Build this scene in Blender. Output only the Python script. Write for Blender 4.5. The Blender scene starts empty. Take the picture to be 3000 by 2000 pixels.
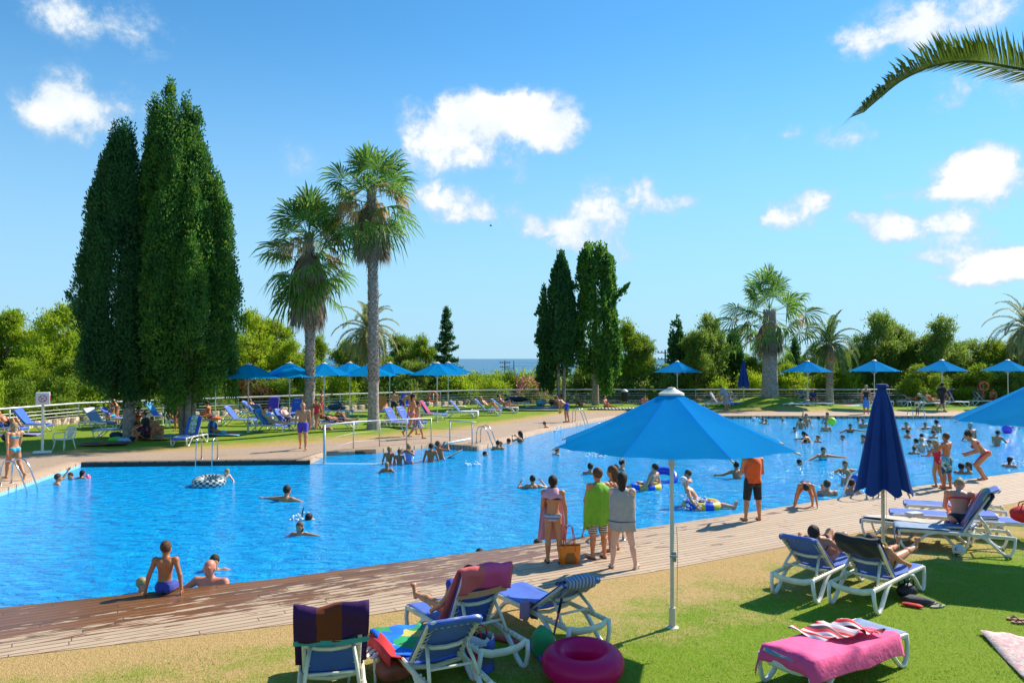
import bpy, bmesh, math, random
import numpy as np
from mathutils import Vector, Matrix
C = bpy.context.scene.collection
R = math.radians
PI = math.pi
rng = np.random.default_rng(7)
random.seed(7)

# ------------------------------------------------------------------ camera
CAMH, FOC, PITCH = 3.6, 2288.0, math.atan(48 / 2288.0)
cam = bpy.data.cameras.new('camera')
cam.sensor_width = 36
cam.lens = FOC / 3000 * 36
cam.clip_end = 60000
cam.clip_start = 0.1
cam_o = bpy.data.objects.new('camera', cam)
C.objects.link(cam_o)
cam_o.location = (0, 0, CAMH)
cam_o.rotation_euler = (PI / 2 + PITCH, 0, 0)
bpy.context.scene.camera = cam_o

def at(px, py, z=0.0):
    """where the ray through photo pixel (3000x2000) meets height z"""
    a, b = (px - 1500) / FOC, (1000 - py) / FOC
    cy, sy = math.cos(PITCH), math.sin(PITCH)
    d = Vector((a, cy - b * sy, sy + b * cy))
    t = (z - CAMH) / d.z
    return Vector((d.x * t, d.y * t, z))

def up_at(px, py, D):
    """point at depth D on the ray through the photo pixel"""
    a, b = (px - 1500) / FOC, (1000 - py) / FOC
    cy, sy = math.cos(PITCH), math.sin(PITCH)
    d = Vector((a, cy - b * sy, sy + b * cy))
    t = D / d.y
    return Vector((d.x * t, D, CAMH + d.z * t))

# ------------------------------------------------------------------ sun
SUN_EL, SUN_AZ = 42.0, 53.0           # azimuth clockwise from +Y
sd = Vector((math.sin(R(SUN_AZ)) * math.cos(R(SUN_EL)), math.cos(R(SUN_AZ)) * math.cos(R(SUN_EL)), math.sin(R(SUN_EL))))
sun = bpy.data.lights.new('sun', 'SUN')
sun.energy = 3.9
sun.angle = R(0.5)
sun.color = (1.0, 0.95, 0.87)
so = bpy.data.objects.new('sun', sun)
C.objects.link(so)
so.rotation_euler = (-sd).to_track_quat('-Z', 'Y').to_euler()
so.location = (30, 30, 60)

# ------------------------------------------------------------------ exposure
sc = bpy.context.scene
sc.view_settings.view_transform = 'Standard'
sc.view_settings.look = 'None'
sc.view_settings.exposure = 0.82
sc.view_settings.gamma = 1
sc.cycles.max_bounces = 6
sc.cycles.transparent_max_bounces = 6
sc.cycles.caustics_reflective = False
sc.cycles.caustics_refractive = False

# ------------------------------------------------------------------ node helper
class NT:
    def __init__(s, tree):
        s.t = tree
    def n(s, typ, **kw):
        nd = s.t.nodes.new(typ)
        ins = kw.pop('ins', {})
        for k, v in kw.items():
            setattr(nd, k, v)
        for k, v in ins.items():
            if isinstance(v, bpy.types.NodeSocket):
                s.t.links.new(v, nd.inputs[k])
            else:
                nd.inputs[k].default_value = v
        return nd
    def m(s, op, a, b=0.0, c=None, clamp=False):
        ins = {0: a, 1: b}
        if c is not None:
            ins[2] = c
        return s.n('ShaderNodeMath', operation=op, use_clamp=clamp, ins=ins).outputs[0]
    def mix(s, f, a, b):
        nd = s.n('ShaderNodeMix', data_type='RGBA')
        for k, v in ((0, f), (6, a), (7, b)):
            if isinstance(v, bpy.types.NodeSocket):
                s.t.links.new(v, nd.inputs[k])
            else:
                if k and len(v) == 3:
                    v = (*v, 1)
                nd.inputs[k].default_value = v
        return nd.outputs[2]
    def ramp(s, f, stops):
        nd = s.n('ShaderNodeValToRGB', ins={0: f})
        e = nd.color_ramp.elements
        while len(e) > 1:
            e.remove(e[-1])
        for i, (p, c) in enumerate(stops):
            x = e[0] if i == 0 else e.new(p)
            x.position = p
            x.color = (*c, 1) if len(c) == 3 else c
        return nd.outputs[0]
    def noise(s, vec, scale, detail=3, rough=0.5, **k):
        return s.n('ShaderNodeTexNoise', ins={'Vector': vec, 'Scale': scale, 'Detail': detail, 'Roughness': rough}, **k)

# ------------------------------------------------------------------ world: sky + cumulus clouds
w = bpy.data.worlds.new("World")
sc.world = w
w.use_nodes = True
w.node_tree.nodes.clear()
T = NT(w.node_tree)
sky = T.n('ShaderNodeTexSky', sky_type='NISHITA', sun_disc=False, sun_elevation=R(SUN_EL), sun_rotation=R(SUN_AZ),
          air_density=1.0, dust_density=0.0, ozone_density=3.0, altitude=60)
tc = T.n('ShaderNodeTexCoord').outputs['Generated']
sp = T.n('ShaderNodeSeparateXYZ', ins={0: tc})
az = T.m('ARCTAN2', sp.outputs[0], sp.outputs[1])
el = T.m('ARCSINE', sp.outputs[2])
uv = T.n('ShaderNodeCombineXYZ', ins={0: az, 1: el}).outputs[0]
wob = T.noise(uv, 9.0, 5, 0.6)
wobv = T.n('ShaderNodeVectorMath', operation='MULTIPLY_ADD', ins={0: wob.outputs['Color'], 1: (0.07, 0.045, 0), 2: (-0.035, -0.0225, 0)}).outputs[0]
uvw = T.n('ShaderNodeVectorMath', operation='ADD', ins={0: uv, 1: wobv}).outputs[0]
# (px, py, rx, ry, strength) of every cloud lobe, turned into sky directions
CL = [(1450, 360, 250, 110, 1.1), (1290, 420, 130, 80, 0.8), (1600, 350, 120, 75, .95), (1370, 310, 110, 60, .7), (1500, 290, 110, 45, .8), (1350, 480, 130, 35, .4),
      (1330, 590, 140, 55, .75), (1430, 620, 130, 45, .6), (1250, 560, 70, 45, .4), (900, 460, 90, 60, .3),
      (1800, 570, 110, 65, .8), (1720, 660, 150, 75, .85), (1950, 590, 110, 35, .75), (1600, 670, 90, 45, .7), (1880, 545, 60, 40, .7), (1810, 740, 120, 60, .42),
      (320, 50, 210, 90, .40), (150, 20, 120, 50, .33), (450, 110, 120, 60, .22), (210, 270, 150, 80, .38), (330, 320, 150, 100, .36), (90, 300, 90, 60, .4), (240, 360, 200, 60, .35),
      (2700, 60, 180, 65, .62), (2620, 110, 130, 45, .62), (2850, 40, 140, 80, .45), (2500, 130, 70, 40, .6), (2880, 240, 120, 70, .42), (2990, 250, 80, 60, .4),
      (2830, 510, 120, 70, .85), (2950, 530, 110, 75, .9), (2740, 560, 60, 35, .6), (2870, 455, 80, 40, .7),
      (2330, 620, 100, 55, .95), (2260, 650, 60, 30, .6), (2400, 600, 40, 30, .6), (2480, 410, 75, 40, .75), (2320, 400, 45, 25, .6),
      (2680, 660, 130, 55, .85), (2600, 680, 70, 40, .6), (2780, 640, 60, 35, .8), (2510, 640, 40, 22, .5), (2920, 780, 140, 50, .9), (2800, 740, 100, 40, .6), (2970, 770, 90, 40, .9),
      (2600, 810, 50, 20, .5), (2890, 680, 40, 30, .45), (2870, 820, 80, 25, .6),
      (60, 455, 50, 25, .3), (2620, 560, 40, 22, .35), (2450, 560, 30, 16, .3), (2700, 760, 60, 24, .4), (1530, 520, 60, 30, .35), (2150, 420, 60, 22, .2), (1180, 300, 50, 30, .25), (2640, 850, 50, 16, .3), (2750, 310, 60, 30, .3), (840, 410, 50, 30, .2), (690, 615, 40, 30, .3), (2460, 730, 40, 20, .2), (1300, 640, 60, 20, .3), (1650, 730, 60, 30, .3),
      (2400, 820, 45, 18, .22), (2050, 860, 120, 16, .16), (1500, 950, 200, 15, .12)]
tot = None
base = None
for (px, py, rx, ry, st) in CL:
    p = up_at(px, py, 1.0) - Vector((0, 0, CAMH))
    a0, e0 = math.atan2(p.x, p.y), math.atan2(p.z, math.hypot(p.x, p.y))
    sx, sy = 2288.0 / rx * 1.1, 2288.0 / ry * 1.05
    v = T.n('ShaderNodeVectorMath', operation='MULTIPLY_ADD', ins={0: uvw, 1: (sx, sy, 0), 2: (-a0 * sx, -e0 * sy, 0)}).outputs[0]
    l = T.n('ShaderNodeVectorMath', operation='LENGTH', ins={0: v}).outputs['Value']
    b = T.m('MULTIPLY', T.m('SUBTRACT', 1.35, l, clamp=True), st)
    tot = b if tot is None else T.m('ADD', tot, b)
nz = T.noise(uv, 16.0, 7, 0.62)
nz2 = T.noise(uvw, 42.0, 7, 0.65)
ragg = T.m('ADD', T.m('MULTIPLY', T.m('SUBTRACT', nz.outputs[0], 0.5), 3.2), T.m('MULTIPLY', T.m('SUBTRACT', nz2.outputs[0], 0.5), 1.7))
dens = T.m('ADD', tot, T.m('MULTIPLY', ragg, T.m('MINIMUM', T.m('MULTIPLY', tot, 2.2), 0.9)))
cov = T.n('ShaderNodeMapRange', interpolation_type='SMOOTHSTEP', ins={0: dens, 1: 0.10, 2: 1.12}).outputs[0]
cov = T.m('MULTIPLY', cov, 0.97)
core = T.n('ShaderNodeMapRange', interpolation_type='SMOOTHSTEP', ins={0: dens, 1: 0.35, 2: 1.5}).outputs[0]
# cloud shading painted in: grey to white by density and noise
nz3 = T.noise(uvw, 11.0, 4, 0.55)
ccol = T.mix(T.m('MULTIPLY', core, T.m('ADD', -0.1, T.m('MULTIPLY', nz3.outputs[0], 2.2)), clamp=True), (2.9, 3.75, 4.6), (5.6, 5.7, 5.8))
skyc = T.n('ShaderNodeHueSaturation', ins={'Saturation': 1.18, 'Value': 0.96, 'Color': sky.outputs[0]}).outputs[0]
# tint: the photo's sky leans to cyan
skyc = T.n('ShaderNodeMix', data_type='RGBA', blend_type='MULTIPLY', ins={0: 1.0, 6: skyc, 7: (0.66, 0.97, 0.98, 1)}).outputs[2]
hz = T.n('ShaderNodeMapRange', interpolation_type='SMOOTHSTEP', ins={0: el, 1: 0.42, 2: -0.02}).outputs[0]
skyc = T.mix(T.m('MULTIPLY', hz, 0.9), skyc, (2.1, 3.5, 4.9))
fin = T.mix(cov, skyc, ccol)
bg = T.n('ShaderNodeBackground', ins={'Color': fin, 'Strength': 0.110})
T.n('ShaderNodeOutputWorld', ins={0: bg.outputs[0]})
w.cycles.sampling_method = 'MANUAL'
w.cycles.sample_map_resolution = 512

# ------------------------------------------------------------------ object helpers
def tag(o, label=None, cat=None, group=None, kind=None):
    if label: o['label'] = label
    if cat: o['category'] = cat
    if group: o['group'] = group
    if kind: o['kind'] = kind
    return o

def empty(name, loc=(0, 0, 0), rz=0.0, label=None, cat=None, group=None):
    o = bpy.data.objects.new(name, None)
    C.objects.link(o)
    o.location = loc
    o.rotation_euler = (0, 0, rz)
    o.empty_display_size = 0.2
    return tag(o, label, cat, group)

def np_obj(name, V, F, mat, parent=None, smooth=False, loc=None, mi=None):
    """V (n,3), F list/array of faces (all same size in array, or list of arrays)"""
    me = bpy.data.meshes.new(name)
    V = np.asarray(V, dtype=np.float32).reshape(-1, 3)
    if not isinstance(F, (list, tuple)):
        F = [F]
    F = [np.asarray(f, dtype=np.int32) for f in F if len(f)]
    loops = np.concatenate([f.ravel() for f in F])
    tot = np.concatenate([np.full(len(f), f.shape[1], dtype=np.int32) for f in F])
    st = np.zeros(len(tot), dtype=np.int32)
    st[1:] = np.cumsum(tot)[:-1]
    me.vertices.add(len(V)); me.vertices.foreach_set('co', V.ravel())
    me.loops.add(len(loops)); me.loops.foreach_set('vertex_index', loops)
    me.polygons.add(len(tot)); me.polygons.foreach_set('loop_start', st); me.polygons.foreach_set('loop_total', tot)
    if smooth:
        me.polygons.foreach_set('use_smooth', np.ones(len(tot), dtype=bool))
    mats = mat if isinstance(mat, (list, tuple)) else [mat]
    for m_ in mats:
        me.materials.append(m_)
    if mi is not None:
        me.polygons.foreach_set('material_index', np.asarray(mi, dtype=np.int32))
    me.update(calc_edges=True)
    me.validate()
    o = bpy.data.objects.new(name, me)
    C.objects.link(o)
    if parent is not None:
        o.parent = parent
    if loc is not None:
        o.location = loc
    return o

class MB:
    """collects shapes, builds ONE mesh"""
    def __init__(s):
        s.V = []; s.F = {3: [], 4: []}; s.n = 0; s.MI = {3: [], 4: []}
    def add(s, V, F, mi=0):
        V = np.asarray(V, float).reshape(-1, 3)
        for f in F:
            s.F[len(f)].append([i + s.n for i in f]); s.MI[len(f)].append(mi)
        s.V.append(V); s.n += len(V)
        return s
    def addn(s, V, F, mi=0):
        V = np.asarray(V, float).reshape(-1, 3)
        F = np.asarray(F) + s.n
        s.F[F.shape[1]] += F.tolist(); s.MI[F.shape[1]] += [mi] * len(F)
        s.V.append(V); s.n += len(V)
        return s
    def box(s, c, d, rot=None, bev=0.0, mi=0):
        d = np.array(d) / 2.0
        b = min(bev, *(d * 0.9)) if bev else 0
        if not b:
            V = np.array([(x, y, z) for x in (-1, 1) for y in (-1, 1) for z in (-1, 1)]) * d
            F = [(0, 1, 3, 2), (4, 6, 7, 5), (0, 4, 5, 1), (2, 3, 7, 6), (0, 2, 6, 4), (1, 5, 7, 3)]
        else:
            bm = bmesh.new()
            bmesh.ops.create_cube(bm, size=2)
            for v in bm.verts:
                v.co = Vector((v.co.x * d[0], v.co.y * d[1], v.co.z * d[2]))
            bmesh.ops.bevel(bm, geom=list(bm.edges), offset=b, segments=2, affect='EDGES', profile=0.6)
            bmesh.ops.triangulate(bm, faces=[f for f in bm.faces if len(f.verts) > 4])
            bm.verts.index_update()
            V = np.array([v.co[:] for v in bm.verts]); F = [tuple(v.index for v in f.verts) for f in bm.faces]
            bm.free()
        if rot is not None:
            V = V @ np.array(rot.to_3x3()).T
        return s.add(V + np.array(c), F, mi)
    def tube(s, pts, r, n=8, cap=True, mi=0, flat=1.0, side=None):
        """sweep a circle (or a flattened one: r along side vector, r*flat across) along pts; r number or list"""
        P = [Vector(p) for p in pts]
        rr = [r] * len(P) if not hasattr(r, '__len__') else list(r)
        V = []
        prev = None
        for i, p in enumerate(P):
            t = (P[min(i + 1, len(P) - 1)] - P[max(i - 1, 0)]).normalized()
            if side is not None:
                a = Vector(side)
                a = (a - t * a.dot(t)).normalized()
            elif prev is None:
                a = t.orthogonal().normalized()
            else:
                a = (prev - t * prev.dot(t)).normalized()
            prev = a
            b = t.cross(a)
            for k in range(n):
                q = 2 * PI * k / n + (PI / n if n == 4 else 0)
                V.append(p + a * (math.cos(q) * rr[i]) + b * (math.sin(q) * rr[i] * flat))
        F = [(i * n + k, i * n + (k + 1) % n, (i + 1) * n + (k + 1) % n, (i + 1) * n + k) for i in range(len(P) - 1) for k in range(n)]
        V = [tuple(v) for v in V]
        if cap:
            for i, rev in ((0, True), (len(P) - 1, False)):
                c = len(V); V.append(tuple(P[i]))
                for k in range(n):
                    a_, b_ = i * n + k, i * n + (k + 1) % n
                    F.append((b_, a_, c) if rev else (a_, b_, c))
        return s.add(V, F, mi)
    def ball(s, c, r, n=10, mi=0, rot=None):
        r = (r, r, r) if not hasattr(r, '__len__') else r
        V = [(0, 0, 1)]; m = max(4, n // 2)
        for i in range(1, m):
            for k in range(n):
                a, b = PI * i / m, 2 * PI * k / n
                V.append((math.sin(a) * math.cos(b), math.sin(a) * math.sin(b), math.cos(a)))
        V.append((0, 0, -1))
        F = [(0, 1 + k, 1 + (k + 1) % n) for k in range(n)]
        for i in range(m - 2):
            F += [(1 + i * n + k, 1 + (i + 1) * n + k, 1 + (i + 1) * n + (k + 1) % n, 1 + i * n + (k + 1) % n) for k in range(n)]
        L = len(V) - 1; o = 1 + (m - 2) * n
        F += [(L, o + (k + 1) % n, o + k) for k in range(n)]
        V = np.array(V) * np.array(r)
        if rot is not None:
            V = V @ np.array(rot.to_3x3()).T
        return s.add(V + np.array(c), F, mi)
    def lathe(s, prof, n=16, c=(0, 0, 0), mi=0):
        V = [(r * math.cos(2 * PI * k / n) + c[0], r * math.sin(2 * PI * k / n) + c[1], z + c[2]) for r, z in prof for k in range(n)]
        F = [(i * n + k, i * n + (k + 1) % n, (i + 1) * n + (k + 1) % n, (i + 1) * n + k) for i in range(len(prof) - 1) for k in range(n)]
        return s.add(V, F, mi)
    def torus(s, c, R_, r, n=32, m=14, rot=None, mi=0):
        V = [((R_ + r * math.cos(b)) * math.cos(a), (R_ + r * math.cos(b)) * math.sin(a), r * math.sin(b))
             for a in np.linspace(0, 2 * PI, n, endpoint=False) for b in np.linspace(0, 2 * PI, m, endpoint=False)]
        F = [(i * m + k, ((i + 1) % n) * m + k, ((i + 1) % n) * m + (k + 1) % m, i * m + (k + 1) % m) for i in range(n) for k in range(m)]
        V = np.array(V)
        if rot is not None:
            V = V @ np.array(rot.to_3x3()).T
        return s.add(V + np.array(c), F, mi)
    def build(s, name, mat, parent=None, smooth=False, loc=None):
        V = np.concatenate(s.V)
        F = [np.array(s.F[k]) for k in (4, 3) if s.F[k]]
        mi = sum([s.MI[k] for k in (4, 3) if s.F[k]], [])
        o = np_obj(name, V, F, mat, parent, smooth, loc, mi)
        if smooth == 'auto':
            o.data.set_sharp_from_angle(angle=R(40))
        return o

def copy_tree(o, parent=None):
    c = o.copy()
    C.objects.link(c)
    c.parent = parent
    for ch in list(o.children):
        copy_tree(ch, c)
    return c

# ------------------------------------------------------------------ materials
MC = {}
def mat(name, col, rough=0.6, var=0.0, vs=8.0, bump=0.0, bs=40.0, spec=0.5, metal=0.0, trans=0.0, col2=None, sheen=0.0, coat=0.0, emit=None):
    if name in MC:
        return MC[name]
    m = bpy.data.materials.new(name)
    m.use_nodes = True
    t = NT(m.node_tree)
    bs_ = m.node_tree.nodes['Principled BSDF']
    bs_.inputs['Roughness'].default_value = rough
    bs_.inputs['Metallic'].default_value = metal
    bs_.inputs['Specular IOR Level'].default_value = spec
    bs_.inputs['Coat Weight'].default_value = coat
    bs_.inputs['Sheen Weight'].default_value = sheen
    oc = t.n('ShaderNodeTexCoord').outputs['Object']
    if var or col2:
        n_ = t.noise(oc, vs, 4, 0.6)
        c2 = col2 if col2 else tuple(max(0, c * (1 - var)) for c in col)
        c1 = col if col2 else tuple(min(1, c * (1 + var)) for c in col)
        f = t.n('ShaderNodeMapRange', ins={0: n_.outputs[0], 1: 0.35, 2: 0.65}).outputs[0]
        cs = t.mix(f, c2, c1)
        m.node_tree.links.new(cs, bs_.inputs['Base Color'])
    else:
        cs = None
        bs_.inputs['Base Color'].default_value = (*col, 1)
    if bump:
        n2 = t.noise(oc, bs, 3, 0.6)
        b_ = t.n('ShaderNodeBump', ins={'Strength': min(1, bump), 'Distance': 0.01 * max(1, bump), 'Height': n2.outputs[0]})
        m.node_tree.links.new(b_.outputs[0], bs_.inputs['Normal'])
    if trans:
        tr = t.n('ShaderNodeBsdfTranslucent', ins={'Color': (*col, 1)})
        if cs is not None:
            m.node_tree.links.new(cs, tr.inputs['Color'])
        mx = t.n('ShaderNodeMixShader', ins={0: trans, 1: bs_.outputs[0], 2: tr.outputs[0]})
        m.node_tree.links.new(mx.outputs[0], m.node_tree.nodes['Material Output'].inputs[0])
    MC[name] = m
    return m

def stripes(name, cols, axis=0, width=0.1, rough=0.85, trans=0.0, bump=0.3, phase=0.0):
    """stripes in object space, cols a list of colours repeating"""
    if name in MC:
        return MC[name]
    m = bpy.data.materials.new(name)
    m.use_nodes = True
    t = NT(m.node_tree)
    b_ = m.node_tree.nodes['Principled BSDF']
    b_.inputs['Roughness'].default_value = rough
    b_.inputs['Specular IOR Level'].default_value = 0.2
    oc = t.n('ShaderNodeTexCoord').outputs['Object']
    sp_ = t.n('ShaderNodeSeparateXYZ', ins={0: oc})
    wv = t.m('ADD', t.m('ADD', sp_.outputs[axis], phase), t.m('MULTIPLY', t.noise(oc, 3.0).outputs[0], width * 0.25))
    fr = t.m('FRACT', t.m('MULTIPLY', wv, 1.0 / (width * len(cols))))
    nd = t.n('ShaderNodeValToRGB', ins={0: fr})
    cr = nd.color_ramp; cr.interpolation = 'CONSTANT'
    while len(cr.elements) > 1:
        cr.elements.remove(cr.elements[-1])
    for i, c in enumerate(cols):
        e = cr.elements[0] if i == 0 else cr.elements.new(i / len(cols))
        e.position = i / len(cols); e.color = (*c, 1)
    m.node_tree.links.new(nd.outputs[0], b_.inputs['Base Color'])
    if bump:
        n2 = t.noise(oc, 30.0, 4)
        bb = t.n('ShaderNodeBump', ins={'Strength': bump, 'Distance': 0.01, 'Height': n2.outputs[0]})
        m.node_tree.links.new(bb.outputs[0], b_.inputs['Normal'])
    MC[name] = m
    return m

def blotch(name, cols, scale=8.0, rough=0.85):
    """printed cloth: hard patches of several colours (voronoi cells)"""
    if name in MC:
        return MC[name]
    m = bpy.data.materials.new(name)
    m.use_nodes = True
    t = NT(m.node_tree)
    b_ = m.node_tree.nodes['Principled BSDF']
    b_.inputs['Roughness'].default_value = rough
    b_.inputs['Specular IOR Level'].default_value = 0.2
    oc = t.n('ShaderNodeTexCoord').outputs['Object']
    dv = t.n('ShaderNodeVectorMath', operation='MULTIPLY_ADD', ins={0: t.noise(oc, scale * 1.3, 2).outputs['Color'], 1: (.12,) * 3, 2: oc}).outputs[0]
    vo = t.n('ShaderNodeTexVoronoi', ins={'Vector': dv, 'Scale': scale})
    f = t.n('ShaderNodeSeparateXYZ', ins={0: vo.outputs['Color']}).outputs[0]
    nd = t.n('ShaderNodeValToRGB', ins={0: f})
    cr = nd.color_ramp; cr.interpolation = 'CONSTANT'
    while len(cr.elements) > 1:
        cr.elements.remove(cr.elements[-1])
    for i, c in enumerate(cols):
        e = cr.elements[0] if i == 0 else cr.elements.new(i / len(cols))
        e.position = i / len(cols); e.color = (*c, 1)
    m.node_tree.links.new(nd.outputs[0], b_.inputs['Base Color'])
    MC[name] = m
    return m

def leafmat(name, c1, c2, trans=0.35, vs=1.2, rough=0.55, c3=None):
    if name in MC:
        return MC[name]
    m = bpy.data.materials.new(name)
    m.use_nodes = True
    t = NT(m.node_tree)
    b_ = m.node_tree.nodes['Principled BSDF']
    b_.inputs['Roughness'].default_value = rough
    b_.inputs['Specular IOR Level'].default_value = 0.25
    oc = t.n('ShaderNodeTexCoord').outputs['Object']
    n1 = t.noise(oc, vs, 3, 0.6)
    n2 = t.noise(oc, vs * 9, 2, 0.6)
    f = t.n('ShaderNodeMapRange', ins={0: t.m('ADD', t.m('MULTIPLY', n1.outputs[0], 0.6), t.m('MULTIPLY', n2.outputs[0], 0.4)), 1: 0.36, 2: 0.64}).outputs[0]
    cs = t.mix(f, c1, c2)
    if c3:
        n3 = t.noise(oc, vs * 2.3, 3, 0.6)
        cs = t.mix(t.n('ShaderNodeMapRange', ins={0: n3.outputs[0], 1: 0.55, 2: 0.7}).outputs[0], cs, c3)
    m.node_tree.links.new(cs, b_.inputs['Base Color'])
    tr = t.n('ShaderNodeBsdfTranslucent', ins={'Color': cs})
    mx = t.n('ShaderNodeMixShader', ins={0: trans, 1: b_.outputs[0], 2: tr.outputs[0]})
    m.node_tree.links.new(mx.outputs[0], m.node_tree.nodes['Material Output'].inputs[0])
    MC[name] = m
    return m

# ------------------------------------------------------------------ the setting
def attr(o, name, vals):
    a = o.data.attributes.new(name, 'FLOAT', 'POINT')
    a.data.foreach_set('value', np.asarray(vals, dtype=np.float32))

def resample(P, n):
    P = np.array(P, float)
    d = np.r_[0, np.cumsum(np.linalg.norm(np.diff(P, axis=0), axis=1))]
    t = np.linspace(0, d[-1], n)
    return np.stack([np.interp(t, d, P[:, 0]), np.interp(t, d, P[:, 1])], 1)

def match(A, B, per):
    """subdivide matched polylines"""
    oa, ob = [], []
    for i in range(len(A) - 1):
        k = max(1, int(max(np.hypot(*(np.array(A[i + 1]) - A[i])), np.hypot(*(np.array(B[i + 1]) - B[i]))) / per))
        for j in range(k):
            t = j / k
            oa.append(np.array(A[i]) * (1 - t) + np.array(A[i + 1]) * t)
            ob.append(np.array(B[i]) * (1 - t) + np.array(B[i + 1]) * t)
    oa.append(np.array(A[-1])); ob.append(np.array(B[-1]))
    return np.array(oa), np.array(ob)

def strip(name, A, B, nv, z, m, skirt=0.0, per=0.5, zf=None):
    """sheet between two matched lines, A side optionally with a vertical face going down"""
    a, b = match(A, B, per)
    n = len(a)
    vs_ = np.linspace(0, 1, nv + 1)
    V = []; dist = []
    for v in vs_:
        p = a * (1 - v) + b * v
        zz = np.full(n, z) if zf is None else zf(p[:, 0], p[:, 1], v)
        V.append(np.c_[p, zz]); dist.append(np.linalg.norm(b - a, axis=1) * v)
    F = [(i * n + k, i * n + k + 1, (i + 1) * n + k + 1, (i + 1) * n + k) for i in range(nv) for k in range(n - 1)]
    if skirt:
        V.append(np.c_[a, np.full(n, z - skirt)]); dist.append(np.zeros(n))
        F += [(k, (nv + 1) * n + k, (nv + 1) * n + k + 1, k + 1) for k in range(n - 1)]
    o = np_obj(name, np.concatenate(V), np.array(F), m)
    attr(o, 'edge', np.concatenate(dist))
    tag(o, kind='structure')
    return o

POOL_NEAR = [(-22, 5.4), (-14, 8.6), (-7.43, 11.33), (-3.84, 12.83), (0.63, 15.35), (4.3, 17.55), (9.6, 20.96), (16.3, 24.9), (26, 30.5), (45, 41)]
GRASS_NEAR = [(-20, 2.6), (-12, 6.2), (-6.2, 9.45), (-1.95, 11.05), (2.3, 13.2), (5.4, 15.1), (11.0, 18.6), (17.6, 22.4), (28, 28.3), (47, 38.5)]
POOL_FAR = [(-13.9, 8), (-13.9, 21), (-14.9, 27.1), (-11, 27.45), (-7.16, 27.75), (-7.16, 30.2), (-5.4, 30.9), (-3.2, 32.9), (-1.44, 31.7), (1.74, 39.8), (5.4, 46.8), (6.5, 48.5), (20, 48.5), (45, 48.5)]
GRASS_FAR = [(-22, 8), (-21, 20), (-18.4, 28.8), (-13.2, 30.2), (-9.6, 31.9), (-8.9, 32.3), (-7.4, 33.8), (-5.6, 35.2), (-3.2, 37.6), (0.8, 45.2), (4.0, 51.3), (6.5, 52.4), (20, 52.4), (45, 52.4)]
FENCE = [(-36, 8), (-33, 20), (-27.5, 33), (-24.9, 39.0), (-24.0, 43.4), (-20.5, 46.6), (-17.3, 49.6), (-11.8, 54), (-7.5, 57.4), (-3.2, 60.4), (3, 62), (6.5, 62), (20, 62), (45, 62)]
WATER_Z = -0.17

# terrain: one sheet to the horizon
def terr(x, y):
    d = np.hypot(x, y)
    return np.interp(d, [0, 66, 90, 150, 450, 900, 1400, 60000], [-1.9, -1.9, -5, -9, -17, -34, -62, -140])
gr_r = np.array([0, 20, 45, 64, 72, 90, 120, 160, 220, 320, 450, 650, 900, 1200, 1500, 5000, 50000])
gr_a = np.linspace(0, 2 * PI, 65)[:-1]
V = [(0, 0, -1.9)]
for r_ in gr_r[1:]:
    for a_ in gr_a:
        x_, y_ = r_ * math.sin(a_), r_ * math.cos(a_)
        V.append((x_, y_, float(terr(x_, y_)) + (0.5 * math.sin(x_ * .1) * math.cos(y_ * .07) if 70 < r_ < 500 else 0)))
F3 = [(0, 1 + (k + 1) % 64, 1 + k) for k in range(64)]
F4 = [(1 + i * 64 + k, 1 + i * 64 + (k + 1) % 64, 1 + (i + 1) * 64 + (k + 1) % 64, 1 + (i + 1) * 64 + k) for i in range(len(gr_r) - 2) for k in range(64)]
tag(np_obj('ground', V, [np.array(F4), np.array(F3)], mat('scrub', (0.10, 0.10, 0.04), 0.95, var=0.4, vs=0.3, col2=(0.16, 0.12, 0.06))), kind='structure')

def seamat():
    m = bpy.data.materials.new('sea'); m.use_nodes = True
    t = NT(m.node_tree); b = m.node_tree.nodes['Principled BSDF']
    b.inputs['Base Color'].default_value = (0.035, 0.15, 0.24, 1)
    b.inputs['Roughness'].default_value = 0.35
    b.inputs['IOR'].default_value = 1.33
    oc = t.n('ShaderNodeTexCoord').outputs['Object']
    n_ = t.noise(oc, 0.05, 5, 0.7)
    bm_ = t.n('ShaderNodeBump', ins={'Strength': 1.0, 'Distance': 4.0, 'Height': n_.outputs[0]})
    m.node_tree.links.new(bm_.outputs[0], b.inputs['Normal'])
    return m
tag(np_obj('sea', [(-45000, 700, -52), (45000, 700, -52), (45000, 45000, -52), (-45000, 45000, -52)], np.array([(0, 1, 2, 3)]), seamat()), kind='structure')

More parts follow.
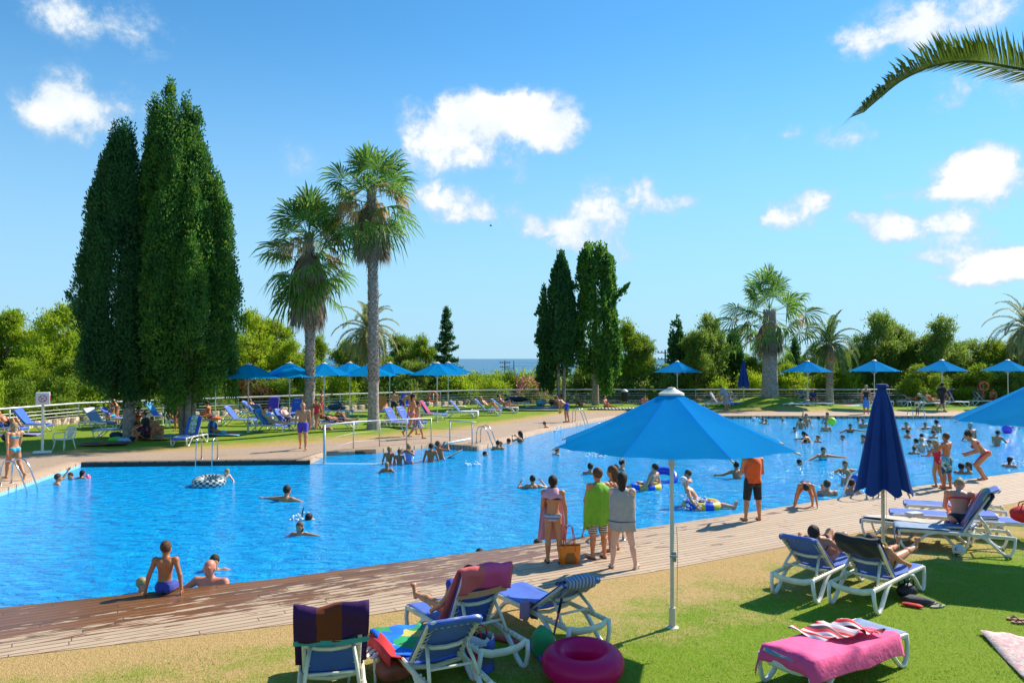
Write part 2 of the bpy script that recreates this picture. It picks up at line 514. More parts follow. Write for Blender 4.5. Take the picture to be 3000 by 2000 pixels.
# deck boards
def deckmat(name, ang, wet=False, tone=(0.58, 0.41, 0.255), tone2=(0.42, 0.285, 0.17)):
    m = bpy.data.materials.new(name); m.use_nodes = True
    t = NT(m.node_tree); b = m.node_tree.nodes['Principled BSDF']
    oc = t.n('ShaderNodeTexCoord').outputs['Object']
    mp = t.n('ShaderNodeMapping', ins={'Vector': oc, 'Rotation': (0, 0, -ang)}).outputs[0]
    s_ = t.n('ShaderNodeSeparateXYZ', ins={0: mp})
    ry = t.m('DIVIDE', s_.outputs[1], 0.135)
    row = t.m('FLOOR', ry); fy = t.m('FRACT', ry)
    rnd = t.n('ShaderNodeTexWhiteNoise', noise_dimensions='1D', ins={'W': row}).outputs[0]
    xx = t.m('ADD', t.m('DIVIDE', s_.outputs[0], 3.3), t.m('MULTIPLY', rnd, 7.0))
    plank = t.n('ShaderNodeTexWhiteNoise', noise_dimensions='2D', ins={'Vector': t.n('ShaderNodeCombineXYZ', ins={0: t.m('FLOOR', xx), 1: row}).outputs[0]}).outputs[0]
    g1 = t.m('GREATER_THAN', t.m('ABSOLUTE', t.m('SUBTRACT', fy, 0.5)), 0.425)
    g2 = t.m('LESS_THAN', t.m('FRACT', xx), 0.004)
    gap = t.m('MAXIMUM', g1, g2)
    st = t.n('ShaderNodeMapping', ins={'Vector': mp, 'Scale': (0.9, 9.0, 1.0)}).outputs[0]
    gr = t.noise(st, 3.0, 5, 0.65)
    st2 = t.n('ShaderNodeMapping', ins={'Vector': mp, 'Scale': (1.1, 7.5, 1.0)}).outputs[0]
    pat = t.noise(st2, 1.3, 5, 0.62)
    big = t.noise(mp, 0.35, 3, 0.5)
    f = t.m('ADD', t.m('MULTIPLY', plank, 0.5), t.m('MULTIPLY', gr.outputs[0], 0.6), clamp=True)
    dry = t.mix(f, tone2, tone)
    dry = t.mix(t.m('MULTIPLY', t.n('ShaderNodeMapRange', ins={0: gr.outputs[0], 1: 0.6, 2: 0.75}).outputs[0], 0.5), dry, tuple(min(1, c * 1.25) for c in tone))
    wetc = t.mix(f, (0.075, 0.032, 0.013), (0.32, 0.125, 0.035))
    if wet:
        at_ = t.n('ShaderNodeAttribute', attribute_name='wet').outputs['Fac']
        wf = t.m('ADD', at_, t.m('MULTIPLY', t.m('SUBTRACT', pat.outputs[0], 0.5), 3.4))
        wf = t.m('ADD', wf, t.m('MULTIPLY', t.m('SUBTRACT', plank, 0.5), 0.45))
        wf = t.n('ShaderNodeMapRange', interpolation_type='SMOOTHSTEP', ins={0: wf, 1: 0.47, 2: 0.6}).outputs[0]
    else:
        wf = t.n('ShaderNodeMapRange', ins={0: t.m('ADD', t.m('MULTIPLY', pat.outputs[0], 0.7), t.m('MULTIPLY', big.outputs[0], 0.3)), 1: 0.55, 2: 0.66}).outputs[0]
        wf = t.m('MULTIPLY', wf, 0.55)
    cs = t.mix(wf, dry, wetc)
    cs = t.mix(t.m('MULTIPLY', gap, 0.92), cs, (0.06, 0.04, 0.03))
    m.node_tree.links.new(cs, b.inputs['Base Color'])
    rg = t.m('SUBTRACT', 0.75, t.m('MULTIPLY', wf, 0.4))
    m.node_tree.links.new(rg, b.inputs['Roughness'])
    h = t.m('SUBTRACT', t.m('MULTIPLY', gr.outputs[0], 0.25), gap)
    bm_ = t.n('ShaderNodeBump', ins={'Strength': 0.6, 'Distance': 0.01, 'Height': h})
    m.node_tree.links.new(bm_.outputs[0], b.inputs['Normal'])
    return m
near_deck = strip('near_deck', POOL_NEAR, GRASS_NEAR, 14, 0.0, deckmat('near_boards', math.atan2(5.2, 9.0), True), skirt=0.5, per=0.25)
co = np.zeros(len(near_deck.data.vertices) * 3, dtype=np.float32)
near_deck.data.vertices.foreach_get('co', co); co = co.reshape(-1, 3)
ed = np.zeros(len(co), dtype=np.float32); near_deck.data.attributes['edge'].data.foreach_get('value', ed)
wetv = np.interp(co[:, 0] + ed * 1.2, [-9, -6, -3.5, -1, 1, 3, 6, 9], [1.05, 0.98, 0.85, 0.68, 0.72, 0.30, 0.12, 0.05])
wetv *= np.interp(ed, [0, 0.5, 1.4, 2.0, 2.6], [1.25, 1.1, 0.8, 0.15, 0.0])
attr(near_deck, 'wet', wetv)
far_deck = strip('far_deck', POOL_FAR, GRASS_FAR, 6, 0.0, deckmat('far_boards', math.atan2(1.0, 2.6), False, (0.52, 0.36, 0.23), (0.42, 0.28, 0.175)), skirt=0.5, per=0.5)

def lawnmat(name, far=False):
    m = bpy.data.materials.new(name); m.use_nodes = True
    t = NT(m.node_tree); b = m.node_tree.nodes['Principled BSDF']
    oc = t.n('ShaderNodeTexCoord').outputs['Object']
    ed_ = t.n('ShaderNodeAttribute', attribute_name='edge').outputs['Fac']
    n1 = t.noise(oc, 0.85, 8, 0.68); n2 = t.noise(oc, 14.0, 4, 0.7); n3 = t.noise(oc, 60.0, 2, 0.7)
    g = t.mix(n2.outputs[0], (0.075, 0.19, 0.006), (0.20, 0.36, 0.015))
    g = t.mix(t.m('MULTIPLY', n3.outputs[0], 0.75), g, (0.32, 0.31, 0.03))
    d = t.mix(n2.outputs[0], (0.36, 0.21, 0.06), (0.68, 0.46, 0.19))
    rg = (2.6 if not far else 2.2)
    x = t.m('SUBTRACT', 1.0, t.m('DIVIDE', ed_, rg))
    x = t.m('ADD', x, t.m('MULTIPLY', t.m('SUBTRACT', n1.outputs[0], 0.5), 3.3 if not far else 2.2))
    x = t.m('ADD', x, t.m('MULTIPLY', t.m('SUBTRACT', n2.outputs[0], 0.5), 0.8))
    f = t.n('ShaderNodeMapRange', ins={0: x, 1: -0.25, 2: 0.6}).outputs[0]
    m.node_tree.links.new(t.mix(f, g, d), b.inputs['Base Color'])
    b.inputs['Roughness'].default_value = 0.9
    b.inputs['Specular IOR Level'].default_value = 0.15
    bm_ = t.n('ShaderNodeBump', ins={'Strength': 0.8, 'Distance': 0.03, 'Height': t.m('ADD', n2.outputs[0], n3.outputs[0])})
    m.node_tree.links.new(bm_.outputs[0], b.inputs['Normal'])
    return m
LOWER = [(-20, 0), (-12, 1), (-6, 2), (-1, 2.5), (3, 3), (7, 3), (15, 3), (26, 6), (36, 12), (60, 20)]
near_lawn = strip('near_lawn', [(x, y + .2) for x, y in GRASS_NEAR], LOWER, 20, -0.006, lawnmat('lawn_near'), per=0.4)
def bumpz(x, y, v):
    mound = 0.75 * np.exp(-(((x - 19.4) / 3.6) ** 2 + ((y - 58.5) / 3.2) ** 2))
    m2 = 0.12 * np.exp(-(((x + 6.9) / 2.0) ** 2 + ((y - 39.5) / 2.0) ** 2)) + 0.12 * np.exp(-(((x + 9.6) / 2.0) ** 2 + ((y - 37) / 2.0) ** 2))
    return -0.012 + mound + m2 * min(1, v * 5)
far_lawn = strip('far_lawn', GRASS_FAR, FENCE, 16, -0.012, lawnmat('lawn_far', True), per=0.8, zf=bumpz)

# pool water
def watermat():
    m = bpy.data.materials.new('pool_water'); m.use_nodes = True
    t = NT(m.node_tree); b = m.node_tree.nodes['Principled BSDF']
    oc = t.n('ShaderNodeTexCoord').outputs['Object']
    mp = t.n('ShaderNodeMapping', ins={'Vector': oc, 'Rotation': (0, 0, R(-12)), 'Scale': (1.0, 1.9, 1.0)}).outputs[0]
    dis = t.n('ShaderNodeVectorMath', operation='MULTIPLY_ADD', ins={0: t.noise(mp, 1.6, 3).outputs['Color'], 1: (.5,) * 3, 2: mp}).outputs[0]
    w1 = t.noise(dis, 2.2, 5, 0.62, noise_dimensions='3D'); w2 = t.noise(dis, 8.0, 4, 0.6); w3 = t.noise(oc, 0.12, 3, 0.5)
    h = t.m('ADD', t.m('MULTIPLY', w1.outputs[0], 1.0), t.m('MULTIPLY', w2.outputs[0], 0.28))
    # refraction light nets painted into the opaque surface colour, no floor below
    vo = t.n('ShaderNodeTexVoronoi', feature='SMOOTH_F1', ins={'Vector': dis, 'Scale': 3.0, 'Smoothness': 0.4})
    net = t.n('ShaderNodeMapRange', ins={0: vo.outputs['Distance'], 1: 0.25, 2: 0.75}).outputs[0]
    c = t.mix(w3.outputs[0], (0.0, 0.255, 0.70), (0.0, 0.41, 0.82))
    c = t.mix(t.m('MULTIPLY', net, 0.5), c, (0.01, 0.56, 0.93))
    c = t.mix(t.n('ShaderNodeMapRange', ins={0: h, 1: 0.60, 2: 0.46}).outputs[0], c, (0.0, 0.25, 0.65))  # shade of the ripple troughs painted in as a darker blue
    m.node_tree.links.new(c, b.inputs['Base Color'])
    b.inputs['Roughness'].default_value = 0.09
    b.inputs['Specular IOR Level'].default_value = 0.32
    b.inputs['IOR'].default_value = 1.33
    bm_ = t.n('ShaderNodeBump', ins={'Strength': 1.0, 'Distance': 0.18, 'Height': h})
    m.node_tree.links.new(bm_.outputs[0], b.inputs['Normal'])
    return m
pa = [(-22, 5.4 - 0.3)] + [(x, y - 0.25) for x, y in POOL_NEAR[1:]]
poly = pa + [(45, 48.8), (6.3, 48.8), (5.2, 47.2), (1.4, 40.2), (-1.5, 32.2), (-3.2, 33.2), (-5.5, 31.2), (-7.4, 30.5), (-7.4, 28.0), (-15.1, 27.4), (-14.1, 21), (-14.1, 8), (-22, 8)]
bm = bmesh.new()
vv = [bm.verts.new((x, y, WATER_Z)) for x, y in poly]
f_ = bm.faces.new(vv)
bmesh.ops.triangulate(bm, faces=[f_])
for f_ in bm.faces:
    if f_.normal.z < 0: f_.normal_flip()
me = bpy.data.meshes.new('water'); bm.to_mesh(me); bm.free()
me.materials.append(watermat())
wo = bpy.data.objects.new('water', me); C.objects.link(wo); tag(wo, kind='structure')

# tile band on the pool sides, just under the boards
def line_wall(name, L, z0, z1, off, m, kind='structure', close=False):
    V = []; F = []
    for i, (x, y) in enumerate(L):
        V += [(x, y, z0), (x, y, z1)]
    for i in range(len(L) - 1):
        F.append((2 * i, 2 * i + 2, 2 * i + 3, 2 * i + 1))
    o = np_obj(name, V, np.array(F), m); tag(o, kind=kind); return o
band = [(x, y) for x, y in POOL_FAR]
band2 = [(-14.897 + 0.0, 27.09), (-11, 27.44), (-7.163, 27.74)]
line_wall('pool_tiles', [(-13.895, 8), (-13.895, 21), (-14.893, 27.09)], -0.6, -0.075, 0, mat('pale_tile', (0.35, 0.62, 0.78), 0.3, var=0.15, vs=12))
line_wall('pool_coping', [(-14.89, 27.09), (-11, 27.435), (-7.15, 27.735)], -0.5, -0.03, 0, mat('dark_coping', (0.03, 0.025, 0.02), 0.6, var=0.3, vs=6))
# submerged ledge in front of the ramp bay
mb = MB()
mb.box((-5.85, 27.93, -0.226), (2.6, 0.14, 0.13), bev=0.02)
tag(mb.build('bay_ledge', mat('white_render', (0.45, 0.62, 0.70), 0.6)), kind='structure')

# ================================================================== vegetation
def unit(v):
    return v / np.maximum(1e-9, np.linalg.norm(v, axis=-1, keepdims=True))

def blades(P, D, L, W, rs, fold=0.0):
    """one kite per point: P base, D direction, L length, W width -> V,F"""
    n = len(P)
    D = unit(D)
    S = unit(np.cross(D, rs.normal(size=(n, 3))))
    L = np.broadcast_to(L, n)[:, None]; W = np.broadcast_to(W, n)[:, None]
    V = np.stack([P - D * L * 0.5, P + S * W * 0.5, P + D * L * 0.5, P - S * W * 0.5], 1).reshape(-1, 3)
    F = np.arange(4 * n).reshape(n, 4)
    return V, F

def trunk_mb(pts, rad, n=10, rs=None, rough=0.06):
    m = MB()
    m.tube(pts, rad, n=n)
    if rs is not None:
        V = m.V[0]; m.V[0] = V + rs.normal(size=V.shape) * np.array([rough, rough, 0]) * 0.5 * np.mean(rad)
    return m

BARK = mat('bark_grey', (0.34, 0.26, 0.20), 0.9, var=0.4, vs=6, bump=1.5, bs=14)
BARK_P = mat('bark_pine', (0.20, 0.12, 0.08), 0.9, var=0.4, vs=4, bump=1.5, bs=10)
CYP = leafmat('cypress_leaf', (0.05, 0.15, 0.035), (0.14, 0.31, 0.035), 0.5, 0.9, c3=(0.30, 0.43, 0.04))
CYP2 = leafmat('cypress_leaf_dark', (0.035, 0.12, 0.04), (0.09, 0.22, 0.045), 0.45, 0.9)
PINE = leafmat('pine_leaf', (0.17, 0.27, 0.025), (0.36, 0.46, 0.03), 0.5, 0.5)
PINE_Y = leafmat('pine_leaf_yellow', (0.24, 0.38, 0.02), (0.50, 0.60, 0.03), 0.55, 0.35, c3=(0.30, 0.27, 0.05))
PINE_D = leafmat('pine_leaf_dark', (0.14, 0.25, 0.04), (0.32, 0.42, 0.06), 0.55, 0.5, c3=(0.36, 0.34, 0.09))

def cypress(name, loc, z0, z1, prof, n, leafs, label, cat='cypress', group=None, spires=(), trunks=1, seed=1, stray=(), leafL=0.145, tr=0.22, squash=1.0, axis=((0, 0), (1, 0)), nsp=14):
    """prof: (t, radius) along height; spires: (dx, dy, z0, z1, r) extra pointed columns"""
    rs = np.random.default_rng(seed)
    t_ = empty(name, loc, 0, label, cat, group)
    spires = list(spires)
    for q in range(nsp):
        tt = rs.uniform(.15, .93); a = rs.uniform(0, 2 * PI) if q % 3 == 0 else rs.uniform(PI, 2 * PI) + .3
        rr = np.interp(tt, [p[0] for p in prof], [p[1] for p in prof]) * .97
        zt_ = z0 + tt * (z1 - z0); L_ = rs.uniform(1.4, 3.4)
        ax0 = np.interp(tt, [q_[0] for q_ in axis], [q_[1] for q_ in axis])
        spires.append((ax0 + rr * math.cos(a), rr * math.sin(a), zt_ - L_, zt_ + .45, rs.uniform(.22, .38)))
    cols = [(0, 0, z0, z1, None)] + spires
    vols = []
    for c in cols:
        vols.append((c[3] - c[2]) * (c[4] if c[4] else max(p[1] for p in prof)))
    vols = np.array(vols); vols[1:] *= 1.3; vols = vols / vols.sum()
    Vs, Fs, off = [], [], 0
    for c, fr in zip(cols, vols):
        k = int(n * fr)
        # vertical plumes: every plume is a small flame of leaves
        npl = max(24, k // 60)
        tz = rs.beta(1.05, 1.25, npl) * 0.97
        ph = rs.uniform(0, 2 * PI, npl)
        if c[4] is None:
            rr = np.interp(tz, [p[0] for p in prof], [p[1] for p in prof])
            plen = rs.uniform(1.0, 2.6, npl)
        else:
            rr = c[4] * np.interp(tz, [0, .25, .6, 1], [.5, 1, .8, .12])
            plen = rs.uniform(.7, 1.8, npl)
        rr = rr * (rs.uniform(0.72, 1.0, npl) + 0.06 * rs.normal(size=npl))
        zz = c[2] + tz * (c[3] - c[2])
        ax_ = np.interp(tz, [q[0] for q in axis], [q[1] for q in axis]) if c[4] is None else 0
        cx, cy = c[0] + ax_ + rr * np.cos(ph), c[1] + rr * np.sin(ph) * squash
        # sample leaves in plumes
        pi_ = rs.integers(0, npl, k)
        u = rs.beta(1.2, 1.6, k)
        pr = 0.30 * (1 - u) ** 0.7 + 0.04
        a = rs.uniform(0, 2 * PI, k)
        q = pr * np.sqrt(rs.uniform(0.2, 1, k))
        ww = plen[pi_]
        X = cx[pi_] * (1 - 0.10 * u) + q * np.cos(a)
        Y = cy[pi_] * (1 - 0.10 * u) + q * np.sin(a)
        Z = zz[pi_] + (u - 0.35) * ww
        top = c[3] + 0.25
        Z = np.minimum(Z, top - rs.uniform(0, .8, k))
        P = np.stack([X, Y, Z], 1)
        Dd = np.stack([np.cos(a) * 0.55 + np.cos(ph[pi_]) * .2, np.sin(a) * 0.55 + np.sin(ph[pi_]) * .2, np.full(k, 0.9)], 1) + rs.normal(size=(k, 3)) * 0.3
        v, f = blades(P, Dd, rs.uniform(.7, 1.3, k) * leafL, rs.uniform(.35, .6, k) * leafL, rs)
        Vs.append(v); Fs.append(f + off); off += len(v)
    for (sx, sy, sz, ex, ey, ez, k) in stray:      # side branches
        u = rs.uniform(0, 1, k)
        P = np.stack([sx + (ex - sx) * u, sy + (ey - sy) * u, sz + (ez - sz) * u ** 1.3], 1) + rs.normal(size=(k, 3)) * (0.22 * (1 - u * .7))[:, None]
        v, f = blades(P, rs.normal(size=(k, 3)) * .4 + np.array([ex - sx, ey - sy, ez - sz + .5]), leafL, leafL * .45, rs)
        Vs.append(v); Fs.append(f + off); off += len(v)
    np_obj('crown', np.concatenate(Vs), np.concatenate(Fs), leafs, t_)
    # inner dark wood and trunk(s)
    m = MB()
    for k in range(trunks):
        a = 2 * PI * k / max(1, trunks) + .5
        s_ = 0.0 if trunks == 1 else 0.16
        m.tube([(math.cos(a) * s_, math.sin(a) * s_, -0.3), (math.cos(a) * s_ * 1.2, math.sin(a) * s_ * 1.2, .3), (math.cos(a) * s_ * 2.2, math.sin(a) * s_ * 2.2, z0 + 1.2), (math.cos(a) * .5 * (trunks > 1), math.sin(a) * .5 * (trunks > 1), z0 + (z1 - z0) * .6)],
               [tr * 1.35, tr, tr * .75, .05], n=9)
    m.build('trunk', BARK, t_, smooth=True)
    return t_

def gp(px, py):
    return at(px, py, -0.012)

l = gp(378, 1284)
cypress('cypress_tree', l, 2.1, 14.2, [(0, .5), (.06, .95), (.25, 1.38), (.45, 1.36), (.7, 1.0), (.88, .55), (1, .10)], 125000, CYP2,
        'tall dark cypress tree, the narrower one of the pair at the left of the lawn', group='pair of large cypresses', seed=3, spires=[(-.95, 0, 8.5, 12.6, .4), (-.1, .3, 3, 11.5, .5)],
        stray=[(-2.0, 0, 5.6, -2.9, 0, 6.6, 450)], trunks=1, tr=.27, nsp=22, axis=((0, -.3), (.3, -.72), (.7, -.72), (1, -.35)))
l = gp(548, 1276)
cypress('cypress_tree', l, 2.0, 15.3, [(0, .55), (.05, 1.2), (.2, 2.05), (.4, 2.05), (.6, 1.8), (.78, 1.45), (.9, 1.05), (1, .5)], 215000, CYP,
        'tallest and widest cypress tree, sunlit green, with several stems at its foot', group='pair of large cypresses', seed=5, trunks=4, tr=.15, nsp=34, axis=((0, 0), (.4, .05), (.7, -.45), (1, -.95)),
        spires=[(-1.55, -.3, 8, 14.3, .5), (.1, .2, 8, 14.4, .55), (1.35, 0, 6, 12.3, .5), (-.5, -1.9, 3.2, 11.2, .75), (.9, -1.9, 4, 9, .7), (1.9, -.5, 4, 11.0, .5), (-1.5, -.6, 3, 12, .5), (-1.0, 0, 11, 16.6, .38), (-1.75, 0, 11, 15.9, .32), (-.2, 0, 11, 15.9, .34), (.35, 0, 10, 15.2, .34), (.65, .1, 8, 13.6, .5)],
        stray=[(1.9, 0, 4.6, 2.7, 0, 5.6, 200)])
l = gp(1644, 1186)
cypress('cypress_tree', l, 3.0, 11.7, [(0, .6), (.08, 1.2), (.3, 1.35), (.55, 1.05), (.8, .6), (1, .1)], 22000, CYP2,
        'slim dark cypress with a thin spire at its left, nearer the sea view', group='pair of cypresses by the rear fence', seed=8, spires=[(-1.5, 0, 1.4, 9.3, .45), (-1.0, 0, 1.2, 7.5, .6)], trunks=2, tr=.15, leafL=.3)
l = gp(1745, 1186)
cypress('cypress_tree', l, 2.6, 12.4, [(0, .5), (.08, 1.4), (.25, 1.75), (.5, 1.5), (.62, 1.1), (.8, 1.15), (.92, .9), (1, .3)], 30000, CYP,
        'bushy cypress on a single bare pinkish trunk in front of the rear fence', group='pair of cypresses by the rear fence', seed=9, tr=.26, leafL=.3,
        stray=[(1.3, 0, 8.2, 2.6, 0, 9.3, 260), (-1.3, 0, 9.0, -2.2, 0, 9.4, 160), (1.4, 0, 3.2, 1.6, 0, 2.2, 160)], spires=[(1.2, 0, 8, 11.3, .4), (-1.0, 0, 9, 11.9, .4)])
# slim background cypresses
for (px, D, top, w_, h_, lab) in ((1982, 66, 930, .95, 7.5, 'slim dark cypress beyond the fence behind the middle blue parasol'),
                                  (2148, 67, 968, 1.0, 6.2, 'dark cypress beyond the fence behind the closed blue parasol')):
    p = up_at(px, top, D)
    zt = p.z
    cypress('cypress_tree', (p.x, p.y, -1.9), .8, zt + 1.9, [(0, .6), (.2, w_), (.6, w_ * .8), (1, .1)], 8000, CYP2, lab, seed=int(px), tr=.14, leafL=.36, group='slim cypresses beyond the fence')

# ---- pines / broadleaf crowns
def crown_tree(name, loc, lobes, n, leafs, label, cat, group, seed, tuft=0.42, trunk_top=None, tr=.16, bare=True, width=.26):
    rs = np.random.default_rng(seed)
    t_ = empty(name, loc, 0, label, cat, group)
    Vs, Fs, off = [], [], 0
    lob = np.array(lobes)
    wgt = lob[:, 3] * lob[:, 3]; wgt = wgt / wgt.sum()
    # sprays: clusters of tufts on the lobe surfaces
    ns = n // 34
    li = rs.choice(len(lob), ns, p=wgt)
    d = unit(rs.normal(size=(ns, 3)) + np.array([0, 0, .25]))
    rad = lob[li, 3] * rs.uniform(.5, 1.3, ns)
    S = lob[li, :3] + d * rad[:, None] * np.array([1, 1, .72])
    si = rs.integers(0, ns, n)
    sp_ = 0.30
    P = S[si] + rs.normal(size=(n, 3)) * sp_ * rs.uniform(.3, 1, n)[:, None] * np.array([1, 1, .75])
    D = d[si] * 1.0 + rs.normal(size=(n, 3)) * .75 + np.array([0, 0, .45])
    v, f = blades(P, D, rs.uniform(.6, 1.3, n) * tuft, rs.uniform(.6, 1.2, n) * tuft * width, rs)
    np_obj('crown', v, f, leafs, t_)
    m = MB()
    zt = trunk_top or lob[:, 2].max()
    m.tube([(0, 0, -.3), (.1, 0, zt * .35), (-.08, .1, zt * .7), (0, 0, zt)], [tr * 1.2, tr, tr * .6, .03], n=8)
    for L in lob[rs.permutation(len(lob))[:9]]:
        q = min(L[2] * .55, zt * .6)
        m.tube([(0, 0, q), (L[0] * .5, L[1] * .5, (q + L[2]) * .5 + .1), (L[0], L[1], L[2])], [tr * .45, tr * .3, .02], n=5)
    m.build('trunk', BARK_P, t_, smooth=True)
    return t_

def rlobes(rs, w, h, k, zlow=.35, shape='dome'):
    out = []
    for i in range(k):
        t = rs.uniform(0, 1)
        z = h * (zlow + (1 - zlow) * t)
        if shape == 'cone':
            rmax = w * (1.05 - t)
        else:
            rmax = w * math.sqrt(max(0.03, 1 - (max(0, t - .35) / .65) ** 2))
        a = rs.uniform(0, 2 * PI); q = rmax * math.sqrt(rs.uniform(.05, 1)) * .8
        out.append((q * math.cos(a), q * math.sin(a), z - .3 + (rs.uniform(-.5, .6) if t > .6 else 0), rs.uniform(.42, 1.05) * (.8 if t > .7 else 1)))
    return out

# (px of crown centre, depth, py of crown top, half width px, kind)
PN = [(20, 60, 925, 90, 'y'), (95, 62, 950, 70, 'y'), (185, 60, 885, 100, 'y'), (-60, 60, 960, 90, 'y'), (130, 70, 935, 60, 'p'), (250, 66, 930, 90, 'y'), (330, 64, 990, 90, 'y'), (60, 56, 1040, 90, 'y'), (210, 56, 1050, 90, 'p'),
      (430, 66, 990, 90, 'p'), (640, 62, 1000, 80, 'y'), (735, 64, 905, 85, 'y'), (800, 66, 950, 80, 'y'), (860, 64, 985, 60, 'y'), (700, 60, 1085, 90, 'r'), (800, 60, 1090, 90, 'p'), (930, 68, 972, 55, 'p'), (560, 62, 1080, 90, 'p'), (900, 64, 1060, 70, 'y'),
      (1010, 74, 985, 60, 'p'), (1060, 76, 1005, 60, 'p'), (1180, 72, 980, 70, 'd'), (1245, 70, 972, 60, 'p'), (1210, 66, 1050, 70, 'd'), (1130, 70, 1050, 70, 'p'),
      (1845, 66, 925, 75, 'p'), (1790, 70, 990, 60, 'd'), (1880, 66, 985, 60, 'd'), (1900, 68, 1080, 60, 'y'), (1960, 74, 1065, 40, 'p'), (2040, 64, 965, 55, 'd'), (2075, 66, 930, 75, 'd'), (2125, 68, 985, 45, 'd'),
      (2215, 68, 1010, 65, 'p'), (2330, 70, 1020, 70, 'p'), (2310, 64, 1060, 60, 'y'), (2390, 70, 1015, 60, 'p'), (2480, 68, 1010, 70, 'p'), (2570, 66, 900, 75, 'd'), (2625, 68, 940, 70, 'd'), (2500, 66, 1070, 60, 'd'), (2560, 70, 1060, 80, 'd'),
      (2690, 66, 990, 60, 'd'), (2755, 64, 938, 80, 'd'), (2830, 66, 985, 80, 'd'), (2700, 60, 1070, 70, 'p'), (2890, 66, 985, 80, 'p'), (2960, 68, 985, 90, 'd'), (3050, 66, 975, 90, 'd'), (2860, 62, 1060, 80, 'p'), (2440, 64, 1075, 70, 'p'), (2960, 62, 1080, 70, 'd'), (3060, 70, 960, 80, 'd')]
PL = {'y': (PINE_Y, 'bright yellow-green pine'), 'p': (PINE, 'mid-green pine'), 'd': (PINE_D, 'dark dense pine'), 'r': (leafmat('rust_leaf', (0.13, 0.10, .02), (.22, .12, .04), .3, .8), 'rusty brown-green pine')}
PROTO = {}
def where_txt(px):
    marks = [(0, 'at the far left edge'), (120, 'behind the no-diving sign'), (300, 'left of the big cypresses'), (560, 'behind the widest cypress'), (720, 'behind the leftmost parasol'), (860, 'behind the left fan palm'),
             (950, 'between the two fan palms'), (1080, 'behind the right trunk of the fan palms'), (1200, 'behind the parasol by the orange life ring'), (1290, 'left of the sea view'), (1820, 'right of the bushy cypress'), (1930, 'behind the middle rear parasol'),
             (2080, 'left of the closed rear parasol'), (2180, 'behind the closed rear parasol'), (2260, 'behind the stout fan palm'), (2360, 'right of the stout fan palm'), (2450, 'behind the small date palm'), (2560, 'above the third rear parasol from the right'), (2640, 'right of the small date palm'),
             (2760, 'behind the second rear parasol from the right'), (2880, 'left of the rightmost date palm'), (2990, 'behind the rightmost date palm')]
    return min(marks, key=lambda m_: abs(m_[0] - px))[1]
used_lab = {}
QUAL = ['', 'lower one', 'half hidden one', 'lowest one', 'farthest one']
for i, (px, D, py, hw, kd) in enumerate(PN):
    p = up_at(px, py, D)
    h = p.z + 1.9
    W = hw * D / FOC
    v = i % 3
    key = (kd, v)
    if key not in PROTO:
        rs = np.random.default_rng(100 + i)
        lobes = rlobes(rs, 2.4, 7.0, 30, .2)
        t_ = crown_tree('pine_tree', (0, 0, 0), lobes, 32000, PL[kd][0], None, 'pine', 'pines beyond the fence', 200 + i, tuft=.25, width=.3)
        PROTO[key] = t_; t = t_
    else:
        t = copy_tree(PROTO[key])
    base = PL[kd][1] + ' beyond the fence ' + where_txt(px)
    k = used_lab.get(base, 0); used_lab[base] = k + 1
    t['label'] = base + (', ' + QUAL[k] if k else '')
    t.location = (p.x, p.y, -1.9)
    t.rotation_euler = (0, 0, rng.uniform(0, 6.28))
    t.scale = (max(W / 2.4, .5), max(W / 2.4, .5), h / 7.3)

# fir-like conifer left of the sea view and a small one on the right
def fir(px, top, D, w_, label, seed):
    rs = np.random.default_rng(seed)
    p = up_at(px, top, D)
    t_ = empty('conifer_tree', (p.x, p.y, -1.9), 0, label, 'conifer', 'feathery conifers beyond the fence')
    h = p.z + 1.9
    Vs, Fs, off = [], [], 0
    m = MB(); m.tube([(0, 0, -.3), (0, 0, h * .5), (0, 0, h)], [.16, .1, .02], n=7)
    for i in range(75):
        t = i / 75
        z = h * (.12 + .86 * t); L = w_ * (1.0 - t) ** .8 * rs.uniform(.6, 1.15) + .12
        a = i * 2.4 + rs.uniform(-.3, .3)
        tip = np.array([math.cos(a) * L, math.sin(a) * L, z + L * rs.uniform(-.05, .45)])
        m.tube([(0, 0, z), tuple(tip)], [.03, .008], n=4, cap=False)
        k = int(110 * L) + 25
        u = rs.uniform(.1, 1, k)
        P = np.array([0, 0, z]) * (1 - u[:, None]) + tip * u[:, None] + rs.normal(size=(k, 3)) * .09
        D_ = (tip - np.array([0, 0, z])) * .8 + rs.normal(size=(k, 3)) * .5
        v, f = blades(P, D_, .26, .09, rs); Vs.append(v); Fs.append(f + off); off += len(v)
    np_obj('crown', np.concatenate(Vs), np.concatenate(Fs), CYP2, t_)
    m.build('trunk', BARK_P, t_)
fir(1307, 893, 66, 1.7, 'feathery dark conifer standing left of the sea view', 5)
fir(2328, 985, 66, 1.1, 'small pointed dark conifer between the stout fan palm and the small date palm', 6)

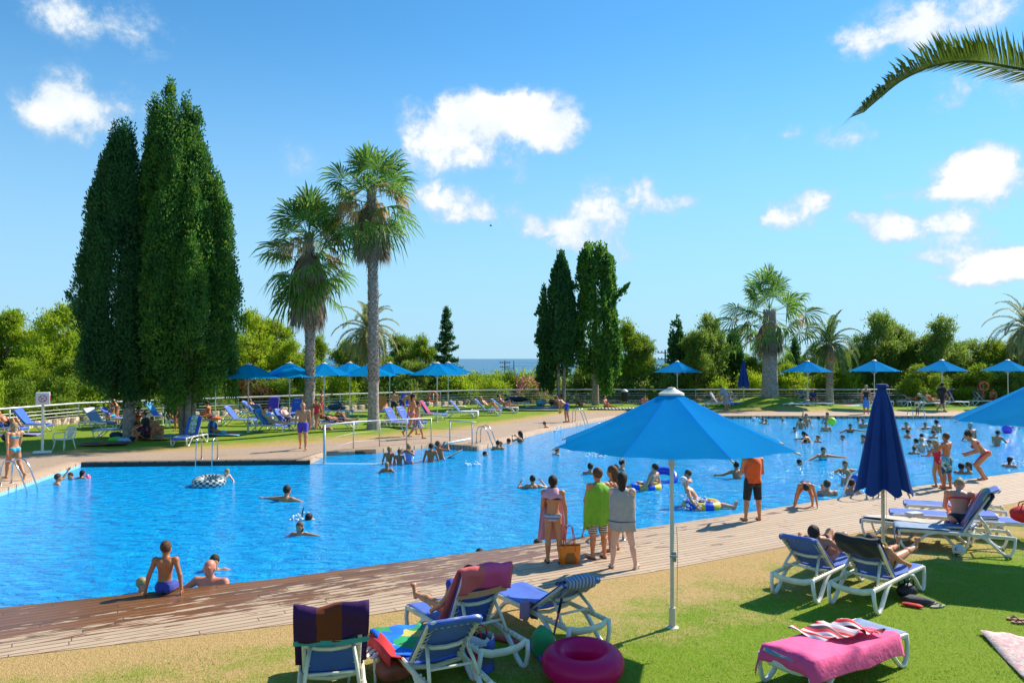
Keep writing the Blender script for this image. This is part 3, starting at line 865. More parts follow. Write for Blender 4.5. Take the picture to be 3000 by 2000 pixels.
# ---- bushes beyond the fence in the gap and along it
BU = [(1330, 1098, 64, 60, 'y'), (1385, 1104, 66, 55, 'y'), (1440, 1100, 70, 60, 'y'), (1500, 1104, 66, 55, 'p'), (1540, 1102, 66, 60, 'y'), (1590, 1092, 72, 50, 'p'), (1620, 1100, 66, 50, 'y'), (1700, 1075, 68, 50, 'd'),
      (1460, 1120, 64, 60, 'y'), (1370, 1125, 63.5, 60, 'y'), (1300, 1135, 63.5, 60, 'p'), (1800, 1105, 64, 70, 'd'), (1860, 1110, 64, 60, 'd'), (2030, 1105, 64.5, 50, 'y'), (1960, 1110, 64, 60, 'd'), (2100, 1120, 64, 60, 'y'), (2330, 1115, 64, 60, 'y'), (2210, 1100, 64, 60, 'y'),
      (2480, 1105, 64, 60, 'y'), (2660, 1110, 64, 60, 'p'), (2800, 1110, 64, 60, 'y'), (2930, 1110, 64, 70, 'p'), (1100, 1120, 62, 60, 'p'), (1190, 1115, 63, 50, 'd'), (1010, 1115, 60, 60, 'y'), (900, 1120, 58, 60, 'p'), (640, 1135, 55, 60, 'p'), (430, 1130, 53, 60, 'p'),
      (300, 1110, 52, 70, 'y'), (180, 1130, 50, 80, 'p'), (60, 1130, 48, 80, 'p'), (-40, 1110, 46, 80, 'y'), (560, 1120, 55, 60, 'd'), (480, 1090, 56, 60, 'p'), (750, 1130, 57, 60, 'r')]
BL = {'y': 'bright green bush', 'p': 'olive-green bush', 'd': 'dark green bush', 'r': 'rust-brown bush'}
PB = {}
for i, (px, py, D, hw, kd) in enumerate(BU):
    p = up_at(px, py, D); h = p.z + 1.9; W = hw * D / FOC
    if kd not in PB:
        rs = np.random.default_rng(400 + i)
        t = crown_tree('bush', (0, 0, 0), rlobes(rs, 1.5, 2.6, 12, .2), 15000, PL[kd][0], None, 'bush', 'bushes behind the fence', 300 + i, tuft=.2, tr=.06, width=.34)
        PB[kd] = t
    else:
        t = copy_tree(PB[kd])
    base = BL[kd] + ' by the railing ' + where_txt(px) if not 1290 < px < 1760 else BL[kd] + ' behind the railing below the sea view'
    k = used_lab.get(base, 0); used_lab[base] = k + 1
    t['label'] = base + (', ' + ['leftmost one', 'lower one beside it', 'middle one', 'right-hand one', 'farthest one', 'nearest one', 'smallest one'][k % 7] if k else '')
    t.location = (p.x, p.y, -1.9); t.rotation_euler = (0, 0, rng.uniform(0, 6)); t.scale = (W / 1.6, W / 1.6, h / 2.8)

# oleander with pink flowers
p = up_at(1560, 1108, 63.5)
t_ = crown_tree('oleander_bush', (p.x, p.y, -1.9), rlobes(np.random.default_rng(3), 1.0, p.z + 1.9, 9, .3), 7000, PINE, 'oleander bush covered in pink flowers behind the railing beside the slim cypress', 'bush', None, 77, tuft=.3, tr=.05)
rs = np.random.default_rng(4); k = 700
a = rs.uniform(0, 2 * PI, k); q = 1.35 * np.sqrt(rs.uniform(.3, 1, k)); z = (p.z + 1.9) * rs.uniform(.6, 1.05, k)
v, f = blades(np.stack([q * np.cos(a), q * np.sin(a), z], 1), rs.normal(size=(k, 3)), .16, .13, rs)
tag(np_obj('flowers', v, f, mat('pink_petal', (.75, .22, .25), .6), t_), kind='stuff')
p = up_at(1908, 1120, 63)
t_ = crown_tree('flowering_bush', (p.x, p.y, -1.9), rlobes(np.random.default_rng(3), .7, p.z + 1.9, 7, .3), 4000, PINE, 'shrub with yellow flower heads behind the railing right of the bare cypress trunk', 'bush', None, 78, tuft=.3, tr=.05)
m = MB()
for (dx, dz) in ((-.1, 3.2), (.1, 2.9), (.0, 2.2), (-.5, 2.4), (.5, 2.6)):
    m.ball((dx, -.8, dz), (.2, .2, .12), 7)
tag(m.build('flowers', mat('yellow_petal', (.8, .6, .02), .6), t_), kind='stuff')

# far wooded slope, reads as one mass
rs = np.random.default_rng(12)
k = 45000
xx = rs.uniform(-1, 1, k); dd = 85 * (650 / 85) ** rs.uniform(0, 1, k)
X = xx * dd * .95; Y = np.sqrt(np.maximum(dd ** 2 - (X * .3) ** 2, 100))
cell = 5.0
gx, gy = np.round(X / cell + .5 * np.sin(Y)), np.round(Y / cell)
hsh = np.modf(np.abs(np.sin(gx * 12.9 + gy * 78.2) * 43758.5))[0]
dxy = np.hypot(X - gx * cell, Y - gy * cell) / cell
Z = np.interp(dd, [80, 150, 450, 650], [-5.2, -6.2, -8.5, -12.5]) + hsh * 3.0 - dxy * 2.5 + rs.uniform(-1, .5, k)
v, f = blades(np.stack([X, Y, Z], 1), rs.normal(size=(k, 3)) + np.array([0, 0, .6]), 1.1 + dd / 260, .8 + dd / 330, rs)
FARW = leafmat('far_wood_leaf', (0.14, 0.22, 0.07), (0.28, 0.36, 0.09), .45, .06)
tag(np_obj('distant_wood', v, f, FARW), 'wooded slope of green treetops falling away towards the sea', 'wood', kind='stuff')

# ---- fan palms
FAN = leafmat('fan_leaf', (0.07, 0.19, 0.04), (0.22, 0.37, 0.05), .5, .8, c3=(.40, .42, .10))
FAN_DEAD = leafmat('fan_leaf_dead', (0.26, 0.20, 0.14), (0.42, 0.31, 0.20), .3, .8)
FAN_TAN = leafmat('fan_leaf_tan', (0.55, 0.32, 0.12), (0.75, 0.50, 0.22), .4, .9)
PTRK = mat('palm_trunk', (0.36, 0.30, 0.24), .9, var=.45, vs=9, bump=1.2, bs=20)

def fan_leaf(rs, base, az, elv, pet, size, droop, Vs, Fs, off, seg=22, dead=False):
    """petiole + pleated fan whose segments split and hang at the tips"""
    d = np.array([math.cos(az) * math.cos(elv), math.sin(az) * math.cos(elv), math.sin(elv)])
    hub = base + d * pet + np.array([0, 0, -pet * .12])
    side = np.cross(d, [0, 0, 1.0]); side /= np.linalg.norm(side) + 1e-9
    nrm = np.cross(side, d)
    if not dead:
        ro = rs.normal() * .55; side, nrm = side * math.cos(ro) + nrm * math.sin(ro), nrm * math.cos(ro) - side * math.sin(ro)
    V = []; F = []
    # petiole
    w = .025
    V += [base - side * w, base + side * w, hub + side * w * .7, hub - side * w * .7]; F.append((0, 1, 2, 3))
    spread = R(200 if not dead else 60)
    for k in range(seg):
        a = (k / (seg - 1) - .5) * 2 * spread * .55
        a2 = a + rs.normal() * .03
        dirv = d * math.cos(a2) + side * math.sin(a2)
        Ls = size * (1 - .25 * abs(a) / 1.6) * rs.uniform(.85, 1.1)
        lift = nrm * (.10 * math.cos(a * 2)) * Ls
        m1 = hub + dirv * Ls * .5 + lift
        m2 = hub + dirv * Ls * .78 + lift * .9 + np.array([0, 0, -droop * Ls * .09])
        tip = m2 + dirv * Ls * .24 + np.array([0, 0, -droop * Ls * rs.uniform(.08, .42)])
        wd = Ls * .068
        sv = np.cross(dirv, nrm); sv /= np.linalg.norm(sv) + 1e-9
        sv = sv + nrm * (.35 if k % 2 else -.35)
        i = len(V)
        V += [hub, m1 - sv * wd * .5, m1 + sv * wd * .5, m2 + sv * wd * .4, m2 - sv * wd * .4, tip]
        F += [(i, i + 1, i + 2), (i + 1, i + 4, i + 3, i + 2), (i + 4, i + 5, i + 3)]
    Vs.append(np.array(V)); Fs.append([tuple(q + off for q in f) for f in F])
    return off + len(V)

def leaves_obj(name, Vs, Fs, m, parent):
    V = np.concatenate(Vs); F = sum(Fs, [])
    f3 = np.array([f for f in F if len(f) == 3]); f4 = np.array([f for f in F if len(f) == 4])
    return np_obj(name, V, [q for q in (f4, f3) if len(q)], m, parent)

def scaly_trunk(rs, H, r0, r1, lean=(0, 0), scars=True, smooth_low=0.2, base_flare=1.5):
    m = MB()
    n = 22
    pts = [(lean[0] * t * t, lean[1] * t * t, H * t - .2) for t in np.linspace(0, 1, n)]
    rad = [r0 * (1 + (base_flare - 1) * math.exp(-t * H / .5)) * (1 - t) + r1 * t for t in np.linspace(0, 1, n)]
    m.tube(pts, rad, n=14)
    if scars:
        rows = int(H / .13)
        nk = 9 if r0 < .4 else 16
        for i in range(int(rows * smooth_low), rows):
            t = i / rows
            z = H * t; r_ = r0 * (1 - t) + r1 * t
            cx, cy = lean[0] * t * t, lean[1] * t * t
            for k in range(nk):
                a = 2 * PI * (k + (i % 2) * .5) / nk + rs.normal() * .06
                q = r_ * .95
                o_ = rs.uniform(.045, .10)
                w_ = r_ * 3.2 / nk
                ca, sa = math.cos(a), math.sin(a)
                tx, ty = -sa, ca
                P0 = (cx + ca * q, cy + sa * q)
                h_ = .17
                V = [(P0[0] - tx * w_, P0[1] - ty * w_, z), (P0[0] + tx * w_, P0[1] + ty * w_, z),
                     (P0[0] + tx * w_ * .5 + ca * o_, P0[1] + ty * w_ * .5 + sa * o_, z + h_), (P0[0] - tx * w_ * .5 + ca * o_, P0[1] - ty * w_ * .5 + sa * o_, z + h_)]
                m.add(V, [(0, 1, 2, 3)])
    return m

def fan_palm(name, loc, H, crown_r, label, seed, r0=.24, r1=.2, lean=(0, 0), skirt=2.3, n_green=44, n_dead=46, n_tan=10, scars=True, group='fan palms on the lawn', size=1.35, skirt_w=.55, smooth_low=.2, flare=1.5, e1=-37, hubdrop=.6):
    rs = np.random.default_rng(seed)
    t_ = empty(name, loc, 0, label, 'palm tree', group)
    scaly_trunk(rs, H, r0, r1, lean, scars, smooth_low, flare).build('trunk', PTRK, t_, smooth='auto')
    top = np.array([lean[0], lean[1], H])
    Vs, Fs, off = [], [], 0
    for i in range(n_green):
        t = (i + .5) / n_green
        elv = R(88 - (88 - e1) * t ** .95) + rs.normal() * .16
        az_ = i * 2.39996 + rs.normal() * .3
        pet = crown_r * (.42 + .16 * t) * rs.uniform(.7, 1.25)
        off = fan_leaf(rs, top + np.array([0, 0, .25 - hubdrop * t]), az_, elv, pet, size * rs.uniform(.85, 1.1), .55 + .9 * t, Vs, Fs, off)
    leaves_obj('crown', Vs, Fs, FAN, t_)
    Vs, Fs, off = [], [], 0
    for i in range(n_dead):
        t = (i + .5) / n_dead
        az_ = i * 2.39996
        elv = R(-62 - 26 * rs.uniform(.2, 1))
        off = fan_leaf(rs, top + np.array([math.cos(az_) * skirt_w * .5, math.sin(az_) * skirt_w * .5, -.5 - t * (skirt - 1.0)]), az_, elv, .35, 1.25, .9, Vs, Fs, off, seg=16, dead=True)
    leaves_obj('dead_leaf_skirt', Vs, Fs, FAN_DEAD, t_)
    Vs, Fs, off = [], [], 0
    for i in range(n_tan):
        az_ = rs.uniform(0, 6.28)
        off = fan_leaf(rs, top + np.array([0, 0, rs.uniform(-.6, .3)]), az_, R(rs.uniform(-35, 5)), crown_r * .45, .8, 2.4, Vs, Fs, off, seg=18, dead=True)
    leaves_obj('dry_leaves', Vs, Fs, FAN_TAN, t_)
    return t_
l = gp(908, 1262)
fan_palm('fan_palm', (l.x, l.y, 0), 9.8, 2.7, 'shorter of the two tall fan palms, wide crown with long hanging grey skirt', 21, lean=(-.15, .2), skirt=3.7, n_dead=90, n_green=52, n_tan=14, size=1.42, skirt_w=.7, e1=-58, hubdrop=1.9)
l = gp(1094, 1262)
fan_palm('fan_palm', (l.x, l.y, 0), 12.0, 2.8, 'tallest fan palm, slender scaly trunk, tan dry fronds in its crown', 22, r0=.27, r1=.2, lean=(-.15, 0), skirt=2.6, n_dead=64, n_green=46, n_tan=30, size=1.42, skirt_w=.6, e1=-48, hubdrop=1.3)
l = gp(2253, 1176)
fan_palm('fan_palm', (19.3, 58.5, .5), 6.7, 4.3, 'stout fan palm with thick smooth grey trunk on a grass mound', 23, r0=.64, r1=.42, skirt=2.3, n_dead=56, n_green=44, n_tan=16, size=1.7, skirt_w=.7, e1=-45, hubdrop=1.0, smooth_low=.86, flare=1.15)

# ---- date palms (feather leaves)
DATE = leafmat('date_leaf', (0.08, 0.16, 0.04), (0.22, 0.29, 0.07), .4, 1.0)
DATE_Y = leafmat('date_leaf_pale', (0.22, 0.25, 0.08), (0.46, 0.46, 0.19), .4, 1.0)
def feather(rs, base, az_, elv, L, droop, Vs, Fs, off, leaflet=.42, n=46, w=.03, Vr=None):
    P = []
    d = np.array([math.cos(az_) * math.cos(elv), math.sin(az_) * math.cos(elv), math.sin(elv)])
    p = np.array(base, float); st = L / 14
    P.append(p.copy())
    for i in range(14):
        d = d + np.array([0, 0, -droop * .14 * (1 + i * .12)]); d /= np.linalg.norm(d)
        p = p + d * st; P.append(p.copy())
    P = np.array(P)
    V = []; F = []
    side = np.array([-math.sin(az_), math.cos(az_), 0])
    for i in range(14):     # rachis as a thin ridge
        r_ = .035 * (1 - i / 15)
        a = len(V)
        V += [P[i] - side * r_, P[i] + side * r_, P[i + 1] + side * r_ * .9, P[i + 1] - side * r_ * .9, P[i] + np.array([0, 0, -r_ * 1.6]), P[i + 1] + np.array([0, 0, -r_ * 1.4])]
        F += [(a, a + 1, a + 2, a + 3), (a, a + 3, a + 5, a + 4), (a + 1, a + 4, a + 5, a + 2)]
    for k in range(n):
        t = .12 + .88 * k / n
        x = t * 14; i = min(13, int(x)); q = P[i] + (P[i + 1] - P[i]) * (x - i)
        tg = unit(P[i + 1] - P[i])
        up = np.cross(side, tg); up = up if up[2] > 0 else -up
        ll = leaflet * (math.sin(PI * min(1, .18 + t * .82)) ** .6) * rs.uniform(.85, 1.1)
        for s in (-1, 1):
            dr = unit(side * s * .85 + tg * .75 + up * rs.uniform(.1, .55))
            tip = q + dr * ll + np.array([0, 0, -ll * .18])
            mid = q + dr * ll * .45 + up * .01
            wv = tg * w
            a = len(V)
            V += [q, mid - wv * .5, tip, mid + wv * .5]
            F.append((a, a + 1, a + 2, a + 3))
    Vs.append(np.array(V)); Fs.append([tuple(q_ + off for q_ in f) for f in F])
    return off + len(V)
def date_palm(loc, H, L, nf, label, seed, r=.2, m=None, leaflet=.55, head=.0, e0=85, e1=-25, lean=(0, 0), nl=60, w=.085, fruit=False):
    rs = np.random.default_rng(seed)
    t_ = empty('date_palm', loc, 0, label, 'palm tree', 'feather-leaved date palms')
    tm = scaly_trunk(rs, H, r, r * .9, lean, True, .3)
    if head:
        tm.lathe([(r * .9, H - 1.5), (head, H - 1.1), (head * 1.1, H - .6), (head * .7, H - .1), (.05, H + .1)], 12, (lean[0], lean[1], 0))
    tm.build('trunk', PTRK, t_, smooth='auto')
    Vs, Fs, off = [], [], 0
    for i in range(nf):
        t = (i + .5) / nf
        off = feather(rs, (lean[0], lean[1], H), i * 2.39996 + rs.normal() * .1, R(e0 + (e1 - e0) * t), L * rs.uniform(.85, 1.08), .55 + .3 * t, Vs, Fs, off, leaflet, nl, w)
    leaves_obj('crown', Vs, Fs, m or DATE, t_)
    if fruit:
        f = MB()
        for i in range(7):
            a = i * .9
            for k in range(14):
                f.ball((lean[0] + math.cos(a) * (.5 + rs.uniform(0, .3)), lean[1] + math.sin(a) * (.5 + rs.uniform(0, .3)), H - .5 - rs.uniform(0, .7)), .07, 5)
        tag(f.build('fruit_clusters', mat('orange_dates', (.65, .28, .03), .5), t_), kind='stuff')
    return t_
date_palm((-11.4, 62.0, -1.9), 7.6, 3.3, 40, 'pale feathery date palm with orange dates behind the parasols between the tall fan palms', 31, r=.26, m=DATE_Y, fruit=True, e1=-50)
l = gp(2431, 1186)
date_palm((l.x, l.y, 0), 4.6, 3.1, 26, 'small date palm with a shaggy dark head on a thin trunk by the rear railing', 32, r=.26, head=.62, e1=-20, fruit=True)
p = up_at(3010, 960, 64)
date_palm((p.x, p.y, -1.9), p.z + 1.9, 3.9, 36, 'date palm with orange dates cut by the right edge behind the rightmost parasol', 33, r=.3, m=DATE_Y, fruit=True, e1=-45)

# near palm whose lowest frond hangs into the picture at the upper right
rs = np.random.default_rng(44)
t_ = empty('date_palm', (9.6, 9.2, 0), 0, 'overhanging dark date palm frond arching in at the upper right corner', 'palm tree')
scaly_trunk(rs, 6.9, .26, .22, (0, 0), True, .1).build('trunk', PTRK, t_, smooth='auto')
def frond_through(pts, Vs, Fs, off, leaflet, n, w):
    P = np.array(pts, float)
    # smooth resample
    tt = np.linspace(0, len(P) - 1, 40); A = []
    for x in tt:
        i = min(len(P) - 2, int(x)); f = x - i
        p0, p1, p2, p3 = P[max(0, i - 1)], P[i], P[i + 1], P[min(len(P) - 1, i + 2)]
        A.append(.5 * (2 * p1 + (p2 - p0) * f + (2 * p0 - 5 * p1 + 4 * p2 - p3) * f * f + (3 * p1 - p0 - 3 * p2 + p3) * f ** 3))
    A = np.array(A)
    V = []; F = []
    for i in range(39):
        tg = unit(A[i + 1] - A[i]); side = unit(np.cross(tg, [0, 0, 1.0])); up = np.cross(side, tg)
        r_ = .028 * (1 - i / 42)
        a = len(V)
        for q in (A[i], A[i + 1]):
            V += [q - side * r_, q + side * r_, q - up * r_ * 1.3]
        F += [(a, a + 1, a + 4, a + 3), (a, a + 3, a + 5, a + 2), (a + 1, a + 2, a + 5, a + 4)]
    for k in range(n):
        t = .1 + .9 * k / n
        x = t * 39; i = min(38, int(x)); q = A[i] + (A[i + 1] - A[i]) * (x - i)
        tg = unit(A[i + 1] - A[i]); side = unit(np.cross(tg, [0, 0, 1.0])); up = np.cross(side, tg)
        ll = leaflet * np.interp(t, [0, .2, .75, 1], [.7, 1, .85, .55]) * rs.uniform(.85, 1.12)
        for s in (-1, 1):
            dr = unit(side * s * .62 + tg * (.75 + .5 * t) + up * (.85 if s < 0 else .05) * rs.uniform(.4, 1.4))
            wv = tg * w * .5
            m1 = q + dr * ll * .5 + np.array([0, 0, .015]); tip = q + dr * ll - np.array([0, 0, ll * .14])
            a = len(V); V += [q - wv * .6, q + wv * .6, m1 + wv, m1 - wv, tip]
            F += [(a, a + 1, a + 2, a + 3), (a + 3, a + 2, a + 4)]
    Vs.append(np.array(V)); Fs.append([tuple(q_ + off for q_ in f) for f in F])
    return off + len(V)
Vs, Fs, off = [], [], 0
DF = 9.2
pix = [(3260, 250), (3120, 222), (3000, 203), (2860, 180), (2750, 188), (2650, 230), (2580, 285), (2530, 330)]
fp = [up_at(x, y, DF - .45 * i / 2) for i, (x, y) in enumerate(pix)]
off = frond_through([(9.6, 9.2, 6.9)] + [tuple(q) for q in fp], Vs, Fs, off, .58, 210, .036)
for i in range(16):
    a = i * 2.39996 + .4
    if math.cos(a) < -.55 and abs(math.sin(a)) < .8:
        continue
    d_ = np.array([math.cos(a), math.sin(a), 0]); z_ = rs.uniform(.6, 1.8)
    b0 = np.array([9.6, 9.2, 6.9])
    off = frond_through([b0, b0 + d_ * .8 + [0, 0, z_ * .7], b0 + d_ * 1.8 + [0, 0, z_ * .9], b0 + d_ * 2.9 + [0, 0, z_ * .4], b0 + d_ * 3.5 + [0, 0, -.4]], Vs, Fs, off, .5, 50, .04)
Vs = [v_ - np.array([9.6, 9.2, 0]) for v_ in Vs]
leaves_obj('crown', Vs, Fs, leafmat('date_leaf_near', (0.05, 0.09, 0.02), (0.20, 0.27, 0.03), .45, 2.5), t_)

# grass blades over the nearest lawn
k = 170000
Y = 6.5 + 9.5 * rng.uniform(0, 1, k) ** 1.15; X = rng.uniform(-.68, .72, k) * Y
gx_ = np.interp(X, [p[0] for p in GRASS_NEAR], [p[1] for p in GRASS_NEAR])
nzv = np.sin(X * 1.7 + 1.3 * np.sin(Y * 1.1)) * np.cos(Y * 1.9 + X * .6) * .5
dist = (gx_ - Y) * .85
keep = (dist > .05) & (dist * .42 + nzv * .5 + rng.uniform(-.3, .3, k) > .62)
X, Y = X[keep], Y[keep]; k = len(X)
P = np.stack([X, Y, np.full(k, .004)], 1)
v, f = blades(P, rng.normal(size=(k, 3)) * .45 + np.array([0, 0, 1.]), rng.uniform(.015, .045, k), .006, rng)
GR = leafmat('grass_blade', (0.16, 0.30, 0.01), (0.34, 0.48, 0.03), .5, 1.3, c3=(0.46, 0.42, 0.10))
tag(np_obj('grass', v, f, GR), 'short green grass blades of the nearest lawn', 'grass', kind='stuff')

# ================================================================== furniture builders
WHITE = mat('white_plastic', (0.80, 0.75, 0.62), .38, var=.08, vs=3, bump=.1, bs=60)
CREAM = mat('cream_plastic', (0.78, 0.70, 0.50), .42, var=.12, vs=5)
SLING = mat('blue_sling', (0.05, 0.14, 0.55), .75, var=.12, vs=4, bump=.35, bs=260, trans=.12, sheen=.2)
STEEL = mat('steel', (0.62, 0.62, 0.60), .22, metal=1.0)
GALV = mat('galvanised', (0.55, 0.54, 0.50), .45, var=.12, vs=4, metal=.35)
ALU = mat('pale_pole', (0.72, 0.58, 0.41), .4, var=.06, vs=3)
CANOPY = mat('canopy_blue', (0.0, 0.37, 1.0), .9, var=.04, vs=1.2, bump=.8, bs=3.5, trans=.66, spec=.08)
CANOPY_SHADED = mat('canopy_blue_shaded', (0.003, 0.045, 0.24), .7, var=.15, vs=2, bump=.4, bs=8, trans=.18)  # folded canopies: shade put into a darkened parasol blue
BLACK = mat('black', (0.012, 0.012, 0.014), .6)
RED = mat('red_cloth', (0.62, 0.02, 0.02), .8, var=.15, vs=6, bump=.6, bs=12)
def solid(name, c, r=.8, **k):
    return mat(name, c, r, var=.1, vs=7, bump=k.pop('bump', .5), bs=14, sheen=.15, **k)

LPROTO = {}
def back_geo(back):
    a = R(back)
    d = Vector((0, -math.cos(a), math.sin(a))); n = Vector((0, math.sin(a), math.cos(a)))
    return Vector((0, -.12, .36)), d, n
def make_lounger(back, fine, text=False, sling=None):
    t = empty('sun_lounger')
    sl = sling or SLING
    H0 = .33
    m = MB()
    for s in (-1, 1):
        m.tube([(s * .31, .93, H0), (s * .315, .5, H0 + .012), (s * .315, -.1, H0 + .01), (s * .31, -.93, H0)], .034, n=8, side=(0, 0, 1), flat=.75)
    m.tube([(-.31, .94, H0), (-.2, .965, H0), (.2, .965, H0), (.31, .94, H0)], .032, n=8, side=(0, 0, 1), flat=.8)
    m.tube([(-.31, -.92, H0), (-.18, -.955, H0 - .035), (0, -.96, H0 - .045), (.18, -.955, H0 - .035), (.31, -.92, H0)], .045, n=8, side=(0, 0, 1), flat=.45)
    m.tube([(-.3, -.12, H0 - .01), (0, -.12, H0 - .05), (.3, -.12, H0 - .01)], .026, n=7)
    m.tube([(-.3, .42, H0 - .01), (0, .42, H0 - .04), (.3, .42, H0 - .01)], .022, n=7)
    if fine:
        for s in (-1, 1):
            for k in range(5):      # notches that take the back support
                m.box((s * .285, -.45 - k * .09, H0 + .02), (.03, .02, .03))
    m.build('frame', CREAM if fine else WHITE, t, smooth='auto')
    for s in (-1, 1):
        for e in (-1, 1):
            l_ = MB()
            y = lambda v: e * v
            l_.tube([(s * .31, y(.945), H0 + .02), (s * .325, y(.94), .2), (s * .33, y(.90), .07), (s * .333, y(.855), .012), (s * .333, y(.79), .012), (s * .33, y(.70), .075), (s * .325, y(.58), .20), (s * .32, y(.47), .295), (s * .315, y(.36), .325), (s * .31, y(.30), .33)],
                    [.03, .03, .031, .033, .033, .033, .034, .034, .028, .02], n=8, side=(1, 0, 0), flat=.8)
            l_.build('leg', WHITE, t, smooth=True)
    # seat sling
    nx, ys = 9, np.linspace(-.1, .97, 18)
    V = []; F = []
    prof = [(y_, .362 + .006 * math.sin(y_ * 9)) for y_ in ys] + [(.995, .345), (.998, .30), (.99, .27)]
    for (y_, z_) in prof:
        for i in range(nx):
            u = i / (nx - 1) * 2 - 1
            V.append((u * .30, y_, z_ - .02 * (1 - u * u) * (1 if y_ < .95 else .2)))
    n = len(V)
    V += [(x, y_, z_ - .018) for x, y_, z_ in V]
    k = len(prof)
    for j in range(k - 1):
        for i in range(nx - 1):
            a = j * nx + i
            F += [(a, a + 1, a + nx + 1, a + nx), (n + a, n + a + nx, n + a + nx + 1, n + a + 1)]
    for j in range(k - 1):
        a = j * nx; b = a + nx - 1
        F += [(a, a + nx, n + a + nx, n + a), (b, n + b, n + b + nx, b + nx)]
    for i in range(nx - 1):
        F += [(i, n + i, n + i + 1, i + 1), ((k - 1) * nx + i, (k - 1) * nx + i + 1, n + (k - 1) * nx + i + 1, n + (k - 1) * nx + i)]
    np_obj('seat', V, np.array(F), sl, t, smooth=False)
    h, d, nn = back_geo(back)
    L = .84
    P = lambda s, x, o: tuple(h + d * s + nn * o + Vector((x, 0, 0)))
    m = MB()
    m.tube([P(0, -.27, 0), P(.3, -.275, -.0), P(L - .04, -.285, .0), P(L, -.24, 0), P(L + .01, 0, 0), P(L, .24, 0), P(L - .04, .285, 0), P(.3, .275, 0), P(0, .27, 0)], .022, n=8, side=tuple(nn), flat=1.0)
    if back > 12:
        m.tube([P(.40, -.27, -.01), P(.385, -.14, -.045), P(.38, 0, -.055), P(.385, .14, -.045), P(.40, .27, -.01)], .024, n=7)
    m.build('backrest_frame', CREAM, t, smooth='auto')
    V = []; F = []
    ss = np.linspace(.0, L + .015, 12)
    for o_ in (.036, .024):
        for s in ss:
            for i in range(nx):
                u = i / (nx - 1) * 2 - 1
                rnd = .05 * max(0, (s - L + .12) / .12) * abs(u) ** 6
                V.append(P(s - rnd, u * .298, o_ - .022 * (1 - u * u)))
    n = 12 * nx
    # wrap round the top bar to the rear
    for j in range(11):
        for i in range(nx - 1):
            a = j * nx + i
            F += [(a, a + nx, a + nx + 1, a + 1), (n + a, n + a + 1, n + a + nx + 1, n + a + nx)]
    b0 = len(V)
    for (s, o_) in ((L + .03, .01), (L + .03, -.02), (L + .0, -.038), (L - .05, -.036)):
        for i in range(nx):
            u = i / (nx - 1) * 2 - 1
            V.append(P(s - .05 * abs(u) ** 6, u * .295, o_))
    rows = [11 * nx] + [b0 + q * nx for q in range(4)]
    for q in range(4):
        for i in range(nx - 1):
            F.append((rows[q] + i, rows[q + 1] + i, rows[q + 1] + i + 1, rows[q] + i + 1))
    for j in range(11):
        a = j * nx; b = a + nx - 1
        F += [(a, n + a, n + a + nx, a + nx), (b, b + nx, n + b + nx, n + b)]
    sb = np_obj('backrest', V, np.array(F), sl, t, smooth=False)
    if fine:
        m = MB()
        for s in (-1, 1):
            for k in range(9):
                s0 = .08 + k * .085
                m.tube([P(s0, s * .285, -.022), P(s0 + .02, s * .25, -.03), P(s0 + .035, s * .215, -.012)], .004, n=4, cap=False)
        for k in range(7):
            x = -.21 + k * .07
            m.tube([P(L - .02, x, -.03), P(L - .06, x + .01, -.036), P(L - .09, x - .005, -.02)], .004, n=4, cap=False)
        tag(m.build('lacing', CREAM, sb), kind='stuff')
    if text:
        m = MB()
        ra = Matrix.Rotation(R(-back) + 0, 3, 'X')
        for k in range(9):
            c = P(.62, -.13 + k * .032, .042)
            m.box(c, (.022, .03, .004), rot=Matrix.Rotation(PI - R(back), 3, 'X'))
        m.build('printed_letters', mat('white_print', (.8, .8, .8), .6), sb)
    if back > 12:
        for s in (-1, 1):
            q = h + d * .42 + nn * -.03
            foot = Vector((s * .27, q.y - .16 - .12 * math.cos(R(back)), .345))
            m = MB()
            m.tube([tuple(q + Vector((s * .21, 0, 0))), tuple((q + Vector((s * .22, 0, 0))) * .5 + foot * .5 + Vector((0, -.02, 0))), tuple(foot)], .02, n=7, side=(1, 0, 0), flat=1.2)
            m.build('support_strut', CREAM, t, smooth=True)
        q = h + d * .42 + nn * -.03
        f = Vector((0, q.y - .16 - .12 * math.cos(R(back)), .345)); c = q * .35 + f * .65
        m = MB(); m.tube([(-.25, c.y, c.z), (.25, c.y, c.z)], .016, n=6)
        m.build('support_bar', CREAM, t, smooth=True)
    return t
def lounger(x, y, head, back, label, fine=False, text=False, group='blue and white sun loungers', sling=None):
    key = (round(back / 3), fine, text, sling.name if sling else '')
    if key not in LPROTO:
        t = LPROTO[key] = make_lounger(back, fine, text, sling)
    else:
        t = copy_tree(LPROTO[key])
    t.location = (x, y, 0); t.rotation_euler = (0, 0, -R(head))
    tag(t, label, 'sun lounger', group)
    return t

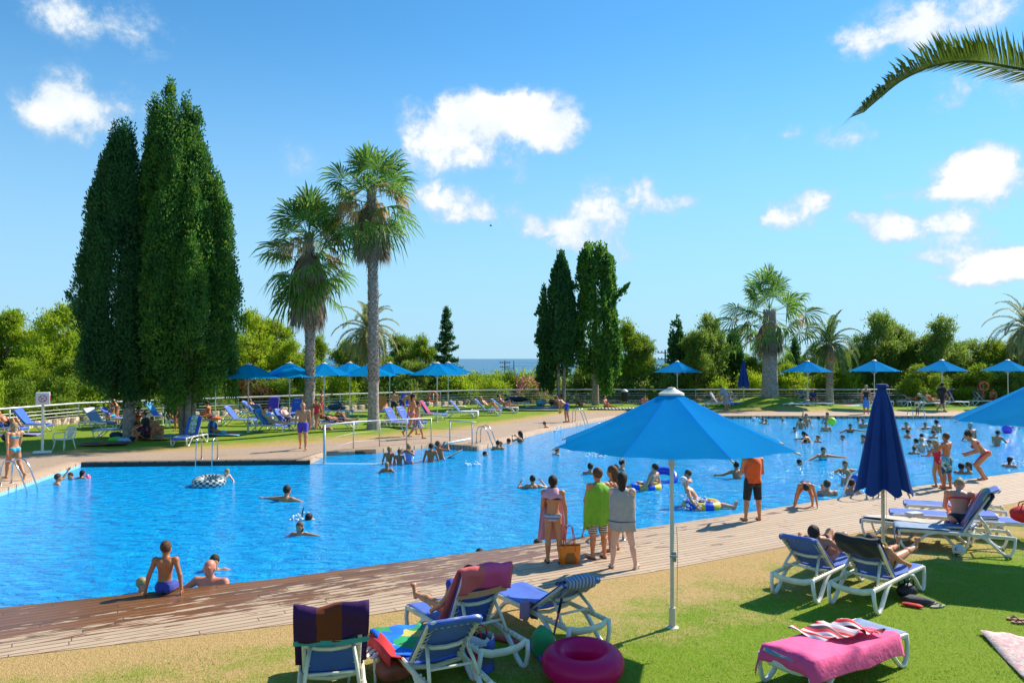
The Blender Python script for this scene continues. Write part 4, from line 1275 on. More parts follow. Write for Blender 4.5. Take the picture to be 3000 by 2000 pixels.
def cloth(name, loc, head, path, x0, x1, m, label, cat='towel', group=None, nx=14, sub=3, amp=.012, seed=0, edge=None, sag=0, parent=None, skew=0, thick=.008, wf=None):
    """towel laid along a side profile path [(y,z)], in the frame of the thing below it"""
    rs = np.random.default_rng(seed + 5)
    P = []
    for i in range(len(path) - 1):
        for k in range(sub):
            t = k / sub
            P.append((path[i][0] * (1 - t) + path[i + 1][0] * t, path[i][1] * (1 - t) + path[i + 1][1] * t))
    P.append(path[-1]); P = np.array(P)
    n = len(P)
    T = np.gradient(P, axis=0); T /= np.linalg.norm(T, axis=1, keepdims=True) + 1e-9
    N = np.stack([-T[:, 1], T[:, 0]], 1)
    if N[:, 1].sum() < 0: N = -N
    f1, f2, p1 = rs.uniform(6, 10), rs.uniform(14, 22), rs.uniform(0, 6)
    V = []
    for layer in (0, 1):
        for j in range(n):
            for i in range(nx):
                u = i / (nx - 1)
                x = x0 + (x1 - x0) * u + skew * (j / (n - 1) - .5)
                if wf: x = (x0 + x1) / 2 + (x - (x0 + x1) / 2) * wf(j / (n - 1))
                o = amp * (math.sin(f1 * x + p1 + j * .25) + .6 * math.sin(f2 * x + j * .5)) * (1 if j not in (0, n - 1) else 1.5) + amp * 1.2
                dz = -edge * max(0, abs(u * 2 - 1) - .86) / .14 if edge else 0
                o -= layer * thick
                V.append((x, P[j, 0] + N[j, 0] * o, P[j, 1] + N[j, 1] * o + dz))
    F = []
    M = n * nx
    for j in range(n - 1):
        for i in range(nx - 1):
            a = j * nx + i
            F += [(a, a + 1, a + nx + 1, a + nx), (M + a, M + a + nx, M + a + nx + 1, M + a + 1)]
        a = j * nx; b = a + nx - 1
        F += [(a, a + nx, M + a + nx, M + a), (b, M + b, M + b + nx, b + nx)]
    for i in range(nx - 1):
        a = (n - 1) * nx + i
        F += [(i, M + i, M + i + 1, i + 1), (a, a + 1, M + a + 1, M + a)]
    o = np_obj(name, V, np.array(F), m, parent, smooth=True, loc=loc)
    o.rotation_euler = (0, 0, -R(head))
    if parent is None:
        tag(o, label, cat, group)
    return o

def over_back(back, rear, front, seat=None):
    """profile over the top of a backrest: rear = how far it hangs behind, front = how far down the front, seat = on along the seat"""
    h, d, n = back_geo(back)
    L = .86
    p = []
    for s in np.linspace(L - rear, L, 4):
        q = h + d * s + n * -.05; p.append((q.y, q.z))
    q = h + d * (L + .045); p.append((q.y, q.z))
    for s in np.linspace(L, L - front, 5):
        q = h + d * s + n * .05; p.append((q.y, q.z))
    if seat:
        for y in np.linspace(-.02, seat, 5): p.append((y, .375))
    return p

# ---- parasols
def make_canopy(Rr, za, zr, rs, sides=8, sag=.05, rot=0.0):
    V = []; F = []
    nu, nv = 9, 9
    for k in range(sides):
        a0, a1 = 2 * PI * k / sides + rot, 2 * PI * (k + 1) / sides + rot
        p0 = np.array([math.cos(a0) * Rr, math.sin(a0) * Rr, zr]); p1 = np.array([math.cos(a1) * Rr, math.sin(a1) * Rr, zr])
        ap = np.array([0, 0, za])
        o = len(V)
        ph = rs.uniform(0, 6)
        for j in range(nv + 1):
            v = j / nv
            for i in range(nu + 1):
                u = i / nu
                q = ap + ((p0 * (1 - u) + p1 * u) - ap) * (.06 + .94 * v)
                belly = 4 * u * (1 - u)
                q = q - np.array([0, 0, sag * belly * v * (1.3 - v) + sag * .5 * math.sin(PI * v)])
                q = q * np.array([1 - .035 * belly * v ** 6, 1 - .035 * belly * v ** 6, 1])
                q[2] += .010 * math.sin(v * 17 + u * 9 + ph) * belly * v + .006 * math.sin(u * 30 + ph) * v * belly
                V.append(q)
        for j in range(nv):
            for i in range(nu):
                a = o + j * (nu + 1) + i
                F.append((a, a + nu + 1, a + nu + 2, a + 1))
    return V, np.array(F)
def umbrella(x, y, Rr, za, zr, label, group, rot=0.0, seed=0, fine=False, z0=-.1):
    rs = np.random.default_rng(seed)
    t = empty('parasol', (x, y, 0), 0, label, 'parasol', group)
    V, F = make_canopy(Rr, za, zr, rs, rot=rot)
    V = np.array(V)
    np_obj('canopy', V, F, CANOPY, t, smooth=False)
    m = MB(); r_ = .028 if fine else .03
    m.tube([(0, 0, z0), (0, 0, za - .02)], r_, n=12)
    m.build('pole', ALU, t, smooth='auto')
    m = MB(); m.lathe([(.0, za + .035), (.05, za + .03), (.06, za + .01), (.17, za - .045), (.175, za - .07), (.02, za - .05)], 16)
    m.build('cap', WHITE, t, smooth='auto')
    hub = zr + .12
    for k in range(8):
        a = 2 * PI * k / 8 + rot
        e = Vector((math.cos(a) * Rr, math.sin(a) * Rr, zr))
        m = MB()
        m.tube([(0, 0, za - .08), (e.x * .5, e.y * .5, (za + zr) / 2 - .06), (e.x * 1.0, e.y * 1.0, zr - .02), (e.x * 1.03, e.y * 1.03, zr - .035)], .013, n=6, flat=.9)
        rb = m.build('rib', ALU, t)
        m = MB(); m.tube([(0, 0, hub - .35), (e.x * .45, e.y * .45, za + (zr - za) * .45 - .06)], .009, n=5, cap=False)
        m.build('strut', ALU, rb)
    m = MB(); m.lathe([(r_ + .005, hub - .42), (.05, hub - .41), (.05, hub - .31), (r_ + .005, hub - .30)], 12)
    m.build('hub', ALU, t)
    if fine:
        m = MB(); m.box((.02, -.05, .95), (.05, .07, .14), bev=.02); m.lathe([(.0, 0), (.05, .0), (.05, .03), (0, .03)], 12, (.0, -.08, .95))
        m.tube([(.05, -.06, 1.35), (.06, -.07, 1.0), (.05, -.06, .35)], .004, n=4)
        m.build('crank_box', mat('green_grey', (.28, .30, .22), .6), t, smooth='auto')
    m = MB(); m.lathe([(.0, .26), (.045, .26), (.05, .02), (.09, .0), (.09, -.03)], 12)
    m.build('ground_socket', ALU, t, smooth='auto')
    return t
def closed_umbrella(x, y, za, zb, r, label, group, seed=0):
    rs = np.random.default_rng(seed)
    t = empty('parasol', (x, y, 0), 0, label, 'parasol', group)
    n = 96; V = []; F = []
    prof = [(.0, .0), (.075, .01), (.11, .05), (.13, .12), (.2, .3), (.36, .55), (.58, .78), (.8, .94), (1.0, 1.0)]
    rows = [0, .012, .03, .08, .2, .35, .5, .65, .8, .92, 1.0]
    ph = rs.uniform(0, 6, 8)
    for t_ in rows:
        base = np.interp(t_, [0, .012, .03, .2, 1], [.09, .13, .15, .36, 1.0]) * r
        for k in range(n):
            a = 2 * PI * k / n
            fold = math.cos(a * 8 + .6 * math.sin(a * 2 + 1))
            rr = base * (1 - .32 * (fold < 0) * (-fold) ** .6 * min(1, t_ * 4) * .9 + .04 * math.sin(3 * a + ph[0]))
            z = za + (zb - za) * t_
            if t_ == 1.0: z += .13 * (1 - (fold + 1) / 2)
            V.append((rr * math.cos(a), rr * math.sin(a), z))
    for j in range(len(rows) - 1):
        for k in range(n):
            F.append((j * n + k, (j + 1) * n + k, (j + 1) * n + (k + 1) % n, j * n + (k + 1) % n))
    np_obj('canopy', V, np.array(F), CANOPY_SHADED, t, smooth=True)
    m = MB(); m.tube([(0, 0, -.1), (0, 0, za)], .032, n=12); m.build('pole', ALU, t, smooth='auto')
    m = MB(); m.lathe([(0, za + .03), (.1, za + .02), (.12, za - .02), (.1, za - .05)], 14); m.build('cap', CANOPY_SHADED, t, smooth='auto')
    for k in range(8):
        a = 2 * PI * k / 8
        m = MB(); m.tube([(math.cos(a) * r * .75, math.sin(a) * r * .75, zb + .3), (math.cos(a) * r * .95, math.sin(a) * r * .95, zb - .03)], .014, n=5)
        m.build('rib', ALU, t)
    m = MB(); m.tube([(.05, -.03, zb + .2), (.045, -.035, .35)], .004, n=4); m.build('cord', ALU, t)
    return t

G1, G2, G3 = 'rear left parasols', 'rear right parasols', 'front parasols'
b = gp(1970, 1838)
umbrella(b.x, b.y, 1.62, 3.17, 2.44, 'large open blue parasol in the front centre on a tall pale pole', G3, rot=R(-90 + 13), seed=1, fine=True)
umbrella(9.75, 14.2, 1.62, 3.28, 2.45, 'open blue parasol cut off by the right edge of the picture', G3, rot=R(-90 - 4), seed=2, fine=True)
b = gp(2588, 1630)
closed_umbrella(b.x, b.y, 3.1, 1.13, .49, 'large folded shade-darkened blue parasol in front of the pool, right of the orange vest', G3)
UL = [(632, 1066, 46, 'leftmost rear parasol, canopy half hidden in the widest cypress'), (728, 1064, 37.8, 'open blue parasol just right of the widest cypress'), (849, 1061, 39.2, 'open blue parasol touching the left side of the left fan palm trunk'),
      (950, 1062, 45, 'open blue parasol directly right of the left fan palm trunk'), (1025, 1060, 51, 'small open parasol set back between the two fan palms'), (1081, 1065, 46, 'open blue parasol behind the trunk of the right fan palm'),
      (1142, 1061, 50, 'open blue parasol just right of the right fan palm'), (1281, 1061, 44.5, 'open blue parasol whose pole passes the orange life ring'), (1313, 1060, 51.5, 'rightmost parasol of the rear left row, set back'), (478, 1066, 42, 'rear parasol whose pole shows between the two large cypresses')]
for i, (px, py, D, lab) in enumerate(UL):
    p = up_at(px, py, D)
    umbrella(p.x, p.y, 1.68, p.z, p.z - .70, lab, G1, rot=R(22 + 7 * i), seed=10 + i)
UR = [(1984, 1057, 55, 'open parasol at the rear between bushy cypress and closed parasol'), (2366, 1056, 55.5, 'open rear parasol between the stout fan palm and the small date palm'), (2561, 1054, 55, 'third rear parasol from the right, above the folded dark one'),
      (2759, 1053, 55, 'second open rear parasol from the right edge'), (2952, 1053, 55, 'rightmost open rear parasol beside the far life ring')]
for i, (px, py, D, lab) in enumerate(UR):
    p = up_at(px, py, D)
    umbrella(p.x, p.y, 1.72, p.z, p.z - .78, lab, G2, rot=R(5 + 9 * i), seed=30 + i)
p = up_at(2178, 1057, 57)
closed_umbrella(p.x, p.y, p.z, 1.45, .46, 'folded blue parasol at the rear, left of the stout fan palm', G2, 3)

# ---- rear railing on a low stone wall
def stonemat():
    m = bpy.data.materials.new('stone'); m.use_nodes = True
    t = NT(m.node_tree); b = m.node_tree.nodes['Principled BSDF']; b.inputs['Roughness'].default_value = .95
    oc = t.n('ShaderNodeTexCoord').outputs['Object']
    dv = t.n('ShaderNodeVectorMath', operation='MULTIPLY_ADD', ins={0: t.noise(oc, 3).outputs['Color'], 1: (.25,) * 3, 2: oc}).outputs[0]
    vo = t.n('ShaderNodeTexVoronoi', feature='DISTANCE_TO_EDGE', ins={'Vector': dv, 'Scale': 4.5})
    vc = t.n('ShaderNodeTexVoronoi', ins={'Vector': dv, 'Scale': 4.5})
    c = t.mix(t.n('ShaderNodeSeparateXYZ', ins={0: vc.outputs['Color']}).outputs[0], (.30, .22, .13), (.62, .50, .34))
    c = t.mix(t.n('ShaderNodeMapRange', ins={0: vo.outputs[0], 1: .0, 2: .05}).outputs[0], (.10, .08, .055), c)
    m.node_tree.links.new(c, b.inputs['Base Color'])
    h = t.m('MINIMUM', vo.outputs[0], .12)
    m.node_tree.links.new(t.n('ShaderNodeBump', ins={'Strength': 1.0, 'Distance': .25, 'Height': h}).outputs[0], b.inputs['Normal'])
    return m
WALLP = [Vector((x, y, 0)) for x, y in FENCE[1:]]
m = MB()
rsw = np.random.default_rng(5)
for i in range(len(WALLP) - 1):
    a, b2 = WALLP[i], WALLP[i + 1]
    d = (b2 - a).normalized(); nrm = Vector((d.y, -d.x, 0))
    k = max(1, int((b2 - a).length / .6))
    for j in range(k):
        q0, q1 = a.lerp(b2, j / k), a.lerp(b2, (j + 1) / k)
        h0 = .33 + rsw.uniform(-.03, .03); o0 = rsw.uniform(-.02, .02)
        V = []
        for q in (q0, q1):
            for (o_, z) in ((.0 + o0, -2.0), (.0 + o0, h0 - .04), (.05, h0), (.32, h0), (.35, h0 - .05), (.35, -2.0)):
                V.append(tuple(q - nrm * o_ + Vector((0, 0, z))))
        m.add(V, [(0, 6, 7, 1), (1, 7, 8, 2), (2, 8, 9, 3), (3, 9, 10, 4), (4, 10, 11, 5), (0, 1, 2, 3), (0, 3, 4, 5), (6, 9, 8, 7), (6, 11, 10, 9)])
tag(m.build('stone_wall', stonemat()), 'low rough stone wall running under the railing behind the lawn', 'wall')
t = empty('railing', tuple(WALLP[0]), 0, 'long grey metal railing with horizontal wires behind the lawn and parasols', 'railing')
o0 = WALLP[0]
rail = []
for i in range(len(WALLP) - 1):
    a, b2 = WALLP[i], WALLP[i + 1]
    d = (b2 - a).normalized(); nrm = Vector((d.y, -d.x, 0))
    rail.append(a - nrm * .17 - o0)
    if i == len(WALLP) - 2: rail.append(b2 - nrm * .17 - o0)
m = MB(); m.tube([tuple(q + Vector((0, 0, 1.08))) for q in rail], .058, n=10); m.build('top_rail', GALV, t, smooth='auto')
for z, r_ in ((.80, .018), (.62, .028), (.45, .016)):
    m = MB(); m.tube([tuple(q + Vector((0, 0, z))) for q in rail], r_, n=6); m.build('wire' if r_ < .02 else 'middle_rail', GALV, t)
for i in range(len(rail) - 1):
    a, b2 = rail[i], rail[i + 1]
    k = max(1, int((b2 - a).length / 2.3))
    for j in range(k):
        q = a.lerp(b2, j / k)
        m = MB(); m.box((q.x, q.y, .68), (.05, .05, .8)); m.build('post', GALV, t)

# ---- ramp railing by the bay
t = empty('ramp_railing', (-6.7, 27.9, 0), 0, 'steel hand railing around the ramp bay of the pool, below the fan palms', 'railing')
def rel(P): return [(x + 6.7, y - 27.9, z) for x, y, z in P]
m = MB(); m.tube(rel([(-6.7, 27.95, 1.2), (-6.3, 31.1, 1.06), (-5.4, 31.9, 1.05), (-4.4, 32.7, 1.04), (-3.45, 33.4, 1.03)]), .024, n=9); m.build('top_rail', GALV, t, smooth=True)
m = MB(); m.tube(rel([(-2.62, 32.75, .98), (-1.5, 32.35, .94)]), .024, n=9); m.build('top_rail', GALV, t, smooth=True)
for z in (.62, .28):
    m = MB(); m.tube(rel([(-6.7, 27.95, z + .05), (-6.3, 31.1, z), (-5.4, 31.9, z), (-4.4, 32.7, z), (-3.45, 33.4, z), (-2.6, 32.75, z), (-1.65, 32.4, z)]), .006, n=6); m.build('wire', GALV, t)
for (x, y, h_) in ((-6.7, 27.95, 1.2), (-6.3, 31.1, 1.06), (-5.4, 31.9, 1.05), (-4.4, 32.7, 1.04), (-3.45, 33.4, 1.03), (-2.6, 32.75, .98), (-1.65, 32.4, .95)):
    m = MB(); m.tube(rel([(x, y, -.25 if h_ > 1.15 else 0), (x, y, h_)]), (.045 if h_ > 1.15 else .026), n=9); m.build('post', GALV, t, smooth=True)
m = MB(); m.tube(rel([(-3.2, 31.0, .1), (-1.7, 32.2, .28)]), .045, n=9); m.build('handrail', WHITE, t, smooth=True)

# ---- pool ladders
def ladder(x, y, ang, label, h=.62, reach=.55, sp=.5, straight=False):
    """ang: direction from deck to water, degrees clockwise from +Y"""
    t = empty('pool_ladder', (x, y, 0), -R(ang), label, 'ladder', 'pool ladders')
    for s in (-1, 1):
        m = MB(); X = s * sp / 2
        if straight:
            P = [(X, -.42, 0), (X, -.42, h * .75), (X, -.35, h * .95), (X, -.2, h), (X, .0, h * .97), (X, .1, h * .8), (X, .14, .1), (X, .16, -.5)]
        else:
            P = [(X, -.45, 0), (X, -.44, h * .7), (X, -.36, h * .93), (X, -.2, h), (X, -.05, h * .9), (X, .08, h * .6), (X, .3, -.15), (X, .34, -.5)]
        m.tube(P, .024, n=9)
        m.lathe([(.024, .0), (.06, .0), (.055, .02), (.024, .03)], 12, (X, P[0][1], 0))
        m.build('handrail', STEEL, t, smooth=True)
    m = MB(); m.box((0, P[-1][1] - .02, -.3), (sp, .08, .03)); m.build('step', STEEL, t)
    return t
ladder(-13.95, 22.3, 90, 'pool ladder at the left edge beneath the girl in turquoise bikini', h=.72)
ladder(-10.75, 27.45, 178, 'straight steel pool ladder behind the tyre-shaped float', h=.78, straight=True, sp=.56)
ladder(-1.0, 33.2, 108, 'arched steel ladder at the end of the ramp railing', h=.72)
ladder(3.9, 43.9, 113, 'pool ladder where a boy in blue trunks bends over', h=.8)
ladder(1.75, 15.75, -31, 'near steel pool ladder beside the boy in the green towel', h=.66)
ladder(9.0, 20.45, -31, 'steel pool ladder behind the folded dark parasol', h=.7)
ladder(25.1, 48.5, 180, 'pool ladder at the far rear edge of the pool', h=.9, sp=.7)

# ---- loungers near the camera
lounger(-1.90, 8.30, -13, 61, 'lounger at the front left with a purple and brown towel over its upright back', fine=True)
lounger(-.88, 8.60, -26, 45, 'front lounger with red and blue printed towel hanging from its seat', fine=True)
lounger(-.60, 9.70, -33, 61, 'lounger with pink and orange towel over its back and bare feet showing', fine=True)
lounger(.43, 10.42, -33, 34, 'low-backed lounger behind the pink ring with a checked shirt on its back', fine=True)
lounger(4.84, 12.38, 45, 40, 'left lounger of the pair on the right lawn, person with raised knees', fine=True)
lounger(5.53, 11.87, 47, 45, 'lounger with a black towel over its back, on the right lawn', fine=True)
lounger(3.70, 9.00, 55, 3, 'flat lounger under a pink towel at the front right', fine=True, sling=mat('grey_sling', (.20, .27, .40), .7, var=.1, bump=.3, bs=200))
lounger(7.98, 15.45, -50, 5, 'flat lounger with pale towel just right of the folded dark parasol', fine=True)
lounger(8.35, 14.85, -68, 58, 'lounger with a colourful grey towel over its raised back at the right', fine=True)
lounger(8.95, 16.3, -68, 3, 'lounger on which the blonde woman sits with her back turned')
lounger(9.75, 17.3, -66, 30, 'blue lounger behind the sitting blonde woman, back raised low')
lounger(10.1, 15.6, -68, 42, 'lounger at the right edge carrying a red bag', fine=True)

HEMS = []
o1 = cloth('towel', (-1.90, 8.30, 0), -13, over_back(61, .34, .5, .35), -.37, .36, stripes('purple_towel', [(.055, .016, .085), (.17, .04, .018), (.055, .016, .085)], 0, .245, phase=.3675), 'purple and brown towel with turquoise hem hung over a lounger back', seed=1, amp=.02, group=None)
HEMS.append((o1, (-1.98, 8.30, 0), -13))
h_, d_, n_ = back_geo(61)
TEAL = solid('teal_hem', (.03, .32, .36))
def hem(par, s0, s1, o, x0, x1, m, seed):
    V = []; F = []
    for j in range(3):
        s = s0 + (s1 - s0) * j / 2
        for i in range(15):
            u = i / 14; x = x0 + (x1 - x0) * u
            q = h_ + d_ * s + n_ * (o - .012 * math.sin(8 * x + seed))
            V.append((x, q.y, q.z))
    for j in range(2):
        for i in range(14): F.append((j * 15 + i, j * 15 + i + 1, j * 15 + i + 16, j * 15 + i + 15))
    np_obj('hem', V, np.array(F), m, par, smooth=True)
hem(o1, .86 - .34 - .05, .86 - .34 + .02, -.085, -.375, .365, TEAL, 1)
o2 = cloth('towel', (-.60, 9.70, 0), -33, over_back(61, .26, .62, .1), -.36, .34, stripes('pink_orange_towel', [(.80, .10, .26), (.80, .15, .14)], 0, .36), 'pink and orange bordered towel hung over a lounger back', seed=2, amp=.018, skew=-.05)
hem(o2, .86 - .26 - .07, .86 - .26 + .03, -.085, -.35, .35, solid('peach_hem', (.75, .35, .16)), 2)
cloth('towel', (-.88, 8.60, 0), -26, [(.99, .12), (.985, .3), (.95, .385), (.7, .38), (.45, .38), (.2, .385), (.05, .39)], -.42, .20, blotch('toon_towel', [(.02, .16, .72), (.02, .2, .75), (.03, .35, .12), (.02, .16, .7), (.55, .45, .12), (.02, .2, .7), (.04, .3, .1)], 4.5), 'blue towel with green, yellow and red print lying on a lounger seat', seed=3, amp=.012)
cloth('towel', (-.88, 8.60, 0), -26, [(.92, .36), (.6, .37), (.3, .37), (.0, .37)], -.47, -.33, RED, 'red towel hanging down at the left side of a front lounger', seed=4, amp=.02, edge=.12)
cloth('shirt', (.43, 10.42, 0), -33, over_back(34, .2, .22), -.28, .14, stripes('checked_shirt', [(.40, .42, .50), (.16, .17, .30), (.45, .42, .46), (.22, .18, .22)], 0, .025), 'blue and grey checked shirt thrown over a low lounger back', 'shirt', seed=5, amp=.02)
cloth('towel', (.43, 10.42, 0), -33, [(-.0, .40), (-.1, .395), (-.25, .46)], -.40, -.28, solid('mauve_cloth', (.32, .18, .30)), 'mauve flannel drooping from the side of a low lounger', seed=6, amp=.02, edge=.2)
cloth('towel', (5.53, 11.87, 0), 47, over_back(45, .30, .5), -.31, .30, solid('black_towel', (.015, .015, .016)), 'black towel draped over the back of a lounger on the right lawn', seed=7, amp=.014)
cloth('towel', (3.70, 9.00, 0), 55, [(-.97, .30), (-.975, .37), (-.95, .455), (-.6, .44), (-.3, .42), (-.1, .40), (0, .385), (.3, .385), (.55, .385), (.68, .38)], -.32, .42, solid('pink_towel', (.92, .075, .24), bump=1.0), 'large bright pink towel covering the flat front right lounger', seed=8, amp=.016, edge=.20, nx=30, skew=.03)
cloth('towel', (3.70, 9.00, 0), 55, [(-.35, .44), (-.28, .47), (-.2, .43), (-.05, .47), (.02, .445), (.15, .49), (.22, .44), (.35, .48), (.42, .43), (.5, .425)], -.26, .20, stripes('red_white_towel', [(.75, .05, .05), (.8, .35, .33), (.78, .72, .68), (.70, .06, .07), (.12, .06, .07), (.78, .70, .66)], 1, .05), 'crumpled red and white beach towel heaped on the pink towel', seed=9, amp=.022, nx=40, sub=6, skew=.22)
cloth('towel', (7.98, 15.45, 0), -50, [(.98, .37), (.6, .385), (.2, .385), (-.2, .39), (-.5, .41)], -.22, .24, solid('sand_towel', (.62, .50, .36)), 'pale sand-coloured towel on the flat lounger by the folded parasol', seed=10)
cloth('towel', (8.35, 14.85, 0), -68, [(.1, .395), (.45, .39), (.8, .39), (.99, .38), (1.0, .28), (1.0, .12)], -.33, .33, solid('grey_blue_towel', (.25, .33, .42)), 'grey-blue towel hanging down from the foot of a lounger at the right', seed=11)
cloth('towel', (8.35, 14.85, 0), -68, over_back(58, .3, .75), -.33, .33, blotch('rainbow_towel', [(.22, .22, .30), (.25, .20, .32), (.45, .12, .15), (.18, .22, .33), (.45, .38, .15), (.2, .2, .35)], 5), 'grey towel with blurred rainbow print over a raised lounger back', seed=12)
p = gp(3085, 1936)
o = cloth('towel', (p.x, p.y, 0), 15, [(-.75, .012), (-.4, .02), (0, .015), (.4, .022), (.8, .012)], -.55, .6, blotch('pale_pink_towel', [(.60, .45, .42), (.66, .40, .36), (.62, .58, .45), (.55, .30, .30)], 22), 'faded pink patterned towel spread on the grass at the right edge', seed=13, amp=.012)

# ---- loungers across the pool: (px, py of the base centre, heading of the foot end, back angle, label, text)
FL = [(14, 1274, 95, 50, 'lounger cut by the left edge with a person lying on it', 0), (88, 1264, 92, 52, 'blue lounger covered by a blue towel, left of the sign post', 0), (286, 1256, 112, 48, 'lounger with a white printed towel, left of the narrow cypress', 0),
      (338, 1243, 95, 40, 'lounger where a child leans, behind the white-towel lounger', 0), (344, 1280, 262, 62, 'lounger with a grey towel back touching the narrow cypress trunk', 0), (462, 1236, 95, 55, 'lounger with turquoise towel between the two large cypresses', 0),
      (512, 1250, 150, 50, 'lounger with dark green cloth left of the many-stemmed cypress', 0), (590, 1250, 265, 8, 'lounger hung with a turquoise towel right of the many-stemmed cypress', 0), (556, 1301, 184, 62, 'blue lounger with leaf-print towel facing the pool, in front of a cypress', 0),
      (697, 1247, 98, 52, 'empty lounger with dark raised back seen from behind, left of a parasol pole', 0), (745, 1224, 95, 48, 'rear lounger by the railing with a person in shade', 0), (787, 1266, 104, 55, 'lounger with a big blue towel and a reclining woman', 0),
      (772, 1236, 25, 52, 'lounger turned away, showing the white underside of its back', 0), (838, 1259, 112, 52, 'lounger of the reclining bare-chested man', 0), (866, 1226, 182, 72, 'upright blue lounger left of the left fan palm', 1), (797, 1224, 184, 70, 'upright lounger draped with a purple towel', 0),
      (985, 1219, 92, 6, 'flat lounger carrying bags behind the left fan palm', 0), (988, 1259, 92, 6, 'flat lounger with two people lying, right of the left fan palm', 0), (1118, 1217, 172, 62, 'lounger with an orange towel right of the right fan palm', 1), (1160, 1256, 122, 55, 'empty blue lounger nearest to the ramp railing', 1),
      (1196, 1253, 122, 55, 'second empty lounger by the ramp railing, just right of its twin', 1), (1186, 1200, 176, 66, 'lounger standing upright by the rear railing left of the life ring', 1), (1258, 1229, 112, 56, 'lounger with red cloth below the life ring parasol', 0), (1352, 1223, 95, 52, 'grey-blue lounger with a towel hanging at its foot', 0),
      (1424, 1216, 95, 48, 'lounger of the man in yellow-green trunks', 0), (1474, 1209, 95, 40, 'lounger with a white towel end, last of the row before the sea view', 0), (1512, 1192, 92, 35, 'lounger under a black air mattress near the railing', 0),
      (2104, 1194, 120, 55, 'lounger with a floral towel at the rear, left of the closed rear parasol', 0), (2136, 1192, 160, 62, 'white-backed lounger beside the bending person at the rear', 0), (2172, 1189, 100, 45, 'lounger with rainbow cloth beside the closed rear parasol', 0),
      (2330, 1197, 272, 4, 'flat lounger right of the grass mound', 0), (2352, 1186, 30, 62, 'lounger with a printed back towel where the rear couple sits', 0), (2398, 1195, 92, 5, 'flat lounger left of the small date palm', 0), (2575, 1189, 100, 45, 'rear lounger with orange cloth behind the wading girl in blue', 0),
      (2672, 1188, 92, 35, 'rear lounger with a person whose knees are raised', 0), (2725, 1194, 95, 45, 'rear lounger next to the backpack walker', 0), (2795, 1190, 92, 65, 'rear lounger with an upright purple-blue back', 0), (2880, 1187, 92, 50, 'rear lounger beneath the far life ring', 0)]
FLP = {}
for i, (px, py, hd, bk, lab, tx) in enumerate(FL):
    q = gp(px, py); FLP[i] = q
    lounger(q.x, q.y, hd, bk, lab, text=bool(tx), group='loungers across the pool')
def ftowel(i, m, lab, rear=.2, front=.6, seat=None, w=.32, seed=0, foot=None):
    px, py, hd, bk = FL[i][:4]; q = FLP[i]
    path = over_back(bk, rear, front, seat) if foot is None else [(-.05, .385), (.5, .38), (.98, .38), (1.0, .3), (1.0, foot)]
    return cloth('towel', (q.x, q.y, 0), hd, path, -w, w, m, lab, seed=20 + i + seed, nx=8, sub=2, group=None)
ftowel(1, solid('royal_towel', (.03, .13, .62)), 'royal blue fringed towel over the lounger left of the sign post', seat=.9)
ftowel(2, stripes('white_grey_towel', [(.72, .70, .70), (.30, .33, .42)], 1, .42), 'white and grey printed towel over a lounger left of the narrow cypress', seat=.1)
ftowel(4, solid('grey_towel', (.42, .38, .35)), 'grey towel on the lounger behind the narrow cypress trunk')
ftowel(5, solid('teal_towel', (.04, .28, .45)), 'teal and blue towel over a lounger between the cypresses')
ftowel(6, solid('dark_green_towel', (.01, .14, .07)), 'dark green cloth over a lounger under the cypresses', rear=.4)
ftowel(7, solid('turquoise_towel', (.05, .42, .45)), 'turquoise towel hanging low from a lounger under the many-stemmed cypress', foot=.05)
ftowel(8, blotch('leaf_towel', [(.55, .6, .5), (.2, .4, .15), (.6, .65, .6), (.3, .45, .25)], 12), 'green leaf-print towel on the lounger facing the pool', w=.15, rear=.1, front=.8)
ftowel(11, solid('sky_towel', (.03, .30, .58)), 'big sky-blue towel wrapped over the back of the reclining woman lounger', rear=.5, seat=.3)
ftowel(15, solid('violet_towel', (.10, .05, .42)), 'violet towel covering an upright lounger by the railing', rear=.2, front=.8)
ftowel(18, solid('orange_towel', (.80, .22, .02)), 'orange towel on the lounger right of the right fan palm', rear=0.0, front=.1, seat=.5)
ftowel(22, solid('crimson_cloth', (.45, .02, .12)), 'crimson cloth lying on the lounger below the life ring parasol', rear=.0, front=.1, seat=.2, w=.2)
ftowel(23, solid('white_towel', (.68, .66, .64)), 'white towel hanging from the foot of a grey-blue lounger', foot=.05)
ftowel(25, solid('white_towel', (.68, .66, .64)), 'white towel end hanging off the last lounger before the sea view', foot=.08, w=.18)
ftowel(26, solid('black_towel', (.015, .015, .016)), 'black air mattress cover on the lounger by the railing', seat=.9)
ftowel(27, blotch('floral_towel', [(.7, .55, .5), (.65, .15, .15), (.2, .2, .5), (.7, .65, .6)], 9), 'floral red and white towel over a rear lounger', seat=.1)
ftowel(29, stripes('rainbow_cloth', [(.65, .1, .1), (.7, .6, .2), (.1, .2, .5), (.7, .7, .7), (.5, .1, .4)], 0, .08), 'rainbow striped towel over the lounger beside the closed rear parasol', seat=.3)
ftowel(31, blotch('print_back', [(.10, .16, .20), (.4, .42, .35), (.12, .2, .3), (.5, .5, .45)], 10), 'dark printed towel on the back of the rear couple lounger', rear=.5)
ftowel(33, solid('orange_red_cloth', (.78, .10, .03)), 'orange-red cloth over a rear lounger behind the girl in blue', seat=.1)
ftowel(35, solid('pale_cyan_towel', (.45, .65, .70)), 'pale cyan towel on the lounger next to the backpack walker', seat=.2)
ftowel(36, solid('violet_towel', (.10, .05, .42)), 'purple-blue cover on the upright rear lounger at the right')

